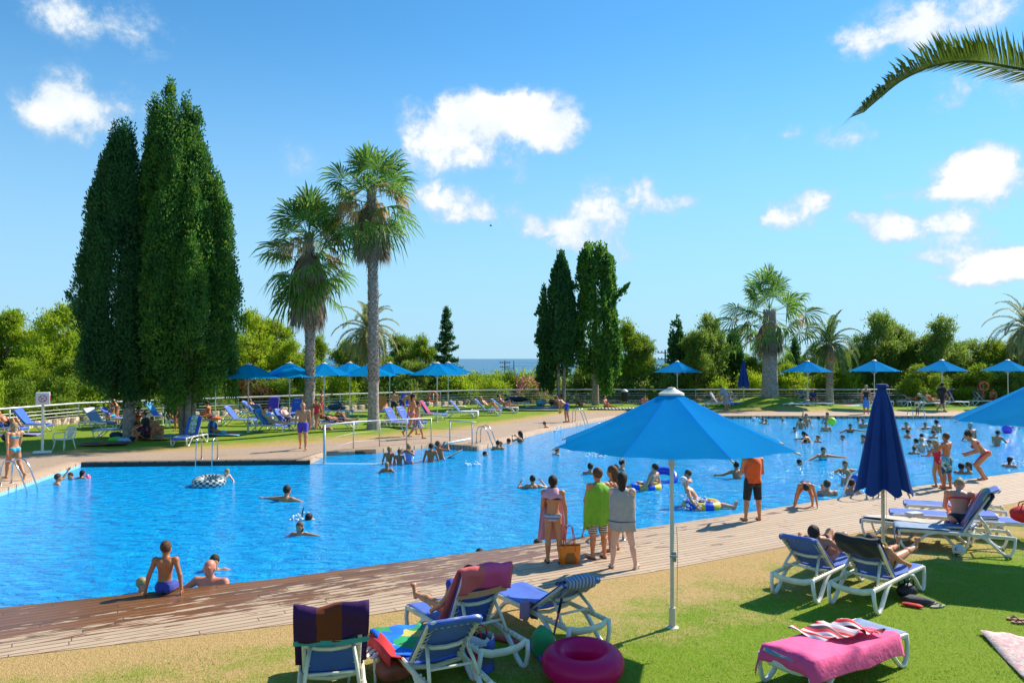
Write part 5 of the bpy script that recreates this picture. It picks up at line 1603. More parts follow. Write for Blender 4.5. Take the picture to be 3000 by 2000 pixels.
# towels on the grass across the pool
GT = [(305, 1304, .9, .5, 80, blotch('muddy_towel', [(.25, .08, .05), (.3, .14, .04), (.12, .08, .06)], 8), 'rust and brown towel on the shaded grass in front of the narrow cypress'),
      (60, 1276, .9, .5, 88, solid('purple_white', (.28, .24, .5)), 'lilac towel on the grass at the far left'), (455, 1288, .7, .45, 85, solid('amber_towel', (.75, .36, .06)), 'amber towel under the sitting blond boy'), (655, 1276, .85, .4, 92, solid('ice_towel', (.3, .55, .65)), 'light blue towel under the boy lying on the grass'),
      (508, 1279, .8, .4, 95, solid('grey_green_cloth', (.22, .28, .25)), 'grey-green towel on the grass beside the sitting group'), (1795, 1199, 1.7, .7, 92, stripes('zebra_towel', [(.7, .7, .66), (.05, .05, .05)], 1, .12), 'black and white patterned blanket under the sitting woman by the bushy cypress'),
      (1600, 1196, 1.5, .5, 90, blotch('pinkteal', [(.7, .25, .3), (.1, .4, .5), (.6, .2, .25)], 3), 'pink and teal towels on the grass beneath the slim cypress'), (1560, 1203, 1.8, .5, 90, solid('dark_teal_cloth', (.06, .12, .12)), 'long dark blanket on the grass left of the slim cypress'),
      (2490, 1190, 2.3, .8, 90, stripes('redwhite_ground', [(.75, .2, .2), (.72, .7, .66), (.75, .3, .3), (.3, .6, .6)], 0, .2), 'red and white striped towels on the grass right of the small date palm'), (1070, 1208, .8, .3, 90, solid('pinkish_cloth', (.55, .35, .33)), 'small pinkish towel on the grass behind the right fan palm'),
      (1330, 1192, .9, .4, 90, solid('pale_cloth', (.62, .55, .5)), 'pale crumpled towel on the grass below the rear railing'), (2235, 1186, 1.0, .4, 90, blotch('mixed_cloth', [(.6, .1, .1), (.7, .7, .7), (.1, .2, .5)], 6), 'mixed red, white and blue clothes beside the grass mound')]
for i, (px, py, L, W, hd, m_, lab) in enumerate(GT):
    q = gp(px, py)
    cloth('towel', (q.x, q.y, 0), hd, [(-L, .03), (-L * .5, .05), (0, .03), (L * .5, .055), (L, .03)], -W, W, m_, lab, seed=60 + i, nx=9, sub=3, amp=.02)

# ================================================================== people
def surface_nets(D, o, h):
    s = D < 0
    c = [(i, j, k) for i in (0, 1) for j in (0, 1) for k in (0, 1)]
    nx, ny, nz = D.shape
    sl = lambda a: (slice(a[0], nx - 1 + a[0]), slice(a[1], ny - 1 + a[1]), slice(a[2], nz - 1 + a[2]))
    cnt = sum(s[sl(a)].astype(np.int8) for a in c)
    act = (cnt > 0) & (cnt < 8)
    idx = np.full(act.shape, -1, np.int32); n = int(act.sum()); idx[act] = np.arange(n)
    A = np.argwhere(act)
    acc = np.zeros((n, 3)); num = np.zeros(n)
    for a in c:
        for ax in range(3):
            if a[ax]: continue
            b = list(a); b[ax] = 1
            da = D[A[:, 0] + a[0], A[:, 1] + a[1], A[:, 2] + a[2]]; db = D[A[:, 0] + b[0], A[:, 1] + b[1], A[:, 2] + b[2]]
            x = (da < 0) != (db < 0)
            t = np.where(x, da / np.where(x, da - db, 1), 0)
            p = np.array(a, float) + t[:, None] * (np.array(b) - np.array(a))
            acc += np.where(x[:, None], p, 0); num += x
    V = np.array(o) + h * (A + acc / np.maximum(num, 1)[:, None])
    F = []
    for ax in range(3):
        u, v = (ax + 1) % 3, (ax + 2) % 3
        lo = [slice(None)] * 3; hi = [slice(None)] * 3
        lo[ax] = slice(0, -1); hi[ax] = slice(1, None)
        ch = s[tuple(lo)] != s[tuple(hi)]
        E = np.argwhere(ch)
        ok = (E[:, u] >= 1) & (E[:, v] >= 1) & (E[:, u] < D.shape[u] - 1) & (E[:, v] < D.shape[v] - 1)
        E = E[ok]
        ins = s[E[:, 0], E[:, 1], E[:, 2]]
        q = []
        for du, dv in ((-1, -1), (0, -1), (0, 0), (-1, 0)):
            e = E.copy(); e[:, u] += du; e[:, v] += dv
            q.append(idx[e[:, 0], e[:, 1], e[:, 2]])
        q = np.stack(q, 1)
        q[~ins] = q[~ins][:, ::-1]
        F.append(q)
    F = np.concatenate(F)
    F = F[(F >= 0).all(1)]
    return V, F

def smin(a, b, k):
    h = np.maximum(k - np.abs(a - b), 0) / k
    return np.minimum(a, b) - h * h * k * .25
def sd_cap(P, a, b, ra, rb):
    a = np.array(a); b = np.array(b); ba = b - a
    t = np.clip(((P - a) @ ba) / max(1e-9, ba @ ba), 0, 1)
    return np.linalg.norm(P - a - t[..., None] * ba, axis=-1) - (ra + (rb - ra) * t)
def sd_ell(P, c, Rm, r):
    q = (P - np.array(c)) @ Rm.T
    r = np.array(r)
    k0 = np.linalg.norm(q / r, axis=-1); k1 = np.linalg.norm(q / (r * r), axis=-1)
    return k0 * (k0 - 1) / np.maximum(k1, 1e-6)

class Field:
    """distance field that evaluates every primitive only near itself"""
    def __init__(s, lo, res, n, P):
        s.lo, s.res, s.n, s.P = lo, res, n, P
        s.D = np.full(P.shape[:3], 1.0, np.float32)
    def sl(s, bmin, bmax, pad):
        i0 = np.maximum(0, np.floor((bmin - pad - s.lo) / s.res).astype(int)); i1 = np.minimum(s.n, np.ceil((bmax + pad - s.lo) / s.res).astype(int) + 1)
        if (i1 <= i0).any(): return None
        return tuple(slice(a, b) for a, b in zip(i0, i1))
    def put(s, sl, d, k):
        s.D[sl] = smin(s.D[sl], d, k) if k else np.minimum(s.D[sl], d)
    def cap(s, a, b, ra, rb, k=0, cut=None):
        a = np.array(a); b = np.array(b)
        q = s.sl(np.minimum(a, b), np.maximum(a, b), max(ra, rb) + .05)
        if q is None: return
        d = sd_cap(s.P[q], a, b, ra, rb)
        if cut is not None: d = np.maximum(d, (s.P[q] - cut[0]) @ cut[1])
        s.put(q, d, k)
    def ell(s, c, M, r, k=0):
        c = np.array(c); m = max(r)
        q = s.sl(c, c, m + .05)
        if q is None: return
        s.put(q, sd_ell(s.P[q], c, M, r), k)

def rx(a):
    c, s = math.cos(a), math.sin(a)
    return np.array([[1, 0, 0], [0, c, -s], [0, s, c]])
def rz(a):
    c, s = math.cos(a), math.sin(a)
    return np.array([[c, -s, 0], [s, c, 0], [0, 0, 1]])

SK = {'tan': (.60, .245, .105), 'deep': (.47, .165, .06), 'pale': (.78, .45, .31), 'mid': (.68, .32, .17), 'red': (.72, .26, .15)}
def skin(k):
    m = mat('skin_' + k, SK[k], .45, var=.07, vs=5, spec=.4)
    b = m.node_tree.nodes['Principled BSDF']
    b.inputs['Subsurface Weight'].default_value = .06
    b.inputs['Subsurface Scale'].default_value = .02
    return m
HR = {'dark': (.040, .020, .010), 'brown': (.12, .055, .02), 'blond': (.42, .27, .11), 'grey': (.35, .33, .31), 'black': (.010, .008, .008), 'red': (.16, .035, .02), 'cap': (.72, .74, .76)}
def hairm(k): return mat('hair_' + k, HR[k], .6, var=.45, vs=30, bump=1.2, bs=60, spec=.3)

# pose values: legs (thigh flex, thigh abduct, shin flex, shin abduct), arms likewise relative to torso
POSES = {
 'stand': dict(lean=0, Ll=(2, 3, -2, 1), Lr=(-2, 3, -4, 1), Al=(4, 9, 10, 5), Ar=(2, 9, 8, 5)),
 'stand_wide': dict(lean=-2, Ll=(2, 7, 0, 5), Lr=(2, 8, -2, 6), Al=(8, 8, 60, -25), Ar=(8, 8, 60, -25)),
 'stand_fold': dict(lean=3, Ll=(2, 3, 0, 2), Lr=(0, 4, -3, 3), Al=(20, 10, 95, -35), Ar=(20, 10, 95, -35)),
 'walk': dict(lean=3, Ll=(22, 1, 8, 0), Lr=(-14, 1, -42, 0), Al=(-18, 8, -5, 4), Ar=(20, 8, 35, 2)),
 'walk2': dict(lean=3, Ll=(-16, 2, -40, 0), Lr=(22, 2, 12, 0), Al=(16, 8, 32, 4), Ar=(-18, 8, -6, 4)),
 'sit_edge': dict(lean=8, Ll=(84, 6, 5, 2), Lr=(84, 6, 3, 2), Al=(-22, 17, -12, 8), Ar=(-20, 20, -14, 10)),
 'sit_knees': dict(lean=12, Ll=(128, 12, -22, 0), Lr=(132, 14, -25, 0), Al=(35, 10, 72, -8), Ar=(35, 10, 72, -8)),
 'sit_ground': dict(lean=-8, Ll=(95, 8, 80, 4), Lr=(125, 8, 0, 4), Al=(-35, 12, -30, 6), Ar=(35, 10, 70, -5)),
 'sit_lounger': dict(lean=28, Ll=(88, 8, 84, 2), Lr=(95, 10, 60, 4), Al=(45, 10, 85, -12), Ar=(45, 12, 85, -12), hp=25),
 'sit_chair': dict(lean=6, Ll=(88, 6, 2, 0), Lr=(88, 6, 5, 0), Al=(30, 8, 75, -10), Ar=(30, 8, 75, -10)),
 'recline': dict(lean=-42, Ll=(89, 5, 87, 3), Lr=(92, 6, 86, 3), Al=(-5, 14, 15, 6), Ar=(10, 14, 55, -10), hp=20),
 'recline_knee': dict(lean=-46, Ll=(128, 4, 35, 2), Lr=(124, 6, 30, 4), Al=(10, 12, 60, -15), Ar=(0, 16, 25, 5), hp=22),
 'recline_one': dict(lean=-40, Ll=(90, 10, 90, 12), Lr=(135, 3, 5, 0), Al=(0, 14, 20, 6), Ar=(10, 14, 50, -10), hp=20),
 'lie_back': dict(lean=-84, Ll=(92, 5, 89, 4), Lr=(90, 6, 88, 4), Al=(-4, 16, -2, 10), Ar=(-2, 16, 0, 12), hp=5),
 'lie_knees': dict(lean=-82, Ll=(135, 4, 30, 2), Lr=(132, 6, 36, 4), Al=(10, 30, 60, 5), Ar=(-2, 16, 0, 12), hp=5),
 'lie_front': dict(lean=62, Ll=(-88, 4, -90, 3), Lr=(-86, 6, -88, 4), Al=(75, 12, 110, 5), Ar=(75, 12, 110, 5), hp=-35),
 'bend': dict(lean=58, Ll=(8, 4, -6, 2), Lr=(2, 5, -12, 2), Al=(45, 6, 60, 2), Ar=(50, 6, 65, 2), hp=-10),
 'bend_girl': dict(lean=42, Ll=(40, 2, -30, 1), Lr=(34, 3, -34, 1), Al=(20, 6, 110, 4), Ar=(24, 6, 112, 4), hp=-22),
 'arms_up': dict(lean=0, Ll=(2, 4, 0, 3), Lr=(0, 4, -3, 3), Al=(150, 25, 185, -40), Ar=(150, 25, 185, -40)),
 'hug': dict(lean=3, Ll=(2, 4, 0, 3), Lr=(0, 4, -3, 3), Al=(95, 25, 95, -20), Ar=(95, 25, 95, -20)),
 'swim': dict(lean=12, Ll=(5, 5, -10, 4), Lr=(5, 5, -20, 4), Al=(45, 40, 70, 45), Ar=(45, 40, 70, 45), hp=-8),
 'swim_stand': dict(lean=2, Ll=(5, 5, 0, 4), Lr=(5, 5, 0, 4), Al=(10, 16, 45, 2), Ar=(10, 16, 40, 4)),
 'swim_reach': dict(lean=40, Ll=(5, 5, -10, 4), Lr=(5, 5, -20, 4), Al=(70, 60, 80, 65), Ar=(110, 30, 120, 20), hp=-30),
 'swim_face': dict(lean=5, Ll=(5, 5, 0, 4), Lr=(5, 5, 0, 4), Al=(70, 30, 150, -38), Ar=(70, 30, 150, -38), hp=5),
 'swim_side': dict(lean=10, Ll=(5, 5, 0, 4), Lr=(5, 5, 0, 4), Al=(75, 75, 80, 80), Ar=(60, 60, 70, 60), hp=-5),
 'climb': dict(lean=48, Ll=(62, 8, -12, 3), Lr=(70, 14, -20, 6), Al=(28, 16, 40, 10), Ar=(34, 20, 30, 14), hp=8),
 'float_ring': dict(lean=-28, Ll=(98, 8, 70, 6), Lr=(104, 10, 55, 6), Al=(-25, 40, 0, 35), Ar=(-20, 42, 5, 38), hp=25),
 'dangle': dict(lean=30, Ll=(30, 8, 0, 4), Lr=(25, 8, -10, 4), Al=(80, 25, 95, -15), Ar=(80, 25, 100, -15), hp=10),
}
PCOUNT = [0]
def person(x, y, z, yaw, pose, h=1.7, skin_='tan', hair=('short', 'dark'), wear=(), label='', group=None, g=1.0, fem=False, res=.022, anchor='ground', above=None, clip=None, hy=0, hp=None, over=None, lum=None, roll=0, seed=0, smooth_k=1.0, ret=False):
    """yaw: facing direction, degrees clockwise from +Y. anchor ground: lowest point at z; pelvis: pelvis centre at z; water: 'above' metres of the figure show over z"""
    p = dict(POSES[pose]);
    if over: p.update(over)
    lean = R(p['lean'])
    hpv = R(p.get('hp', 0) if hp is None else hp)
    T = rx(-lean)            # lean forward: up vector moves to +Y
    X, Fw, U = T @ [1, 0, 0], T @ [0, 1, 0], T @ [0, 0, 1]
    def dr(fl, ab, s, frame=None):
        f, a = R(fl), R(ab)
        v = np.array([math.sin(a) * s, math.cos(a) * math.sin(f), -math.cos(a) * math.cos(f)])
        return frame @ v if frame is not None else v
    gx = g
    caps = []; ells = []
    leg = []; arm = []
    for s, L in ((-1, p['Ll']), (1, p['Lr'])):
        hip = T @ np.array([s * .052 * h * gx, 0, -.012 * h])
        td, sd_ = dr(L[0], L[1], s), dr(L[2], L[3], s)
        kn = hip + td * .245 * h; an = kn + sd_ * .235 * h
        # foot: forward of the shin
        fr = np.cross([1, 0, 0], sd_); fr = fr / np.linalg.norm(fr)
        if fr @ np.array([0, 1, 0]) < 0 and abs(sd_[2]) > .5: fr = -fr
        if abs(sd_[2]) <= .5: fr = np.array([0, 0, 1.0]) if sd_[1] > 0 else np.array([0, -.2, -1.0])
        pt = p.get('point', .25)
        fd = fr * (1 - pt) + sd_ * pt; fd /= np.linalg.norm(fd)
        if p.get('flat', True) and sd_[2] < -.75: fd = np.array([s * .18, .98, 0]); fd /= np.linalg.norm(fd)
        leg.append((hip, kn, an, fd, sd_, s))
    for s, A in ((-1, p['Al']), (1, p['Ar'])):
        shd = T @ np.array([s * .112 * h * (gx * .7 + .3), -.004 * h, .275 * h])
        ud, fd = dr(A[0], A[1], s, T), dr(A[2], A[3], s, T)
        elb = shd + ud * .175 * h; wr = elb + fd * .145 * h
        arm.append((shd, elb, wr, fd, s))
    neck = U * .305 * h
    Hr = T @ rx(-hpv) @ rz(-R(hy))
    hX, hF, hU = Hr @ [1, 0, 0], Hr @ [0, 1, 0], Hr @ [0, 0, 1]
    kid = max(0, min(1, (1.5 - h) / .5))
    hs = h * (1.06 + .16 * kid)
    hc = neck + (T @ rx(-hpv * .6)) @ np.array([0, .012, .085]) * hs
    # placement
    low = min([min((a[2] - .038 * h), (a + f * .1 * h)[2] - .015 * h) for (_, _, a, f, _, _) in leg] + [-.085 * h * gx])
    top = hc[2] + .066 * hs
    if anchor == 'ground': dz = z - low
    elif anchor == 'pelvis': dz = z
    elif anchor == 'seat': dz = z + .085 * h * gx
    else: dz = z + above - top
    clip_z = (z - .12 - dz) if anchor == 'water' else -9
    if anchor == 'water' and clip is not None: clip_z = z + clip - dz
    J = np.array([np.zeros(3), neck, hc + hU * .07 * hs, hc - hU * .07 * hs, hc + hF * .08 * hs, hc - hF * .08 * hs] + sum([[l_[0], l_[1], l_[2], l_[2] + l_[3] * .11 * h] for l_ in leg], []) + sum([[a[0], a[1], a[2], a[2] + a[3] * .12 * h] for a in arm], []))
    pad = .105 * h * max(1, gx)
    lo, hi = J.min(0) - pad, J.max(0) + pad
    lo[2] = max(lo[2], clip_z)
    if hi[2] - lo[2] < .1: return None
    n = np.ceil((hi - lo) / res).astype(int) + 2
    G = np.stack(np.meshgrid(*[(lo[i] + res * np.arange(n[i])).astype(np.float32) for i in range(3)], indexing='ij'), -1)
    Tt = T.T
    FT = Field(lo, res, n, G); FL_ = Field(lo, res, n, G); FA = Field(lo, res, n, G); FH = Field(lo, res, n, G)
    def E(F, c, r, k, M=None): F.ell(c, (Tt if M is None else M), np.array(r) * h, k)
    k = .03 * h
    gt = gx
    E(FT, U * .02 * h, (.088 * gt, .062 * gt, .07), 0)
    E(FT, U * .11 * h, ((.072 if fem else .080) * gt, .052 * gt, .095), k)
    E(FT, U * .205 * h + Fw * .004 * h, (.090 * gt, .062 * gt, .095), k)
    FT.cap(T @ np.array([-.088, -.005, .27]) * h, T @ np.array([.088, -.005, .27]) * h, .036 * h * gt ** .5, .036 * h * gt ** .5, k)
    for s in (-1, 1):
        E(FT, T @ np.array([s * .042 * gt, -.036 * gt, -.018]) * h, (.046 * gt, .046 * gt, .052), .02 * h)
        E(FT, T @ np.array([s * .045, -.045, .235]) * h, (.035, .022, .05), .02 * h)
        if fem and h > 1.45:
            E(FT, T @ np.array([s * .040, .054, .212]) * h, (.034, .034, .034), .015 * h)
    if gt > 1.15: E(FT, T @ np.array([0, .035, .09]) * h, (.075 * gt, .055 * gt, .07), .03 * h)
    torso = FT.D
    tz = (G @ U.astype(np.float32))
    for (hip, kn, an, fd, sdir, s) in leg:
        FL_.cap(hip, kn, .054 * h * gt ** .6, .034 * h, .006 * h)
        FL_.cap(hip * .6 + kn * .4, kn, .046 * h * gt ** .5, .033 * h, .02 * h)
        FL_.cap(kn, an, .032 * h, .0205 * h, .012 * h)
        bk_ = np.cross([1, 0, 0], sdir)
        calf = kn * .72 + an * .28 - bk_ * .010 * h * (1 if bk_[1] > 0 else -1)
        FL_.cap(calf, kn * .45 + an * .55, .034 * h, .026 * h, .015 * h)
        dn = np.cross(fd, np.array([1, 0, 0]))
        if dn @ sdir < 0: dn = -dn
        heel = an - fd * .018 * h + dn * .020 * h; ball = an + fd * .082 * h + dn * .024 * h
        FL_.cap(heel, ball, .0205 * h, .0165 * h, .015 * h)
        bside = np.cross(fd, dn); bside /= np.linalg.norm(bside) + 1e-9
        FL_.cap(ball - bside * .013 * h, ball + bside * .013 * h, .0135 * h, .013 * h, .012 * h)
        for q in range(5):
            o = (q - 2) * .0105 * h * 1.05
            tl = .020 * h * (1.25 if (q == 0 and s > 0) or (q == 4 and s < 0) else 1 - .08 * abs(q - 2)) if res < .017 else .016 * h
            FL_.cap(ball + bside * o, ball + bside * o * 1.05 + fd * tl, .0068 * h, .0060 * h, .004 * h)
    D = smin(torso, FL_.D, .022 * h)
    for (sh_, el, wr, fd, s) in arm:
        FA.cap(sh_, el, .0315 * h * gt ** .4, .0235 * h, 0)
        E(FA, sh_, (.036, .036, .036), .015 * h)
        FA.cap(el, wr, .0245 * h, .0150 * h, .012 * h)
        FA.cap(wr, wr + fd * .035 * h, .0150 * h, .0175 * h, .012 * h)
    D = smin(D, FA.D, .016 * h)
    Hm = Hr.T
    FH.ell(hc + Hr @ (np.array((0, -.006, .012)) * hs), Hm, np.array((.0455, .056, .056)) * hs)
    def hadd(F, c, r, k): F.ell(hc + Hr @ (np.array(c) * hs), Hm, np.array(r) * hs, k)
    he = lambda c, r: sd_ell(G, hc + Hr @ (np.array(c) * hs), Hm, np.array(r) * hs)
    hadd(FH, (0, .016, -.022), (.035, .038, .046), .022 * hs)
    if res < .02:
        hadd(FH, (0, .054, -.014), (.0085, .013, .015), .010 * hs)
        hadd(FH, (0, .043, -.040), (.016, .010, .008), .010 * hs)
        hadd(FH, (0, .047, .012), (.034, .008, .006), .012 * hs)
    for s in (-1, 1):
        hadd(FH, (s * .047, -.004, -.008), (.006, .013, .018), .006 * hs)
    FN = Field(lo, res, n, G)
    FN.cap(neck - U * .03 * h, hc - hU * .03 * hs - hF * .008 * hs, .034 * h, .031 * h)
    D = smin(D, FN.D, .025 * h)
    D = smin(D, FH.D, .018 * h)
    V, Fc = surface_nets(D, lo, res)
    if len(V) < 20: return None
    # fingers
    mb = MB(); mb.addn(V, Fc)
    for (sh_, el, wr, fd, s) in arm:
        hp_ = wr + fd * .048 * h
        if hp_[2] < clip_z + .02: continue
        a = np.cross(fd, X); a = a / (np.linalg.norm(a) + 1e-9)
        ax = np.cross(a, fd)
        inw = -s * X if abs(fd @ X) < .8 else U
        pn = inw - fd * (inw @ fd); pn /= np.linalg.norm(pn) + 1e-9    # palm faces inwards
        wd = np.cross(fd, pn)
        for q, ln in enumerate((.036, .043, .046, .040)):
            b0 = wr + fd * .045 * h + wd * (q - 1.5) * .0105 * h
            c = .35 + .12 * q
            m1 = b0 + fd * ln * .5 * h + pn * .004 * h; tp = m1 + (fd * math.cos(c) + pn * math.sin(c)) * ln * .55 * h
            mb.tube([b0 - fd * .012 * h, m1, tp], [.0062 * h, .0055 * h, .0038 * h], n=6)
        b0 = wr + fd * .012 * h - wd * .014 * h
        mb.tube([b0, b0 + (fd * .6 - wd * .7) * .03 * h, b0 + (fd * .95 - wd * .55 + pn * .3) * .048 * h], [.0075 * h, .0065 * h, .0045 * h], n=6)
    mats = [skin(skin_)]
    if res < .02:
        mats.append(mat('eye_dark', (.03, .02, .015), .3)); mats.append(mat('lips', (.45, .14, .12), .5))
        for s in (-1, 1):
            mb.ball(hc + Hr @ (np.array([s * .019, .0455, .002]) * hs), np.array((.0085, .005, .005)) * hs, 6, mi=1, rot=Matrix(Hr.tolist()))
            mb.ball(hc + Hr @ (np.array([s * .019, .049, .0145]) * hs), np.array((.0115, .004, .0025)) * hs, 6, mi=1, rot=Matrix(Hr.tolist()))
        mb.ball(hc + Hr @ (np.array([0, .0515, -.040]) * hs), np.array((.013, .005, .0045)) * hs, 6, mi=2, rot=Matrix(Hr.tolist()))
    t = empty('person', (x, y, z), -R(yaw), label, 'person', group)
    shift = np.array([0, 0, dz - z])
    for i in range(len(mb.V)): mb.V[i] = mb.V[i] + shift
    b = mb.build('body', mats, t, smooth=True)
    if roll: t.rotation_euler = (0, R(roll), -R(yaw))
    def garment(name, d, m, rname='clothing'):
        V, F_ = surface_nets(d, lo, res)
        if len(V) > 12: np_obj(name, V + shift, F_, m, t, smooth=True)
    # hair
    st, hk = hair
    if st != 'bald':
        FR = Field(lo, res, n, G); hadd(FR, (0, -.010, .018), (.0525, .0625, .0620), 0); hd = FR.D
        nrm = Hr @ np.array([0, .80, -.60]); cut = (G - hc) @ nrm - .0115 * hs
        if st in ('long', 'bun', 'wet'):
            cut = (G - hc) @ (Hr @ np.array([0, .88, -.47])) - .022 * hs
        if st == 'cap': cut = (G - hc) @ (Hr @ np.array([0, .6, -.8])) - .008 * hs
        if st == 'thin': cut = np.maximum(cut, (G - hc) @ (Hr @ np.array([0, .3, .95])) - .03 * hs)
        hd = np.maximum(hd, cut)
        if st == 'long':
            b0 = hc - hF * .040 * hs - hU * .01 * hs; b1 = hc - hF * .045 * hs - hU * .13 * hs
            FR.D = hd; FR.cap(b0, b1, .042 * hs, .030 * hs, .02 * hs); hd = FR.D
        if st == 'wet':
            FR.D = hd; FR.cap(hc - hF * .040 * hs, hc - hF * .048 * hs - hU * .10 * hs, .030 * hs, .012 * hs, .015 * hs); hd = FR.D
        if st == 'bun':
            FR.D = hd; hadd(FR, (0, -.045, .060), (.024, .022, .022), 0); hd = FR.D
        V, F_ = surface_nets(hd, lo, res)
        if len(V) > 12: np_obj('hair' if st != 'cap' else 'swim_cap', V + shift, F_, hairm(hk), t, smooth=True)
    hipz = tz  # height along torso axis
    for it in wear:
        kind, m = it[0], it[1]
        if kind in ('trunks', 'shorts'):
            fr = .62 if kind == 'trunks' else .98
            d = torso - .006 * h
            d = np.maximum(d, tz - .055 * h)
            for (hip, kn, an, fd, sdir, s) in leg:
                e = hip + (kn - hip) * fr
                FK = Field(lo, res, n, G); FK.D = d
                FK.cap(hip, e, .060 * h * gt ** .6, (.052 if kind == 'trunks' else .050) * h, .015 * h, cut=(e, (kn - hip) / np.linalg.norm(kn - hip)))
                d = FK.D
            d = np.maximum(d, tz - .055 * h)
            garment('swim_trunks' if kind == 'trunks' else 'shorts', d, m)
        elif kind == 'briefs':
            d = D - .006 * h
            low_ = np.maximum(-(tz + .062 * h), tz - .030 * h)
            d = np.maximum(d, low_)
            # leg openings slope up to the hips
            xs = np.abs(G @ X)
            d = np.maximum(d, -(tz + .070 * h - xs * .75))
            d = np.maximum(d, arms_mask(G, arm, h))
            garment('bikini_bottom' if fem else 'swim_briefs', d, m)
        elif kind == 'bra':
            d = np.maximum(torso - .006 * h, np.abs(tz - .212 * h) - .030 * h * np.where((G @ Fw) > 0, 1, .38))
            d = np.maximum(d, arms_mask(G, arm, h))
            garment('bikini_top', d, m)
        elif kind == 'suit':
            d = np.maximum(torso - .006 * h, np.maximum(-(tz + .055 * h), tz - .245 * h))
            xs = np.abs(G @ X)
            d = np.maximum(d, -(tz + .075 * h - xs * .6))
            garment('swimsuit', d, m)
        elif kind == 'vest':
            d = np.maximum(smin(torso, sd_cap(G, U * .05 * h, U * .22 * h, .085 * h * gt, .095 * h * gt), .03) - .010 * h, np.maximum(-(tz + .02 * h), tz - .315 * h))
            d = np.maximum(d, np.abs(G @ X) - .098 * h)
            d = np.maximum(d, -(sd_cap(G, neck - U * .02 * h, neck + U * .1 * h, .042 * h, .05 * h)))
            garment('vest', d, m)
        elif kind == 'shirt':
            sd2 = smin(torso, sd_cap(G, U * .0 * h, U * .22 * h, .085 * h * gt, .095 * h * gt), .03)
            for (sh_, el, wr, fd, s) in arm:
                sd2 = smin(sd2, sd_cap(G, sh_, sh_ * .4 + el * .6, .04 * h, .036 * h), .02)
            d = np.maximum(sd2 - .010 * h, np.maximum(-(tz + .04 * h), tz - .315 * h))
            d = np.maximum(d, -(sd_cap(G, neck - U * .015 * h, neck + U * .1 * h, .040 * h, .05 * h)))
            garment('shirt', d, m)
        elif kind == 'skirt':
            d = sd_cap(G, U * .03 * h, -np.array([0, 0, 1]) * .30 * h, .085 * h * gt, .12 * h)
            d = np.maximum(d, tz - .05 * h); d = np.maximum(d, -(G[..., 2] + .30 * h))
            garment('wrap_skirt', d, m)
    PCOUNT[0] += 1
    if ret:
        Rz = rz(-R(yaw)); tr_ = lambda v: Rz @ (np.array(v) + [0, 0, dz - z]) + np.array([x, y, z])
        return t, {'hand': [tr_(a[2] + a[3] * .06 * h) for a in arm], 'wrist': [tr_(a[2]) for a in arm], 'foot': [(tr_(l_[2]), Rz @ l_[3]) for l_ in leg], 'head': tr_(hc), 'neck': tr_(neck), 'pelvis': tr_([0, 0, 0]), 'sh': [tr_(a[0]) for a in arm]}
    return t
def arms_mask(G, arm, h):
    """negative outside the arms: keeps cloth off hands that rest on it"""
    d = None
    for (sh_, el, wr, fd, s) in arm:
        q = sd_cap(G, el, wr + fd * .09 * h, .034 * h, .034 * h)
        d = q if d is None else np.minimum(d, q)
    return -d

# ================================================================== who is where
def clothm(n, c, **k): return solid('wear_' + n, c, .8, **k)
W_BLACK = clothm('black', (.015, .015, .018)); W_BLUE = clothm('blue', (.03, .05, .32)); W_RED = clothm('red', (.70, .03, .05)); W_TURQ = clothm('turquoise', (.03, .45, .55))
W_ORANGE = clothm('orange', (.85, .11, .01)); W_GREEN = clothm('lime', (.45, .70, .02)); W_NAVY = clothm('navy', (.02, .03, .12)); W_VIOLET = clothm('violet', (.07, .05, .38)); W_PINK = clothm('pinkw', (.7, .2, .35)); W_LILAC = clothm('lilac', (.35, .25, .5))
W_PLAID = blotch('plaid_shorts', [(.6, .6, .65), (.05, .06, .25), (.5, .5, .55), (.08, .08, .3)], 16)
W_TURQP = blotch('print_shorts', [(.12, .40, .50), (.10, .36, .46), (.6, .6, .5), (.05, .08, .10), (.15, .42, .50)], 14)
W_STR = stripes('striped_bottom', [(.55, .10, .30), (.62, .60, .58), (.15, .30, .35)], 2, .022)
W_STR2 = stripes('striped_shorts', [(.62, .58, .5), (.16, .13, .10)], 2, .02)
W_OLIVE = stripes('olive_bikini', [(.30, .33, .05), (.10, .10, .02), (.42, .40, .10)], 1, .03)

def stand(px, pf, pt, yaw, pose='stand', hmul=1.0, z=0.0, **k):
    q = at(px, pf, z); h = (pf - pt) * q.y / FOC / hmul
    return person(q.x, q.y, z, yaw, pose, h=max(.85, min(1.95, h)), **k)
def swim(px, pw, pt, yaw, pose='swim', h=1.65, **k):
    q = at(px, pw, WATER_Z); ab = max(.12, (pw - pt) * q.y / FOC)
    if 'res' not in k: k['res'] = .016 if q.y < 20 else (.019 if q.y < 32 else .024)
    return person(q.x, q.y, WATER_Z, yaw, pose, h=h, anchor='water', above=ab, **k)

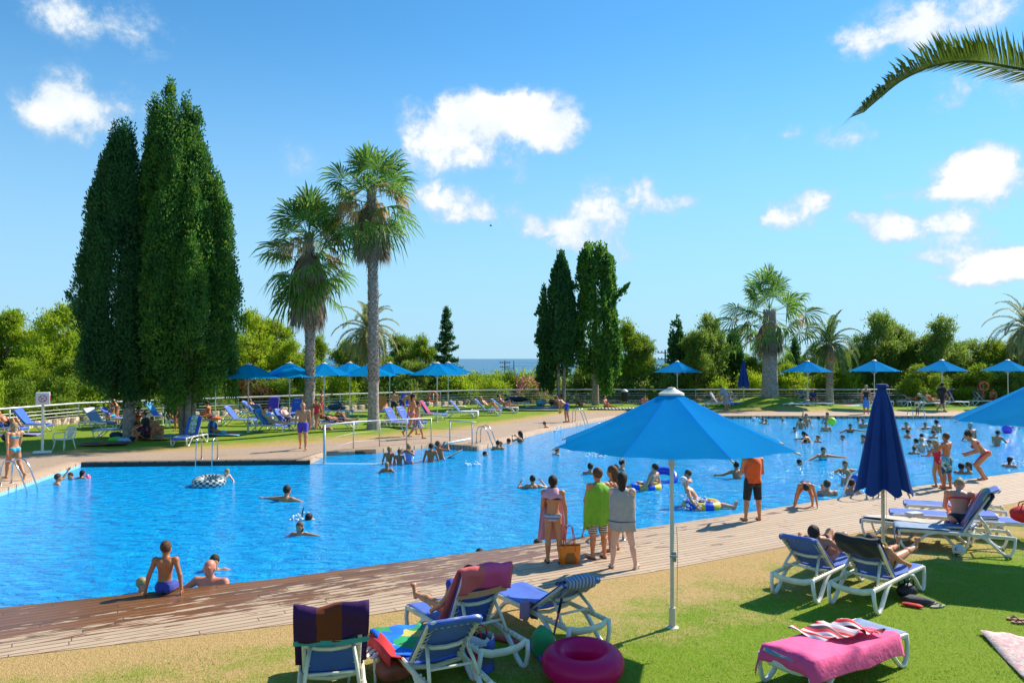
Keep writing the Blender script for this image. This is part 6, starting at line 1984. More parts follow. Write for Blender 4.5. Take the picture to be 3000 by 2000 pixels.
# --- standing on the near deck
girl, J1 = stand(1620, 1646, 1395, 8, 'stand', over=dict(Ll=(1, 2, -1, 1), Lr=(0, 6, 0, 3), Al=(10, 6, 100, -25), Ar=(0, 12, 2, 4)), fem=True, skin_='tan', hair=('wet', 'dark'), wear=[('briefs', W_STR), ('bra', W_BLACK)], g=.92, res=.011,
      label='girl seen from behind in striped bikini bottom with a pink towel on her shoulders', group=None, ret=True)
lad, J2 = stand(1752, 1634, 1372, -25, 'stand', over=dict(Al=(15, 8, 60, -25), Ar=(20, 10, 90, -20)), skin_='tan', hair=('short', 'brown'), wear=[('shorts', W_STR2)], res=.012, label='boy wrapped in a lime green towel with striped shorts and flip-flops', ret=True)
gir3, J3 = stand(1824, 1664, 1388, 12, 'stand_wide', hmul=.985, over=dict(Ll=(0, 9, 0, 5), Lr=(0, 12, 0, 9), Al=(10, 4, 100, -20), Ar=(10, 4, 100, -20)), fem=True, skin_='pale', hair=('long', 'dark'), wear=[('briefs', W_NAVY)], g=.9, res=.012, label='girl with long wet dark hair wrapped in a grey towel', ret=True)
gir4, J4 = stand(1796, 1612, 1366, -60, 'stand', fem=True, skin_='tan', hair=('long', 'brown'), wear=[('suit', W_BLACK)], res=.014, label='brown-haired girl looking left, half hidden behind the green towel', ret=True)

def cloak(name, loc, yaw, prof, m, label, seed, open_=0.0, fold=.06, nf=7, drop=None):
    """towel wrapped round a body: prof [(z, rx, ry)] from top to bottom, open at the front by angle"""
    rs = np.random.default_rng(seed)
    n = 56; V = []; F = []
    zs = np.linspace(prof[0][0], prof[-1][0], 22)
    P = np.array(prof)[::-1]
    ph = rs.uniform(0, 6, 3)
    for lay in (0, 1):
        for j, z in enumerate(zs):
            rx_, ry_ = np.interp(z, P[:, 0], P[:, 1]), np.interp(z, P[:, 0], P[:, 2])
            t = j / 21
            for k in range(n):
                u = k / (n - 1)
                a = -PI / 2 + (u - .5) * (2 * PI - open_)      # centre of the cloth at the back (-Y)
                f = 1 + fold * t ** .7 * (math.sin(a * nf + ph[0]) + .5 * math.sin(a * (nf * 2 + 1) + ph[1] + 3 * t)) - lay * .035
                dz = (drop(u) if drop else 0) * t + .012 * math.sin(a * nf + 1) * t
                V.append((math.cos(a) * rx_ * f, math.sin(a) * ry_ * f, z + dz))
    M = 22 * n
    for j in range(21):
        for k in range(n - 1):
            a = j * n + k
            F += [(a, a + n, a + n + 1, a + 1), (M + a, M + a + 1, M + a + n + 1, M + a + n)]
    for k in range(n - 1):
        a = 21 * n + k
        F += [(a, M + a, M + a + 1, a + 1), (k, k + 1, M + k + 1, M + k)]
    for j in range(21):
        a = j * n; b = a + n - 1
        F += [(a, M + a, M + a + n, a + n), (b, b + n, M + b + n, M + b)]
    o = np_obj(name, V, np.array(F), m, None, smooth=True, loc=loc)
    o.rotation_euler = (0, 0, -R(yaw))
    return tag(o, label, 'towel')
GREENT = solid('lime_towel', (.22, .50, .02), bump=.8); GREYT = solid('grey_beige_towel', (.42, .37, .32), bump=1.2)
PINKT = solid('rose_towel', (.72, .33, .40), bump=.8)
nz_ = J2['neck']; hh = nz_[2]
cloak('towel', (J2['pelvis'][0], J2['pelvis'][1], 0), -15, [(hh + .01, .07, .075), (hh - .05, .17, .12), (hh - .12, .235, .155), (hh - .45, .26, .18), (hh - .75, .245, .19), (.60, .25, .2)], GREENT, 'lime green towel wrapped round a boy from neck to knees', 4, open_=.5, fold=.12, nf=6, drop=lambda u: -.16 * max(0, .35 - u) / .35 + .05 * u)
hh = J3['sh'][0][2]
cloak('towel', (J3['pelvis'][0], J3['pelvis'][1], 0), 8, [(hh + .05, .12, .09), (hh + .01, .19, .13), (hh - .1, .215, .15), (hh - .35, .215, .16), (hh - .6, .225, .165), (hh - .66, .23, .17)], GREYT, 'grey-beige towel with a dark stripe round the long-haired girl', 6, open_=.1, fold=.045, nf=5)
m = MB(); nst = 28
m.tube([(math.cos(a) * .235, math.sin(a) * .172, 0) for a in np.linspace(-PI - .2, .2, nst)], .007, n=5)
o = m.build('stripe', W_NAVY, None); o.parent = bpy.data.objects[[ob.name for ob in C.objects if ob.get('label', '').startswith('grey-beige towel')][0]]; o.location = (0, 0, hh - .50)
# pink towel round the neck, hanging down the girl's front and both sides
hx, hy_, hz = J1['neck']; H1 = hz
cloak('towel', (J1['neck'][0] - .01, J1['neck'][1], 0), 0, [(H1 + .045, .085, .085), (H1 + .0, .12, .11), (H1 - .06, .185, .14), (H1 - .13, .20, .15)], PINKT, 'rose-pink towel collar lying over the shoulders of the girl with the orange bag', 7, open_=.3, fold=.05, nf=5)
m = MB()
V = []; F = []
for j in range(12):
    z = H1 - .05 - j * .078
    for i in range(22):
        u = i / 21 - .5
        w_ = .17 + .008 * j
        V.append((u * 2 * w_, .17 + .03 * math.cos(u * 3) + .012 * math.sin(u * 30 + j * .3), z - .03 * abs(u)))
nV = len(V); V += [(x_, y_ - .012, z_) for x_, y_, z_ in V]
for j in range(11):
    for i in range(21):
        a = j * 22 + i
        F += [(a, a + 1, a + 23, a + 22), (nV + a, nV + a + 22, nV + a + 23, nV + a + 1)]
tw = [ob for ob in C.objects if ob.get('label', '').startswith('rose-pink towel')][0]
np_obj('hanging_end', V, np.array(F), PINKT, tw, smooth=True)
# orange beach bag in her right hand
hd_ = J1['hand'][1]
t = empty('beach_bag', (hd_[0] + .05, hd_[1] - .02, 0), R(10), 'orange and clear beach bag carried by the girl with the pink towel', 'bag')
zt = hd_[2] - .34
m = MB()
def bagring(z, w_, d_): return [(w_ * np.sign(math.cos(a)) * abs(math.cos(a)) ** .5, d_ * np.sign(math.sin(a)) * abs(math.sin(a)) ** .5, z) for a in np.linspace(0, 2 * PI, 25)[:-1]]
def bagmesh(rings, m_, nm):
    V = sum([bagring(*r) for r in rings], []); F = [(i * 24 + k, i * 24 + (k + 1) % 24, (i + 1) * 24 + (k + 1) % 24, (i + 1) * 24 + k) for i in range(len(rings) - 1) for k in range(24)]
    V2 = len(V); V.append((0, 0, rings[0][0])); F3 = [(k, V2, (k + 1) % 24) for k in range(24)]
    return np_obj(nm, V, [np.array(F), np.array(F3)], m_, t, smooth=True)
bagmesh([(zt - .40, .15, .07), (zt - .385, .175, .085), (zt - .30, .18, .09)], W_ORANGE, 'bag_base')
bagmesh([(zt - .30, .18, .09), (zt - .15, .19, .085), (zt - .0, .20, .07)], mat('clear_orange', (.92, .22, .015), .3), 'bag_body')
bagmesh([(zt - .30, .13, .095), (zt - .22, .14, .097), (zt - .12, .08, .093)], mat('bag_things', (.34, .12, .02), .8), 'contents')
for s in (-1, 1):
    m = MB(); m.tube([(-.09, s * .075, zt - .05), (-.085, s * .06, zt + .1), (-.05, s * .03, zt + .31), (0, s * .02, zt + .345), (.05, s * .03, zt + .31), (.085, s * .06, zt + .1), (.09, s * .075, zt - .1)], .016, n=6, flat=.4)
    m.build('handle', W_ORANGE, t, smooth=True)

def flipflops(J, label, m=BLACK):
    t = empty('flip_flops', (J['foot'][0][0][0], J['foot'][0][0][1], 0), 0, label, 'flip-flops')
    for (f, d) in J['foot']:
        c = f + d * .045; mb = MB()
        n = 20; yawf = math.atan2(d[0], d[1]); V = []
        for z_ in (.002, .016):
            for k in range(n):
                a = 2 * PI * k / n
                lx, ly = .045 * math.cos(a) * (1 + .15 * math.sin(a)), .135 * math.sin(a)
                V.append((c[0] - t.location.x + lx * math.cos(yawf) + ly * math.sin(yawf), c[1] - t.location.y - lx * math.sin(yawf) + ly * math.cos(yawf), z_))
        V += [(c[0] - t.location.x, c[1] - t.location.y, .002), (c[0] - t.location.x, c[1] - t.location.y, .016)]
        mb.add(V, [(k, (k + 1) % n, n + (k + 1) % n, n + k) for k in range(n)] + [((k + 1) % n, k, 2 * n) for k in range(n)] + [(n + k, n + (k + 1) % n, 2 * n + 1) for k in range(n)])
        q = f + d * .09
        ql = (q[0] - t.location.x, q[1] - t.location.y, .03)
        for s in (-1, 1):
            sd_2 = (c[0] - t.location.x + s * .045 * math.cos(yawf) - .02 * math.sin(yawf), c[1] - t.location.y - s * .045 * math.sin(yawf) - .02 * math.cos(yawf), .012)
            mid = tuple((np.array(sd_2) + np.array(ql)) / 2 + np.array([0, 0, .03]))
            mb.tube([sd_2, mid, (ql[0], ql[1], .05)], .006, n=5)
        mb.build('flip_flop', m, t)
flipflops(J1, 'dark flip-flops on the feet of the girl with the orange bag')
flipflops(J2, 'brown strapped flip-flops worn by the boy in the green towel', mat('brown_sole', (.10, .04, .02), .6))
flipflops(J3, 'tan flip-flops worn by the girl in the grey towel', mat('tan_sole', (.42, .26, .15), .6))

# man in orange vest
stand(2206, 1524, 1306, -12, 'stand', over=dict(Ll=(2, 7, -2, 4), Lr=(0, 5, 0, 4), Al=(10, 12, 70, -22), Ar=(8, 12, 62, -20)), skin_='tan', hair=('short', 'dark'), g=1.12, wear=[('vest', W_ORANGE), ('shorts', W_BLACK)], res=.014, label='man in a bright orange sleeveless vest and black shorts watching the pool')
# boy climbing out
q = at(2368, 1483, 0)
person(q.x + .1, q.y + .35, 0, 205, 'climb', h=1.3, anchor='pelvis', skin_='tan', hair=('short', 'dark'), wear=[('trunks', W_NAVY)], res=.014, over=dict(lean=62, Ll=(60, 12, -30, 3), Lr=(95, 24, -10, 10), Al=(58, 22, 62, 12), Ar=(56, 24, 60, 16)), label='wet boy hauling himself onto the deck with both arms straight') if False else \
person(q.x, q.y + .15, -.02, 200, 'climb', h=1.32, anchor='ground', skin_='tan', hair=('short', 'dark'), wear=[('trunks', W_NAVY)], res=.014, over=dict(lean=84, Ll=(48, 12, -38, 3), Lr=(55, 20, -30, 10), Al=(84, 16, 86, 10), Ar=(84, 18, 86, 12)), label='wet boy bent over on hands and feet at the pool edge')
stand(2748, 1425, 1290, -20, 'stand', over=dict(lean=8, Ll=(10, 3, -15, 2), Lr=(0, 3, -15, 2), Al=(45, 8, 90, -10), Ar=(45, 8, 90, -10)), fem=True, skin_='tan', hair=('long', 'blond'), wear=[('suit', W_RED)], res=.014, label='small blonde child with a red towel next to the boy in turquoise shorts')
stand(2774, 1431, 1269, -30, 'stand', over=dict(Al=(40, 8, 80, -15), Ar=(20, 8, 60, -10)), skin_='deep', hair=('short', 'brown'), wear=[('shorts', W_TURQP)], res=.014, label='boy in long turquoise printed shorts on the deck')
stand(2888, 1405, 1262, -62, 'bend_girl', hmul=.84, fem=True, skin_='tan', hair=('bun', 'dark'), wear=[('briefs', W_RED), ('bra', W_RED)], res=.014, label='girl in a red bikini leaning forward at the pool edge, hair in a bun')
stand(40, 1404, 1236, -60, 'walk', fem=True, skin_='tan', hair=('wet', 'blond'), wear=[('briefs', W_TURQ), ('bra', W_TURQ)], res=.015, label='girl in a turquoise bikini by the ladder at the left edge')
# boy on the near edge
q = at(480, 1738, 0)
person(q.x, q.y + .03, 0.0, -8, 'sit_edge', h=1.42, anchor='seat', skin_='deep', hair=('short', 'brown'), wear=[('trunks', W_BLUE)], res=.0105, g=.9, over=dict(lean=4, Al=(-14, 17, -6, 9), Ar=(-14, 20, -8, 10)), hy=12, label='boy sitting on the pool edge with his back to the camera, blue trunks')
swim(410, 1735, 1694, 60, 'swim_stand', h=1.3, skin_='tan', hair=('short', 'blond'), hy=20, label='boy in the water at the left of the sitting boy')
swim(620, 1722, 1638, 190, 'swim_reach', h=1.85, skin_='red', hair=('bald', 'grey'), g=1.25, over=dict(lean=4, Al=(30, 30, 50, 30), Ar=(50, 45, 80, 40), hp=-5), res=.011, label='bald sunburnt man smiling, leaning on the pool edge')
swim(632, 1664, 1622, 170, 'swim_side', h=1.55, skin_='tan', hair=('short', 'dark'), label='swimmer with an arm out, just behind the bald man')
swim(1400, 1622, 1606, 160, 'swim', h=1.5, skin_='mid', hair=('short', 'dark'), label='top of a dark head just above the near pool edge')
swim(1592, 1600, 1578, 250, 'swim', h=1.5, skin_='tan', hair=('short', 'brown'), label='child head peeping over the edge left of the girl with the orange bag')
swim(832, 1468, 1425, 20, 'swim_side', h=1.8, skin_='tan', hair=('short', 'dark'), label='dark-haired man swimming away in the middle of the left pool')
swim(894, 1524, 1507, 30, 'swim', h=1.5, skin_='tan', hair=('short', 'dark'), label='swimmer with face down breathing through a snorkel')
sn = swim(882, 1564, 1527, 185, 'swim_side', h=1.3, skin_='tan', hair=('short', 'brown'), res=.014, label='child wearing a round diving mask facing the camera')
q = at(886, 1524, WATER_Z); t = empty('snorkel', (q.x, q.y, WATER_Z), 0, 'black snorkel tube sticking out of the water', 'snorkel')
m = MB(); m.tube([(0, 0, -.05), (-.01, 0, .12), (.01, 0, .24), (.03, 0, .31)], .014, n=7); m.build('tube', BLACK, t, smooth=True)
q = at(882, 1564, WATER_Z); t = empty('diving_mask', (q.x, q.y, WATER_Z), 0, 'round black diving mask on the face of the child', 'diving mask')
m = MB(); m.torus((0, -.085, .125), .065, .014, 20, 8, rot=Matrix.Rotation(R(80), 3, 'X')); m.build('mask_rim', BLACK, t, smooth=True)
m = MB(); m.ball((0, -.083, .125), (.058, .012, .058), 14); m.build('lens', mat('lens', (.55, .45, .42), .1), t, smooth=True)

# --- left pool
swim(166, 1418, 1388, 50, 'swim_stand', h=1.6, skin_='tan', hair=('short', 'brown'), over=dict(Al=(120, 30, 150, 5)), label='swimmer with a raised arm at the left pool edge')
swim(212, 1402, 1383, 180, 'swim', h=1.4, skin_='tan', hair=('short', 'dark'), label='dark head left of the child with pink armbands')
swim(234, 1402, 1379, 20, 'swim_side', h=1.2, skin_='tan', hair=('wet', 'black'), label='child with pink armbands in the far left corner of the pool')
for dx in (-27, 26):
    q = at(233 + dx, 1400, WATER_Z); m = MB(); m.torus((0, 0, .04), .05, .045, 14, 8, rot=Matrix.Rotation(R(70), 3, 'Y'))
    o = m.build('armband', solid('armband_pink', (.85, .12, .25), .4), None, smooth=True, loc=tuple(q)); tag(o, 'pink inflatable armband on the %s arm of the child in the left corner' % ('left' if dx < 0 else 'right'), 'armband')
q = at(650, 1412, WATER_Z)
person(q.x, q.y, WATER_Z, 130, 'swim_stand', h=1.2, anchor='water', above=.42, skin_='pale', hair=('short', 'blond'), over=dict(lean=35, hp=-5, Al=(70, 20, 80, -20), Ar=(70, 20, 80, -20)), res=.018, label='blond child hanging on the tyre-shaped float')

# --- ramp bay children
swim(1140, 1357, 1308, 175, 'swim_stand', h=1.35, skin_='deep', hair=('short', 'blond'), label='blond child standing at the left of three in the ramp bay')
swim(1170, 1358, 1316, 350, 'swim_stand', h=1.2, skin_='deep', hair=('short', 'brown'), label='small child in the middle of the three in the ramp bay')
swim(1199, 1358, 1299, 200, 'swim_face', h=1.45, fem=True, skin_='deep', hair=('long', 'blond'), wear=[('suit', W_LILAC)], label='girl in a lilac swimsuit holding her face, in the ramp bay')
swim(1133, 1381, 1353, 170, 'swim_face', h=1.3, skin_='deep', hair=('short', 'blond'), label='child with both hands at the head in front of the ramp bay')
swim(1262, 1352, 1299, 15, 'swim_stand', h=1.6, skin_='deep', hair=('short', 'dark'), label='dark-haired youth with his back turned, sitting in the ramp bay', over=dict(Al=(-10, 14, -5, 8)))
swim(1296, 1345, 1291, 60, 'swim_face', h=1.6, skin_='deep', hair=('short', 'brown'), wear=[('trunks', W_PLAID)], label='boy resting against the white handrail in the ramp bay', over=dict(lean=-18))
q = at(1392, 1358, WATER_Z)
t, JJ = person(q.x, q.y, WATER_Z - .95, 200, 'stand', h=1.4, anchor='pelvis', skin_='deep', hair=('short', 'dark'), over=dict(lean=0, Ll=(175, 25, 178, 30), Lr=(172, 8, 176, 2), Al=(0, 10, 0, 5), Ar=(0, 10, 0, 5)), res=.02, label='pair of bare legs sticking up from a dive below the ladder', ret=True)
swim(1412, 1334, 1322, 100, 'swim', h=1.5, skin_='tan', hair=('short', 'dark'), label='head afloat right of the upturned legs')
swim(1457, 1317, 1291, 10, 'swim', h=1.6, skin_='tan', hair=('short', 'dark'), label='swimmer seen from behind right of the arched ladder')
swim(1470, 1310, 1293, 200, 'swim', h=1.4, skin_='tan', hair=('short', 'brown'), label='smaller head close beside the swimmer at the arched ladder')
swim(1512, 1301, 1286, 300, 'swim_reach', h=1.6, skin_='tan', hair=('short', 'dark'), label='swimmer stretching an arm onto the far deck edge')
swim(1528, 1297, 1263, 300, 'swim_face', h=1.65, fem=True, skin_='tan', hair=('long', 'dark'), wear=[('bra', W_BLACK)], label='dark-haired woman holding the far pool edge')
q = at(1612, 1262, WATER_Z)
person(q.x, q.y, WATER_Z - .1, 290, 'dangle', h=1.4, anchor='pelvis', skin_='tan', hair=('short', 'brown'), wear=[('trunks', W_BLACK)], res=.02, label='boy in black trunks climbing out over the far edge')
stand(1660, 1236, 1162, 290, 'bend', hmul=.80, skin_='tan', hair=('short', 'brown'), wear=[('trunks', W_BLUE)], res=.02, label='boy in blue trunks bending over the far ladder')
swim(1624, 1332, 1310, 60, 'swim', h=1.6, skin_='tan', hair=('short', 'dark'), label='lone head left of the tip of the front parasol')
swim(1752, 1332, 1320, 90, 'swim', h=1.5, skin_='tan', hair=('short', 'dark'), label='swimmer low in the water under the front parasol rim')

# --- main pool, centre
swim(1562, 1430, 1394, 350, 'swim_face', h=1.6, skin_='tan', hair=('short', 'dark'), over=dict(Al=(60, 62, 150, -30), Ar=(60, 62, 150, -30), hp=5), label='swimmer with both hands in the hair, left of the girls')
swim(1729, 1388, 1357, 20, 'swim_stand', h=1.7, skin_='tan', hair=('short', 'dark'), label='man in the water behind the boy in the green towel')
swim(1820, 1376, 1346, 80, 'swim_stand', h=1.7, skin_='mid', hair=('short', 'black'), label='black-haired man in the water looking right')
swim(1806, 1380, 1362, 0, 'swim', h=1.5, skin_='deep', hair=('short', 'black'), label='darker head just left of the black-haired man')
q = at(1896, 1430, WATER_Z)
person(q.x, q.y, WATER_Z + .02, -50, 'float_ring', h=1.65, anchor='pelvis', skin_='mid', hair=('short', 'dark'), res=.018, wear=[('trunks', W_NAVY)], label='person lounging in a yellow and blue swim ring, back to camera')
swim(1922, 1412, 1383, 240, 'swim_stand', h=1.5, skin_='tan', hair=('short', 'brown'), fem=True, label='child beside a dark blue ring, right of the yellow ring')
swim(2019, 1411, 1377, 290, 'swim_stand', h=1.7, skin_='tan', hair=('short', 'brown'), label='man in the water right of the front parasol pole, looking left')
q = at(2050, 1484, WATER_Z)
person(q.x, q.y, WATER_Z + .08, 100, 'float_ring', h=1.7, anchor='pelvis', skin_='mid', hair=('cap', 'cap'), wear=[('trunks', W_NAVY)], res=.016, over=dict(lean=-40, Ll=(92, 8, 78, 4), Lr=(96, 6, 82, 2)), label='person in a pale swim cap floating in a blue and yellow ring')
swim(2162, 1402, 1354, 350, 'swim_side', h=1.6, skin_='deep', hair=('short', 'black'), over=dict(Al=(60, 50, 90, 30)), label='dark-haired boy wading left of the man in orange')
swim(2164, 1336, 1328, 90, 'swim', h=1.5, skin_='tan', hair=('short', 'dark'), label='swimmer low in the water above the man in orange')
swim(2332, 1362, 1345, 100, 'swim', h=1.5, skin_='tan', hair=('short', 'dark'), label='swimmer crawling in the middle, right of the front parasol tip')
swim(2409, 1346, 1309, 180, 'swim_side', h=1.65, fem=True, skin_='tan', hair=('short', 'dark'), wear=[('bra', W_TURQ)], label='woman facing the camera with arms spread in the water')
swim(2325, 1266, 1250, 170, 'swim', h=1.6, skin_='tan', hair=('short', 'black'), label='dark head alone in the water at the rear left of the crowd')
swim(2474, 1385, 1349, 190, 'swim_side', h=1.6, fem=True, skin_='tan', hair=('short', 'brown'), wear=[('bra', W_BLACK)], label='woman in the water left of the folded navy parasol')
swim(2482, 1420, 1377, 60, 'swim_stand', h=1.4, skin_='mid', hair=('short', 'blond'), label='fair-haired boy in the water beside the blue ball')
swim(2487, 1456, 1404, 60, 'swim_reach', h=1.6, fem=True, skin_='tan', hair=('bun', 'dark'), over=dict(lean=15, Al=(75, 5, 90, 0), Ar=(75, 5, 90, 0)), wear=[('bra', W_LILAC)], label='woman reaching for the ladder behind the folded navy parasol')
swim(2424, 1450, 1407, 10, 'swim_stand', h=1.75, skin_='mid', hair=('short', 'brown'), g=1.1, label='broad man in the water carrying a child')
swim(2411, 1444, 1417, 200, 'swim_stand', h=1.1, skin_='mid', hair=('short', 'blond'), label='blond child held by the broad man')
swim(2336, 1236, 1220, 120, 'swim', h=1.5, skin_='tan', hair=('short', 'blond'), label='blond head in the rear group of the pool')
swim(2346, 1256, 1224, 30, 'swim_stand', h=1.5, skin_='tan', hair=('short', 'dark'), label='child with wet back in the rear group of the pool')
swim(2362, 1250, 1212, 180, 'arms_up', h=1.6, skin_='tan', hair=('short', 'brown'), over=dict(Al=(20, 10, 60, 0), Ar=(150, 10, 170, 0)), label='figure with one arm up in the rear group of the pool')
swim(2394, 1230, 1219, 90, 'swim', h=1.5, skin_='tan', hair=('short', 'dark'), label='low head left of the yellow-green ball')
swim(2424, 1238, 1208, 200, 'swim_stand', h=1.7, skin_='tan', hair=('cap', 'black'), label='man behind the yellow-green ball')
swim(2420, 1263, 1235, 190, 'swim_stand', h=1.6, skin_='mid', hair=('short', 'brown'), g=1.1, label='broad swimmer below the yellow-green ball')
swim(2230, 1239, 1223, 150, 'swim', h=1.6, skin_='tan', hair=('short', 'brown'), label='swimmer near the rear edge, left of two')
swim(2245, 1242, 1228, 200, 'swim', h=1.4, skin_='tan', hair=('short', 'dark'), label='smaller swimmer near the rear edge, right of two')
swim(2291, 1235, 1223, 180, 'swim', h=1.5, skin_='tan', hair=('short', 'blond'), label='single head near the rear edge below the mound')
swim(2202, 1234, 1223, 90, 'swim_side', h=1.6, skin_='pale', hair=('cap', 'cap'), label='swimmer in a white cap splashing near the rear edge')
swim(2490, 1266, 1241, 190, 'swim_side', h=1.6, fem=True, skin_='deep', hair=('short', 'black'), wear=[('bra', W_BLACK)], label='dark-haired woman in the water left of the folded parasol top')
swim(2475, 1290, 1274, 250, 'swim', h=1.6, skin_='tan', hair=('short', 'brown'), label='lone head left of the folded parasol middle')
swim(2511, 1235, 1221, 170, 'swim', h=1.6, skin_='tan', hair=('short', 'dark'), label='head near the rear edge left of the folded parasol tip')
swim(2528, 1253, 1227, 180, 'swim_stand', h=1.6, skin_='tan', hair=('short', 'brown'), label='two-tone swimmer close to the left side of the folded parasol')
swim(2361, 1293, 1271, 120, 'swim_stand', h=1.5, skin_='tan', hair=('short', 'dark'), label='leftmost of a tangle of four playing swimmers')
swim(2381, 1296, 1265, 300, 'swim_reach', h=1.6, skin_='deep', hair=('short', 'black'), label='topmost of a tangle of four playing swimmers')
swim(2398, 1295, 1275, 250, 'swim_stand', h=1.5, skin_='tan', hair=('short', 'brown'), label='rightmost of a tangle of four playing swimmers')
swim(2353, 1298, 1286, 100, 'swim', h=1.4, skin_='tan', hair=('short', 'dark'), label='low head at the lower left of the tangle of swimmers')
swim(2538, 1298, 1273, 280, 'swim', h=1.6, skin_='tan', hair=('short', 'brown'), label='head half hidden by the left side of the folded parasol')

# --- main pool, right
swim(2655, 1258, 1236, 190, 'swim_stand', h=1.6, skin_='tan', hair=('short', 'brown'), label='first swimmer right of the folded parasol, near the top')
swim(2708, 1257, 1237, 180, 'swim_side', h=1.5, skin_='tan', hair=('short', 'black'), label='dark-haired swimmer in the row below the far ladder')
swim(2745, 1267, 1230, 350, 'swim_stand', h=1.75, skin_='tan', hair=('short', 'black'), label='man standing chest-high in the water below the backpack walker')
swim(2652, 1282, 1258, 90, 'swim', h=1.6, skin_='tan', hair=('short', 'black'), label='black-haired head touching the right side of the folded parasol')
swim(2731, 1283, 1261, 170, 'swim', h=1.6, skin_='tan', hair=('short', 'dark'), label='broad-faced head left of the boy in turquoise shorts')
swim(2703, 1290, 1271, 10, 'swim', h=1.6, skin_='tan', hair=('short', 'black'), label='dark head behind the blonde woman in the water')
swim(2700, 1323, 1282, 15, 'swim_stand', h=1.65, fem=True, skin_='pale', hair=('short', 'blond'), label='blonde woman in the water with her back turned')
swim(2686, 1308, 1285, 330, 'swim_stand', h=1.6, skin_='tan', hair=('short', 'black'), label='dark swimmer close to the left of the blonde woman')
swim(2678, 1330, 1308, 30, 'swim', h=1.3, skin_='tan', hair=('short', 'brown'), label='child splashing below the blonde woman')
swim(2729, 1308, 1288, 250, 'swim', h=1.6, skin_='tan', hair=('short', 'dark'), label='swimmer just left of the small blonde child on the deck')
swim(2845, 1290, 1239, 345, 'swim_stand', h=1.85, skin_='tan', hair=('short', 'grey'), g=1.15, label='big grey-haired man with his back turned in the water')
swim(2921, 1306, 1261, 60, 'swim_face', h=1.6, skin_='tan', hair=('short', 'black'), over=dict(Al=(30, 15, 90, 0), Ar=(50, 15, 120, 0)), label='boy holding his hands up right of the red bikini girl')
swim(2815, 1386, 1357, 60, 'swim_stand', h=1.65, skin_='deep', hair=('short', 'black'), label='left one of the couple with heads together')
swim(2841, 1386, 1354, 300, 'swim_stand', h=1.6, fem=True, skin_='tan', hair=('wet', 'brown'), label='right one of the couple with heads together')
swim(2953, 1368, 1339, 60, 'swim', h=1.6, fem=True, skin_='mid', hair=('wet', 'black'), label='long-haired swimmer near the right edge of the picture')
swim(2968, 1262, 1247, 250, 'swim', h=1.6, skin_='tan', hair=('short', 'black'), label='head behind the purple ball')
stand(2688, 1222, 1192, 180, 'bend', hmul=.7, z=-.1, skin_='tan', hair=('short', 'dark'), wear=[('trunks', W_BLACK)], res=.024, label='boy in black trunks on the far ladder')

# --- lawn across the pool
stand(887, 1317, 1178, 168, 'walk', skin_='tan', hair=('thin', 'grey'), wear=[('trunks', W_VIOLET)], g=1.08, res=.016, hy=-20, label='grey-haired man in violet trunks walking on the far deck')
stand(928, 1263, 1165, 205, 'walk', fem=True, skin_='tan', hair=('bun', 'dark'), wear=[('suit', W_RED)], res=.018, label='woman in a crimson swimsuit walking beside the left fan palm')
stand(942, 1226, 1143, 100, 'arms_up', over=dict(Al=(80, 20, 120, 0), Ar=(80, 20, 95, 10)), skin_='tan', hair=('short', 'brown'), wear=[('trunks', W_RED)], res=.02, label='man behind the woman in crimson, arms stretched forward')
stand(893, 1228, 1150, 180, 'hug', skin_='tan', hair=('short', 'dark'), wear=[('trunks', W_BLACK)], res=.02, label='person hugging the trunk of the left fan palm from behind')
stand(1154, 1221, 1143, 350, 'stand_fold', skin_='tan', hair=('short', 'black'), wear=[('trunks', W_BLACK)], g=1.08, res=.02, label='man in black trunks with his back turned by the rear railing')
stand(1178, 1219, 1148, 120, 'bend', hmul=.82, skin_='tan', hair=('short', 'blond'), wear=[('trunks', W_BLUE)], res=.02, label='fair person bending beside the man in black trunks')
stand(1207, 1276, 1150, 70, 'walk', fem=True, skin_='tan', hair=('wet', 'dark'), wear=[('bra', W_PINK), ('briefs', W_PINK)], res=.018, label='dark-haired girl striding right behind the boy in plaid shorts')
stand(1222, 1284, 1172, 75, 'walk2', skin_='tan', hair=('short', 'brown'), wear=[('shorts', W_PLAID)], res=.017, label='boy in blue and white plaid shorts walking on the far deck')
stand(343, 1240, 1161, 250, 'bend', hmul=.88, over=dict(lean=30), fem=True, skin_='tan', hair=('wet', 'black'), wear=[('bra', W_BLACK), ('briefs', W_BLACK)], res=.02, label='woman in a black bikini leaning over a lounger by the railing')
stand(2128, 1202, 1131, 300, 'bend', hmul=.9, over=dict(lean=32), skin_='tan', hair=('short', 'brown'), wear=[('shirt', solid('wear_greyblue', (.25, .33, .38))), ('skirt', solid('wear_greyblue', (.25, .33, .38)))], res=.024, label='person in a grey-blue robe bending over a rear lounger')
stand(2538, 1212, 1128, 40, 'stand', fem=True, skin_='tan', hair=('wet', 'blond'), wear=[('suit', W_BLACK), ('skirt', solid('wear_seablue', (.06, .25, .65)))], res=.024, label='girl with a blue towel wrapped round her waist on the rear deck')
tb, JB = stand(2760, 1206, 1118, 80, 'walk', skin_='deep', hair=('short', 'black'), wear=[('shirt', W_BLACK), ('shorts', W_BLACK)], res=.024, label='person in black clothes walking right with a backpack', ret=True)
def seat(px, pf, yaw, pose, lab, z=.0, anchor='seat', **k):
    q = gp(px, pf)
    k.setdefault('res', .022)
    return person(q.x, q.y, z, yaw, pose, anchor=anchor, label=lab, **k)
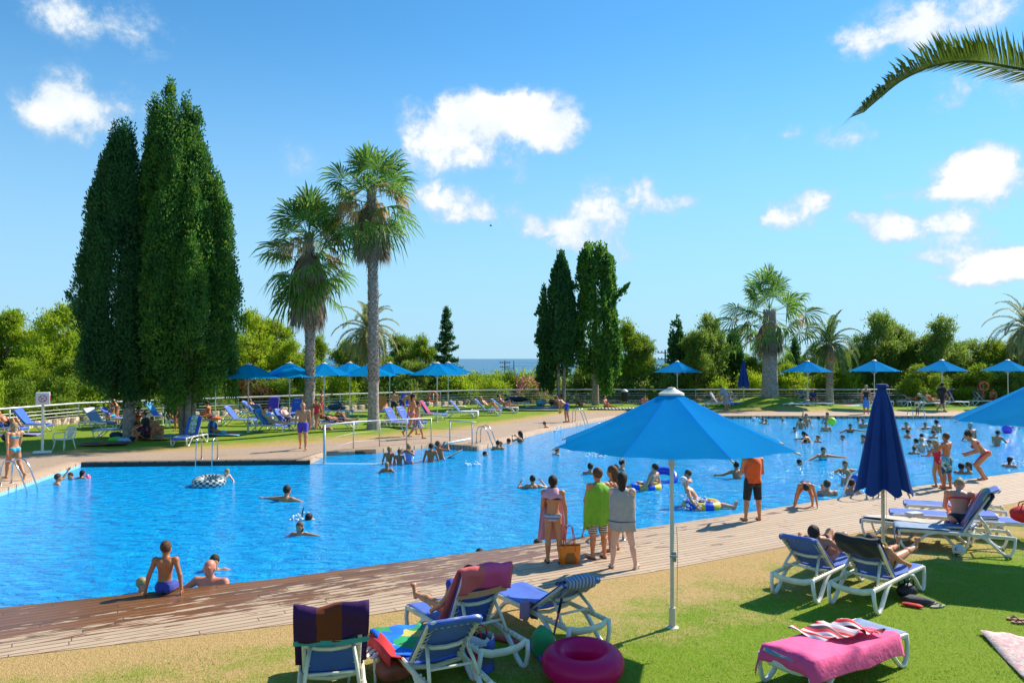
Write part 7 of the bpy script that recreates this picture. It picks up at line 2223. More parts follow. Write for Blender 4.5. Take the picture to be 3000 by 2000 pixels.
def onl(i, pose, lab, dy=.12, z=.385, side=0, flip=False, **k):
    """person on lounger i of the far row; dy along the lounger towards the foot"""
    px, py, hd, bk = FL[i][:4]; q = FLP[i]
    a = R(hd); f = Vector((math.sin(a), math.cos(a), 0)); r_ = Vector((math.cos(a), -math.sin(a), 0))
    k.setdefault('res', .022)
    return person(q.x + f.x * dy + r_.x * side, q.y + f.y * dy + r_.y * side, z, hd + (180 if flip else 0), pose, anchor='seat', label=lab, **k)
onl(0, 'recline_knee', 'person with raised knees on the lounger at the left edge', h=1.7, skin_='tan', wear=[('trunks', W_NAVY)])
seat(330, 1243, 200, 'sit_chair', 'child leaning on the lounger beside the woman in black bikini', z=.38, h=1.3, skin_='tan', hair=('short', 'dark'), wear=[('trunks', W_TURQ)])
seat(388, 1292, 60, 'sit_knees', 'dark-haired boy sitting against the narrow cypress trunk', h=1.5, skin_='deep', hair=('short', 'dark'), wear=[('trunks', W_BLACK)], res=.019)
seat(402, 1276, 120, 'sit_chair', 'red-haired woman sitting next to the narrow cypress', z=.42, h=1.65, fem=True, skin_='tan', hair=('wet', 'red'), wear=[('bra', W_RED), ('briefs', W_RED)], res=.019)
seat(428, 1290, 250, 'sit_chair', 'person in a black shirt seated in the group under the cypress', z=.34, h=1.65, skin_='tan', hair=('short', 'brown'), wear=[('shirt', W_BLACK), ('shorts', W_BLACK)], res=.019)
seat(450, 1284, 190, 'sit_knees', 'smiling person at the back of the group under the cypress', z=.1, h=1.6, skin_='tan', hair=('short', 'brown'), wear=[('trunks', W_NAVY)], res=.019)
seat(466, 1289, 175, 'sit_knees', 'blond boy in turquoise trunks sitting on an amber towel', h=1.65, skin_='deep', hair=('short', 'blond'), wear=[('trunks', W_TURQ)], res=.017)
seat(498, 1252, 120, 'sit_lounger', 'blonde woman sitting on the dark green lounger', z=.39, h=1.6, fem=True, skin_='deep', hair=('short', 'blond'), wear=[('briefs', W_GREEN)])
seat(519, 1262, 190, 'bend', 'tanned person bending at the foot of the many-stemmed cypress', anchor='ground', h=1.75, skin_='deep', hair=('short', 'dark'), wear=[('trunks', W_NAVY)], over=dict(lean=35))
onl(7, 'sit_knees', 'very tanned man sitting up with bent knees right of the many-stemmed cypress', dy=-.4, side=.1, h=1.75, skin_='deep', hair=('short', 'dark'), wear=[('trunks', W_BLACK)])
onl(7, 'lie_back', 'person lying flat beside the very tanned sitting man', dy=.35, side=-.3, z=.42, h=1.6, skin_='deep', hair=('short', 'dark'), wear=[('trunks', W_RED)], flip=True)
q = gp(652, 1275)
person(q.x, q.y, .0, 265, 'lie_front', h=1.35, anchor='seat', skin_='deep', hair=('short', 'brown'), wear=[('trunks', W_TURQ)], res=.018, over=dict(lean=72), label='boy lying propped on his elbows on a light blue towel')
onl(10, 'recline', 'shaded person on the rear lounger by the railing', h=1.7, skin_='deep', wear=[('trunks', W_NAVY)])
onl(11, 'recline', 'dark-haired woman in turquoise reclining on the big blue towel', h=1.65, fem=True, skin_='mid', hair=('short', 'dark'), wear=[('bra', W_TURQ), ('briefs', W_TURQ)], over=dict(Ar=(120, 40, 190, -30)), res=.018)
onl(13, 'recline', 'bare-chested man in dark trunks reclining left of the left fan palm', h=1.8, skin_='pale', hair=('short', 'dark'), wear=[('trunks', W_NAVY)], g=1.1, res=.018)
onl(17, 'lie_knees', 'person lying with raised knees right of the left fan palm', dy=-.1, h=1.7, side=-.12, skin_='deep', hair=('short', 'dark'), wear=[('trunks', W_BLACK)])
onl(17, 'lie_back', 'second person lying flat right of the left fan palm', dy=.2, h=1.65, side=.2, skin_='mid', hair=('short', 'dark'), wear=[('trunks', W_NAVY)])
onl(24, 'recline_knee', 'man in bright yellow-green trunks lying with raised knees', h=1.75, skin_='tan', hair=('short', 'blond'), wear=[('trunks', W_GREEN)], res=.019)
onl(25, 'recline_one', 'sunbather to the right of the man in yellow-green trunks', h=1.7, fem=True, skin_='tan', hair=('short', 'brown'), wear=[('briefs', W_BLUE), ('bra', W_BLUE)], res=.019)
seat(1640, 1190, 250, 'sit_ground', 'shaded person sitting under the slim cypress', h=1.6, fem=True, skin_='deep', hair=('wet', 'dark'), wear=[('suit', W_BLACK)])
seat(1700, 1190, 200, 'lie_front', 'sunbather lying in the shade between the rear cypresses', h=1.6, skin_='tan', hair=('short', 'dark'), wear=[('briefs', W_PINK)], over=dict(lean=80))
seat(1774, 1196, 130, 'sit_ground', 'woman sitting on the patterned blanket right of the bushy cypress trunk', h=1.65, fem=True, skin_='tan', hair=('bun', 'dark'), wear=[('briefs', W_RED), ('bra', W_RED)])
seat(1888, 1194, 180, 'sit_knees', 'hunched person whose shoulders show above the front parasol edge', h=1.7, skin_='red', hair=('short', 'dark'), wear=[('trunks', W_RED)])
onl(31, 'sit_lounger', 'blonde child sitting under the parasol by the stout fan palm', dy=0, h=1.4, skin_='tan', hair=('short', 'blond'), wear=[('shirt', blotch('white_blue_shirt', [(.6, .65, .7), (.1, .15, .4), (.6, .6, .6)], 12))], flip=True)
seat(2380, 1191, 170, 'sit_chair', 'person in a dark shirt seated left of the small date palm', z=.4, h=1.6, skin_='tan', hair=('short', 'blond'), wear=[('shirt', W_NAVY), ('shorts', W_RED)])
onl(34, 'lie_knees', 'sunbather with raised bent knees behind the far ladder', h=1.7, skin_='tan', hair=('short', 'brown'), wear=[('briefs', W_RED)])
onl(35, 'recline', 'person in pale cloth next to the backpack walker', h=1.65, skin_='tan', fem=True, hair=('short', 'brown'), wear=[('suit', W_ORANGE)])
seat(2702, 1180, 200, 'sit_chair', 'person in an orange top behind the far ladder', z=.5, h=1.65, skin_='tan', hair=('short', 'brown'), wear=[('shirt', solid('wear_orange2', (.75, .15, .03)))])
seat(2866, 1184, 150, 'sit_chair', 'red-haired person sitting left of the far life ring', z=.6, h=1.65, skin_='tan', fem=True, hair=('wet', 'red'), wear=[('bra', W_BLACK)])
seat(2908, 1186, 200, 'sit_knees', 'dark-haired sunbather under the far life ring', z=.4, h=1.6, skin_='deep', hair=('short', 'dark'), wear=[('trunks', W_RED)])

# --- people on the near loungers
def near(x, y, hd, pose, lab, dy=.1, z=.37, side=0, **k):
    a = R(hd); k.setdefault('res', .012)
    return person(x + math.sin(a) * dy + math.cos(a) * side, y + math.cos(a) * dy - math.sin(a) * side, z, hd, pose, anchor='seat', label=lab, **k)
near(-.60, 9.70, -33, 'recline_one', 'person hidden behind a lounger back with bare feet and a bent knee showing', dy=.12, side=-.05, h=1.5, skin_='tan', over=dict(lean=-38, Ll=(92, 8, 92, 8), Lr=(128, 4, 25, 2)), wear=[('briefs', W_BLUE)], fem=True)
near(4.84, 12.38, 45, 'recline_knee', 'sunbather with raised knees and a bent arm, left of the right-hand pair', dy=.34, h=1.6, side=.0, skin_='tan', hair=('short', 'dark'), fem=True, wear=[('briefs', clothm('salmon', (.75, .3, .2))), ('bra', W_BLACK)], over=dict(lean=-58, Al=(-30, 40, 60, 20), Ar=(0, 20, 25, 10)))
near(5.53, 11.87, 47, 'recline', 'woman in an olive bikini lying with feet up, on the black-towel lounger', dy=.30, h=1.6, skin_='tan', hair=('short', 'brown'), fem=True, wear=[('briefs', W_OLIVE), ('bra', W_OLIVE)], over=dict(lean=-58, Ll=(97, 5, 93, 3), Lr=(98, 6, 96, 3), Ar=(-8, 20, 12, 8), flat=False, point=.3))
q = at(2812, 1540, .39)
person(q.x, q.y, .39, 30, 'sit_lounger', h=1.68, anchor='seat', fem=True, skin_='red', hair=('bun', 'blond'), wear=[('briefs', W_BLACK), ('bra', W_RED)], g=1.12, res=.013, over=dict(lean=24), hp=30, label='blonde woman with sunburnt back sitting on a lounger, head bent')

# ================================================================== other things
# no-diving sign: a white cube on a post
q = gp(124, 1327)
t = empty('pool_sign', (q.x, q.y, 0), R(28), 'white cube sign with red crossed-out diver symbols on a white post', 'sign')
m = MB(); m.box((0, 0, .03), (.62, .5, .06), bev=.015); m.build('base', WHITE, t)
m = MB(); m.tube([(0, 0, .05), (0, 0, 1.85)], .05, n=12); m.build('post', WHITE, t, smooth='auto')
m = MB(); m.box((0, 0, 2.06), (.46, .46, .46), bev=.01); bx = m.build('sign_box', mat('sign_white', (.70, .66, .62), .5), t)
RS = mat('sign_red', (.55, .03, .03), .5); BS = mat('sign_dark', (.05, .04, .05), .5)
for k in range(4):
    rot = Matrix.Rotation(k * PI / 2, 3, 'Z')
    m = MB(); m.torus((0, 0, 0), .125, .012, 28, 6, rot=Matrix.Rotation(PI / 2, 3, 'X'))
    m.box((0, 0, 0), (.24, .012, .022), rot=Matrix.Rotation(R(42), 3, 'Y'))
    for i in range(len(m.V)): m.V[i] = (m.V[i] + np.array([0, -.233, 2.06])) @ np.array(rot).T
    m.build('prohibition_ring', RS, bx)
    m = MB()
    m.ball((-.045, 0, -.02), (.018, .006, .018), 8)
    m.tube([(-.025, 0, -.005), (.03, 0, .045), (.075, 0, .03)], [.012, .014, .006], n=6, flat=.5)
    m.tube([(-.02, 0, 0), (-.06, 0, -.05)], .006, n=5)
    m.tube([(-.08, 0, -.08), (-.04, 0, -.07), (0, 0, -.08), (.04, 0, -.07), (.08, 0, -.08)], .005, n=5)
    for i in range(len(m.V)): m.V[i] = (m.V[i] + np.array([0, -.232, 2.06])) @ np.array(rot).T
    m.build('diver_symbol', BS, bx)

# white plastic armchair
q = gp(188, 1318)
t = empty('plastic_chair', (q.x, q.y, 0), PI + R(-18), 'empty white plastic armchair standing on the grass beside the sign post', 'chair')
m = MB(); m.box((0, .02, .42), (.46, .46, .03), bev=.012); m.build('seat', WHITE, t, smooth='auto')
for (sx, sy) in ((-1, -1), (1, -1), (-1, 1), (1, 1)):
    m = MB(); m.tube([(sx * .22, sy * .2, .42), (sx * .25, sy * .24, .2), (sx * .28, sy * .28, 0)], [.03, .026, .024], n=7); m.build('leg', WHITE, t, smooth=True)
m = MB()
m.tube([(-.24, -.22, .42), (-.27, -.27, .62), (-.25, -.31, .80), (-.16, -.33, .88), (0, -.34, .90), (.16, -.33, .88), (.25, -.31, .80), (.27, -.27, .62), (.24, -.22, .42)], .022, n=8, flat=1.3)
for k in range(7):
    u = (k - 3) / 3
    m.tube([(u * .10, -.23, .44), (u * .15, -.30, .66), (u * .18, -.335, .88 - .05 * u * u)], .017, n=5, flat=.5)
m.build('backrest', WHITE, t, smooth='auto')
for s in (-1, 1):
    m = MB(); m.tube([(s * .27, -.28, .66), (s * .30, -.05, .66), (s * .30, .2, .64), (s * .285, .26, .52), (s * .26, .25, .30)], .026, n=7, flat=.6); m.build('armrest', WHITE, t, smooth=True)

# floats, rings and balls
def swim_ring(px, py, R_, r_, m, lab, tilt=0, cat='swim ring', name='swim_ring', z=None, yaw=0, cols=None):
    q = at(px, py, WATER_Z)
    t = MB(); t.torus((0, 0, 0), R_, r_, 40, 16, rot=Matrix.Rotation(R(yaw), 3, 'Z') @ Matrix.Rotation(R(tilt), 3, 'X'))
    o = t.build(name, m, None, smooth=True, loc=(q.x, q.y, WATER_Z + (z if z is not None else r_ * .35)))
    return tag(o, lab, cat)
def checkmat():
    m = bpy.data.materials.new('tyre_tread'); m.use_nodes = True
    t = NT(m.node_tree); b = m.node_tree.nodes['Principled BSDF']; b.inputs['Roughness'].default_value = .35
    oc = t.n('ShaderNodeTexCoord').outputs['Object']; s = t.n('ShaderNodeSeparateXYZ', ins={0: oc})
    a = t.m('ARCTAN2', s.outputs[1], s.outputs[0])
    c = t.n('ShaderNodeCombineXYZ', ins={0: t.m('MULTIPLY', a, 5.0), 1: t.m('MULTIPLY', s.outputs[2], 16.0), 2: 0.5})
    ck = t.n('ShaderNodeTexChecker', ins={'Vector': c.outputs[0], 'Scale': 1.0, 'Color1': (.02, .04, .045, 1), 'Color2': (.45, .52, .50, 1)})
    m.node_tree.links.new(ck.outputs[0], b.inputs['Base Color'])
    return m
swim_ring(612, 1422, .34, .15, checkmat(), 'black and white tyre-shaped float with a child hanging on it', tilt=8, z=.1, cat='float', name='tyre_float')
RB = stripes('ring_blue_yellow', [(.02, .10, .62), (.75, .55, .05)], 0, .22, .35, bump=0)
swim_ring(1893, 1428, .38, .11, RB, 'yellow and blue swim ring under the lounging person', z=.02)
swim_ring(1942, 1410, .34, .12, mat('ring_blue', (.02, .06, .55), .3), 'dark blue swim ring standing tilted beside a child', tilt=35, z=.1, yaw=-20)
swim_ring(2056, 1484, .40, .12, RB, 'blue and yellow swim ring carrying the person in a cap', z=.05)
def ballthing(x, y, z, r, m, lab, extra=None):
    t = MB(); t.ball((0, 0, 0), r, 20); o = t.build('ball', m, None, smooth=True, loc=(x, y, z)); return tag(o, lab, 'ball')
q = at(2437, 1234, .25); ballthing(q.x, q.y, .25, .22, mat('ball_lime', (.62, .85, .02), .4), 'yellow-green beach ball in the air above the rear swimmers')
q = at(2951, 1258, .0); ballthing(q.x, q.y, .02, .24, mat('ball_purple', (.28, .10, .65), .4), 'purple ball floating near the right edge')
q = at(2508, 1399, .1); ballthing(q.x, q.y, .05, .16, mat('ball_blue', (.02, .15, .65), .4, var=.5, vs=6), 'blue ball beside the fair-haired boy in the water')
q = at(2809, 1612, .1); ballthing(q.x, q.y, .11, .11, blotch('football', [(.62, .60, .50), (.65, .62, .55), (.05, .05, .05), (.6, .6, .5)], 14, .5), 'white football with dark patches under the towel-hung lounger')
# bodyboard held by the boy in the bay
q = at(1328, 1340, WATER_Z)
m = MB(); m.ball((0, 0, 0), (.42, .2, .03), 18, rot=Matrix.Rotation(R(-28), 3, 'Y')); tag(m.build('bodyboard', blotch('board_print', [(.4, .38, .4), (.10, .08, .2), (.5, .45, .45)], 6), None, smooth=True, loc=(q.x, q.y, WATER_Z + .12)), 'small printed bodyboard tilted in the water at the white handrail', 'bodyboard')

# life rings on the rear railing
for (px, py, lab) in ((1270, 1162, 'orange life ring hanging on the rear railing below a parasol'), (2879, 1131, 'orange life ring on a stand at the rear right')):
    D = 57 if px < 2000 else 60.5
    p = up_at(px, py, D)
    t = empty('life_ring', (p.x, p.y - .15, p.z), 0, lab, 'life ring', 'life rings')
    m = MB(); m.torus((0, 0, 0), .33, .075, 28, 10, rot=Matrix.Rotation(PI / 2, 3, 'X')); rg = m.build('ring', mat('life_orange', (.78, .10, .02), .5), t, smooth=True)
    for k in range(4):
        a = PI / 4 + k * PI / 2
        m = MB(); m.torus((math.cos(a) * .33, 0, math.sin(a) * .33), .07, .014, 12, 6, rot=Matrix.Rotation(-a, 3, 'Y')); m.build('rope_band', WHITE, rg)
    m = MB(); m.tube([(0, .1, .3), (0, .1, -p.z)], .025, n=6); m.build('stand', GALV, t)

# dark litter bin by the railing
q = gp(1830, 1186)
t = empty('litter_bin', (q.x, q.y, 0), 0, 'black bin bag on a stand in front of the rear railing', 'bin')
m = MB(); m.lathe([(0, .25), (.24, .28), (.28, .6), (.27, 1.0), (.25, 1.02)], 18); m.build('bag', BLACK, t, smooth='auto')
m = MB(); m.torus((0, 0, 1.02), .26, .02, 20, 6); m.tube([(-.2, 0, 0), (-.26, 0, 1.0)], .015, n=5); m.tube([(.2, 0, 0), (.26, 0, 1.0)], .015, n=5); m.tube([(0, .22, 0), (0, .26, 1.0)], .015, n=5); m.build('stand', STEEL, t)
m = MB(); m.lathe([(.0, 1.22), (.12, 1.18), (.26, 1.06), (.27, 1.03)], 16); m.build('lid', WHITE, t, smooth=True)

# bags and heaps of clothes
def sack(x, y, z, size, m, lab, name='bag', cat='bag', rot=0, seed=0, straps=True, squash=1.0):
    rs = np.random.default_rng(seed)
    t = empty(name, (x, y, z), R(rot), lab, cat)
    n, k = 20, 12; V = []; F = []
    ph = rs.uniform(0, 6, 4)
    for j in range(k + 1):
        v = j / k
        for i in range(n):
            a = 2 * PI * i / n
            c, s = math.cos(a), math.sin(a)
            q = .5 * math.sin(PI * (.04 + .92 * v)) ** .45
            d = 1 + .08 * math.sin(3 * a + ph[0] + v * 3) + .06 * math.sin(5 * a + ph[1] - v * 5)
            V.append((np.sign(c) * abs(c) ** .7 * q * size[0] * d, np.sign(s) * abs(s) ** .7 * q * size[1] * d, size[2] * v * (1 + .05 * math.sin(2 * a + ph[2]))))
    for j in range(k):
        for i in range(n): F.append((j * n + i, j * n + (i + 1) % n, (j + 1) * n + (i + 1) % n, (j + 1) * n + i))
    F3 = []
    V.append((0, 0, 0)); V.append((0, 0, size[2]))
    for i in range(n): F3 += [((i + 1) % n, i, len(V) - 2), (k * n + i, k * n + (i + 1) % n, len(V) - 1)]
    np_obj('bag_body' if straps else 'heap', V, [np.array(F), np.array(F3)], m, t, smooth=True)
    if straps:
        for s in (-1, 1):
            b = MB(); w_ = size[0] * .25
            b.tube([(-w_, s * size[1] * .3, size[2] * .85), (-w_ * .8, s * size[1] * .35, size[2] * 1.25), (0, s * size[1] * .3, size[2] * 1.4), (w_ * .8, s * size[1] * .35, size[2] * 1.25), (w_, s * size[1] * .3, size[2] * .85)], .012, n=5)
            b.build('handle', m, t, smooth=True)
    return t
q = gp(36, 1298); sack(q.x, q.y, 0, (.75, .5, .5), BLACK, 'black rucksack on the grass at the far left', 'rucksack', 'bag', seed=1)
q = gp(341, 1295); sack(q.x, q.y, 0, (.62, .4, .22), solid('bright_green', (.10, .55, .05)), 'bright green cloth bag at the foot of the narrow cypress', seed=2, straps=False)
q = gp(364, 1297); sack(q.x, q.y, 0, (.5, .4, .2), solid('pale_blue_cloth', (.25, .42, .72)), 'pale blue crumpled cloth at the foot of the narrow cypress', 'cloth_heap', 'clothes', seed=3, straps=False)
q = gp(340, 1285); sack(q.x, q.y, 0, (.55, .4, .3), solid('dark_plum', (.05, .03, .07)), 'dark plum bag behind the green cloth by the cypress', seed=4)
q = gp(432, 1288); sack(q.x, q.y - .35, .05, (.7, .35, .6), blotch('black_floral', [(.01, .01, .02), (.02, .02, .04), (.25, .05, .05), (.02, .02, .03)], 14), 'black printed beach bag held in the group under the cypress', seed=5)
q = gp(622, 1272); sack(q.x, q.y, 0, (.42, .3, .62), stripes('blue_pack', [(.05, .15, .45), (.3, .45, .6), (.04, .1, .35)], 0, .08), 'blue striped cool bag beside the boy lying on the grass', 'cool_bag', 'bag', seed=6)
sack(FLP[7].x + .9, FLP[7].y - .35, .40, (.6, .4, .14), W_ORANGE, 'orange cloth heap on the lounger foot right of the many-stemmed cypress', 'cloth_heap', 'clothes', seed=7, straps=False)
sack(FLP[16].x - .1, FLP[16].y, .37, (.8, .45, .38), solid('dark_teal', (.02, .05, .07)), 'dark blue bag on the flat lounger behind the left fan palm', seed=8)
sack(FLP[26].x, FLP[26].y, .38, (1.7, .6, .36), BLACK, 'shiny black inflatable on the lounger by the railing', 'inflatable', 'inflatable', seed=9, straps=False, rot=0)
q = gp(2490, 1180); sack(q.x, q.y, 0, (.9, .5, .4), solid('dark_maroon', (.06, .02, .03)), 'dark bag on the grass right of the small date palm', seed=10)
q = gp(985, 1262); sack(q.x - .3, q.y - .6, 0, (.5, .35, .25), solid('rust_pink', (.45, .18, .14)), 'small pinkish bag under the flat lounger right of the left fan palm', seed=11)
q = gp(1618, 1187); sack(q.x, q.y, 0, (.5, .4, .3), BLACK, 'black bag on the grass beside the slim cypress foot', seed=12)
q = gp(1585, 1188); sack(q.x, q.y, 0, (.8, .4, .35), solid('teal_bag', (.10, .35, .45)), 'teal bag on the grass left of the slim cypress', seed=13)
hdb = JB['neck']; a_ = R(80)
sack(hdb[0] - math.sin(a_) * .22, hdb[1] - math.cos(a_) * .22, hdb[2] - .55, (.3, .32, .5), BLACK, 'black backpack carried by the walker at the rear right', 'rucksack', 'bag', seed=14, rot=-80)
sack(10.1 + .0, 15.35, .38, (.6, .34, .30), RED, 'red beach bag standing on a lounger at the right edge', 'beach_bag', 'bag', seed=15, rot=-20)
# clothes and sandals beside the black-towel lounger
q = gp(2655, 1752); sack(q.x, q.y, 0, (.30, .22, .22), BLACK, 'black shoe bag beside the leg of the black-towel lounger', 'bag', 'bag', seed=16, rot=30)
q = gp(2690, 1768); sack(q.x, q.y, 0, (.42, .2, .10), solid('black_grey', (.04, .04, .045)), 'crumpled black and grey garment on the grass by the lounger', 'cloth_heap', 'clothes', seed=17, straps=False, rot=-35)
q = gp(2668, 1775); sack(q.x, q.y - .05, 0, (.28, .12, .05), RED, 'bit of red cloth on the grass by the lounger leg', 'cloth_heap', 'clothes', seed=18, straps=False, rot=-35)
def slippers(px, py, m, lab, rot=0, name='flip_flops', cat='flip-flops', foam=False):
    q = gp(px, py); t = empty(name, (q.x, q.y, 0), R(rot), lab, cat)
    for s in (-1, 1):
        b = MB(); n = 20; V = []
        for z_ in (.0, .02):
            for k in range(n):
                a = 2 * PI * k / n; V.append((s * .07 + .046 * math.cos(a) * (1 + .15 * math.sin(a)), .13 * math.sin(a), z_))
        V += [(s * .07, 0, 0), (s * .07, 0, .02)]
        b.add(V, [(k, (k + 1) % n, n + (k + 1) % n, n + k) for k in range(n)] + [((k + 1) % n, k, 2 * n) for k in range(n)] + [(n + k, n + (k + 1) % n, 2 * n + 1) for k in range(n)])
        if foam: b.ball((s * .07, .05, .03), (.045, .075, .045), 12)
        else:
            for e in (-1, 1): b.tube([(s * .07 + e * .042, -.02, .015), (s * .07 + e * .03, .03, .05), (s * .07, .075, .02)], .007, n=5)
        b.build('shoe', m, t, smooth='auto')
slippers(2735, 1775, mat('grey_sole', (.30, .27, .20), .7), 'pair of grey-olive flip-flops on the grass at the right', rot=-70)
slippers(1077, 1912, mat('foam_blue', (.20, .24, .34), .6), 'grey-blue foam clogs between the two front loungers', rot=10, name='clogs', cat='shoes', foam=True)
slippers(1062, 1886, mat('brown_sandal', (.30, .12, .06), .7), 'brown sandals under the front loungers', rot=60, name='sandals', cat='shoes')
slippers(2985, 1822, mat('brown_sandal', (.30, .12, .06), .7), 'brown sandal on the lawn at the right edge', rot=80, name='sandals', cat='shoes')
slippers(2610, 1590, mat('tan_sole', (.42, .26, .15), .6), 'tan sandals on the shaded grass beside the folded dark parasol', rot=-20, name='sandals', cat='shoes')

# pink inflatable ring
q = gp(1708, 1962)
m = MB(); m.torus((0, 0, 0), .315, .150, 56, 26, rot=Matrix.Rotation(R(4), 3, 'X'))
o = m.build('swim_ring', mat('ring_pink', (1.0, .02, .24), .35, var=.03, vs=2, trans=.6, coat=.2), None, smooth=True, loc=(.80, 8.88, .175))
tag(o, 'large glossy magenta inflatable ring lying on the grass', 'swim ring')
m = MB(); m.tube([(.02, -.44, -.09), (.02, -.475, -.11)], .014, n=10); m.build('valve', mat('ring_pink', (0, 0, 0)), o)
# pool noodles
for (P, c, lab) in ((((1500, 1862), (1560, 1905), (1612, 1975)), (.22, .10, .55), 'purple foam pool noodle lying left of the magenta ring'), (((1440, 1872), (1520, 1893), (1575, 1910)), (.60, .10, .10), 'red foam pool noodle under the front loungers')):
    pts = [gp(*p) + Vector((0, 0, .04)) for p in P]
    m = MB(); o0 = pts[0].copy(); pts = [p - o0 for p in pts]
    pp = [pts[0], pts[0].lerp(pts[1], .5) + Vector((.015, .015, 0)), pts[1], pts[1].lerp(pts[2], .5) + Vector((.015, .01, 0)), pts[2]]
    m.tube([tuple(p) for p in pp], .036, n=14)
    tag(m.build('pool_noodle', mat('foam' + lab[:4], c, .75, var=.1, vs=10, bump=.4, bs=60), None, smooth='auto', loc=tuple(o0)), lab, 'pool noodle')
# fishing net with purple pole and green mesh bag
a0, a1 = at(1645, 1755, .82), at(1618, 1878, .12)
t = empty('fishing_net', (a1.x, a1.y, 0), 0, 'child fishing net with purple and black pole leaning on the low-backed lounger', 'fishing net')
d_ = a0 - Vector((a1.x, a1.y, 0)); e_ = Vector((0, 0, a1.z))
m = MB(); m.tube([tuple(e_), tuple(e_.lerp(d_, .72))], .014, n=8); m.build('pole', solid('pole_purple', (.35, .05, .22), .5), t, smooth=True)
m = MB(); m.tube([tuple(e_.lerp(d_, .72)), tuple(d_)], .018, n=8); m.build('grip', BLACK, t, smooth=True)
sack_m = solid('net_green', (.03, .35, .10), .7)
q = at(1590, 1925, 0); sack(q.x, q.y, 0, (.28, .22, .36), sack_m, 'green mesh bag standing behind the magenta ring', 'mesh_bag', 'bag', seed=21, straps=False)
# paper shopping bag
q = gp(1402, 1962)
t = empty('shopping_bag', (q.x, q.y, 0), R(-20), 'upright red, white and blue printed shopping bag beside the front lounger', 'bag')
V = []; F = []
for j, (z, s_) in enumerate(((0, 1), (.18, 1.02), (.34, 1.05), (.40, 1.0))):
    for k in range(24):
        a = 2 * PI * k / 24; c, s = math.cos(a), math.sin(a)
        V.append((.17 * s_ * np.sign(c) * abs(c) ** .35 * (1 + .04 * math.sin(5 * a + j)), .09 * s_ * np.sign(s) * abs(s) ** .35 * (1 + .1 * math.sin(3 * a + j)), z + (.025 * math.sin(6 * a) if j == 3 else 0)))
for j in range(3):
    for k in range(24): F.append((j * 24 + k, j * 24 + (k + 1) % 24, (j + 1) * 24 + (k + 1) % 24, (j + 1) * 24 + k))
np_obj('bag_body', V, np.array(F), blotch('bag_print', [(.08, .12, .45), (.55, .03, .02), (.62, .62, .65), (.55, .04, .02), (.12, .12, .12), (.1, .15, .5), (.6, .6, .62)], 5), t, smooth=False)
m = MB()
for s in (-1, 1): m.tube([(-.07, s * .085, .38), (-.06, s * .08, .46), (0, s * .07, .49), (.06, s * .08, .46), (.07, s * .085, .38)], .008, n=5)
m.build('handle', RED, t)
m = MB(); m.ball((.04, 0, .36), (.09, .06, .06), 10); m.build('contents', W_BLACK, t, smooth=True)
# brown leather bag with things and a small white slatted stool
q = gp(1150, 1995); sack(q.x, q.y, 0, (.42, .3, .26), mat('leather', (.35, .09, .05), .45, var=.2, vs=6), 'open brown leather bag between the two front loungers', seed=22, rot=25)
m = MB(); m.ball((q.x - .06, q.y + .02, .28), (.07, .05, .035), 8); m.ball((q.x + .04, q.y + .04, .30), (.06, .05, .03), 8)
tag(m.build('cloth_heap', blotch('blue_white_print', [(.6, .6, .62), (.08, .1, .3), (.5, .5, .55)], 25), None, smooth=True), 'small blue and white patterned cloth stuffed in the leather bag', 'clothes')
q = gp(1078, 1992); t = empty('plastic_stool', (q.x, q.y, 0), R(-15), 'small white slatted plastic stool at the bottom edge', 'stool')
m = MB()
for k in range(4): m.box((-.12 + k * .08, 0, .30), (.05, .3, .02), bev=.006)
m.build('slatted_top', WHITE, t)
for (sx, sy) in ((-1, -1), (1, -1), (-1, 1), (1, 1)):
    m = MB(); m.tube([(sx * .13, sy * .12, .3), (sx * .16, sy * .15, 0)], .016, n=6); m.build('leg', WHITE, t)
# book on lounger and box
q = at(2640, 1645, .38)
m = MB(); m.box((0, 0, .012), (.22, .16, .024), bev=.003); o = m.build('book', mat('book_cover', (.55, .68, .70), .5), None, loc=(5.75, 12.45, .385)); o.rotation_euler = (0, 0, .5); tag(o, 'pale blue book lying beside the woman in the olive bikini', 'book')
m = MB(); m.box((0, 0, .04), (.3, .2, .07), bev=.01); o = m.build('box', mat('box_white', (.6, .55, .5), .6), None, loc=(8.15, 15.9, .40)); o.rotation_euler = (0, 0, .3); tag(o, 'white and pink box on the lounger near the folded dark parasol', 'box')

# folding pushchair behind the left fan palm
q = gp(1003, 1216)
t = empty('pushchair', (q.x, q.y, 0), R(-60), 'folding pushchair with dark cover parked behind the left fan palm', 'pushchair')
for s in (-1, 1):
    m = MB(); m.tube([(s * .2, -.35, .95), (s * .2, .0, .5), (s * .2, .35, .1)], .014, n=6); m.tube([(s * .2, .25, .55), (s * .2, -.3, .1)], .014, n=6); m.build('frame', BLACK, t)
    for y_ in (-.3, .35):
        m = MB(); m.torus((s * .22, y_, .09), .07, .02, 16, 6, rot=Matrix.Rotation(PI / 2, 3, 'Y')); m.build('wheel', BLACK, t, smooth=True)
m = MB(); m.box((0, .05, .42), (.36, .4, .05), rot=Matrix.Rotation(.3, 3, 'X'), bev=.01); m.box((0, -.18, .66), (.36, .05, .5), rot=Matrix.Rotation(.5, 3, 'X'), bev=.01); m.build('seat', W_NAVY, t)

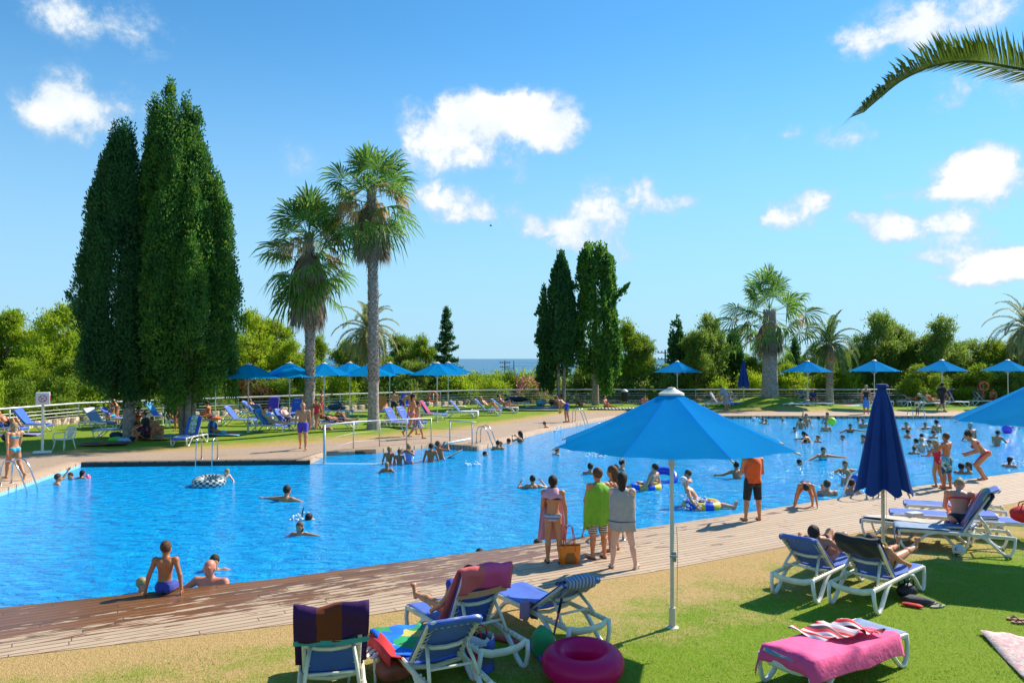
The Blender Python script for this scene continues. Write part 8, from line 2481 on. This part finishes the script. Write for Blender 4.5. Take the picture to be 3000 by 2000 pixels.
# power poles in the valley
for (px, pt, D, lab) in ((1479, 1056, 190, 'dark power pole with two crossarms in front of the sea'), (1949, 1024, 130, 'power pole with three crossarms behind the rear parasol')):
    p = up_at(px, pt, D)
    t = empty('power_pole', (p.x, p.y, p.z - 12), 0, lab, 'power pole', 'power poles')
    m = MB(); m.tube([(0, 0, 0), (0, 0, 12)], [.2, .13], n=8); m.build('mast', mat('pole_dark', (.06, .05, .04), .9), t)
    for i, z in enumerate((11.5, 10.4, 9.3)[:(2 if D > 150 else 3)]):
        m = MB(); m.box((0, 0, z), (2.6 - .3 * i, .15, .15)); ar = m.build('crossarm', mat('pole_dark', (0, 0, 0)), t)
        for s in (-1, -.5, .5, 1):
            m = MB(); m.lathe([(.07, 0), (.1, .12), (.06, .25)], 8, (s * 1.15, 0, z + .08)); m.build('insulator', mat('insulator', (.1, .2, .18), .3), ar)
    if D > 150:
        m = MB(); m.tube([(2.2, 0, 9.6), (2.2, 0, 12)], .1, n=6); m.tube([(0, 0, 10), (2.2, 0, 10.2)], .06, n=5); m.build('second_mast', mat('pole_dark', (0, 0, 0)), t)
p = up_at(1479, 1056, 190)
for dz in (-.4, -1.2):
    m = MB(); P = [(0, 0, 0)]
    for i in range(1, 21):
        u = i / 20; P.append((u * 90, -u * 60 * .9, dz * 0 + 8 * (u * u - u) * .25))
    m.tube(P, .02, n=4, cap=False)
    tag(m.build('power_line', BLACK, None, loc=(p.x, p.y, p.z + dz)), ('upper' if dz > -1 else 'lower') + ' thin overhead wire running right from the pole by the sea', 'cable')

# bird
p = up_at(1438, 661, 60)
m = MB(); m.ball((0, 0, 0), (.12, .045, .04), 8)
for s in (-1, 1): m.add([(-.04, 0, .01), (.05, 0, .01), (.0, s * .22, .06), (-.05, s * .2, .055), (-.06, s * .38, .0)], [(0, 1, 2, 3), (3, 2, 4)])
tag(m.build('bird', BLACK, None, loc=tuple(p)), 'small dark bird flying in the middle of the sky', 'bird')

# splashes
WSP = mat('splash_white', (.85, .92, .95), .2)
for i, (px, py, w_, h_, n_, lab) in enumerate(((2034, 1490, .55, .35, 90, 'white splash beside the feet of the capped floater'), (1745, 1338, .6, .2, 60, 'white splash left under the front parasol rim'), (882, 1520, .4, .15, 30, 'small spray of drops beside the snorkeller'),
        (1385, 1362, .4, .15, 35, 'small splash round the upturned legs'), (2215, 1232, .7, .25, 40, 'spray around the swimmer in a white cap'), (2455, 1392, .6, .15, 30, 'foam in the water left of the folded parasol'), (2985, 1362, .7, .15, 40, 'foam near the right edge of the picture'), (1635, 1262, .35, .25, 30, 'splash at the knees of the boy climbing out on the far side'))):
    rs = np.random.default_rng(i + 50); q = at(px, py, WATER_Z); m = MB()
    for k in range(n_):
        a = rs.uniform(0, 6.28); r_ = w_ * math.sqrt(rs.uniform(0, 1)) * .7
        m.ball((r_ * math.cos(a), r_ * math.sin(a) * .7, rs.uniform(0, 1) ** 2 * h_), tuple(rs.uniform(.012, .045, 3)), 5)
    tag(m.build('splash', WSP, None, smooth=True, loc=tuple(q)), lab, 'splash', 'splashes in the pool', 'stuff')
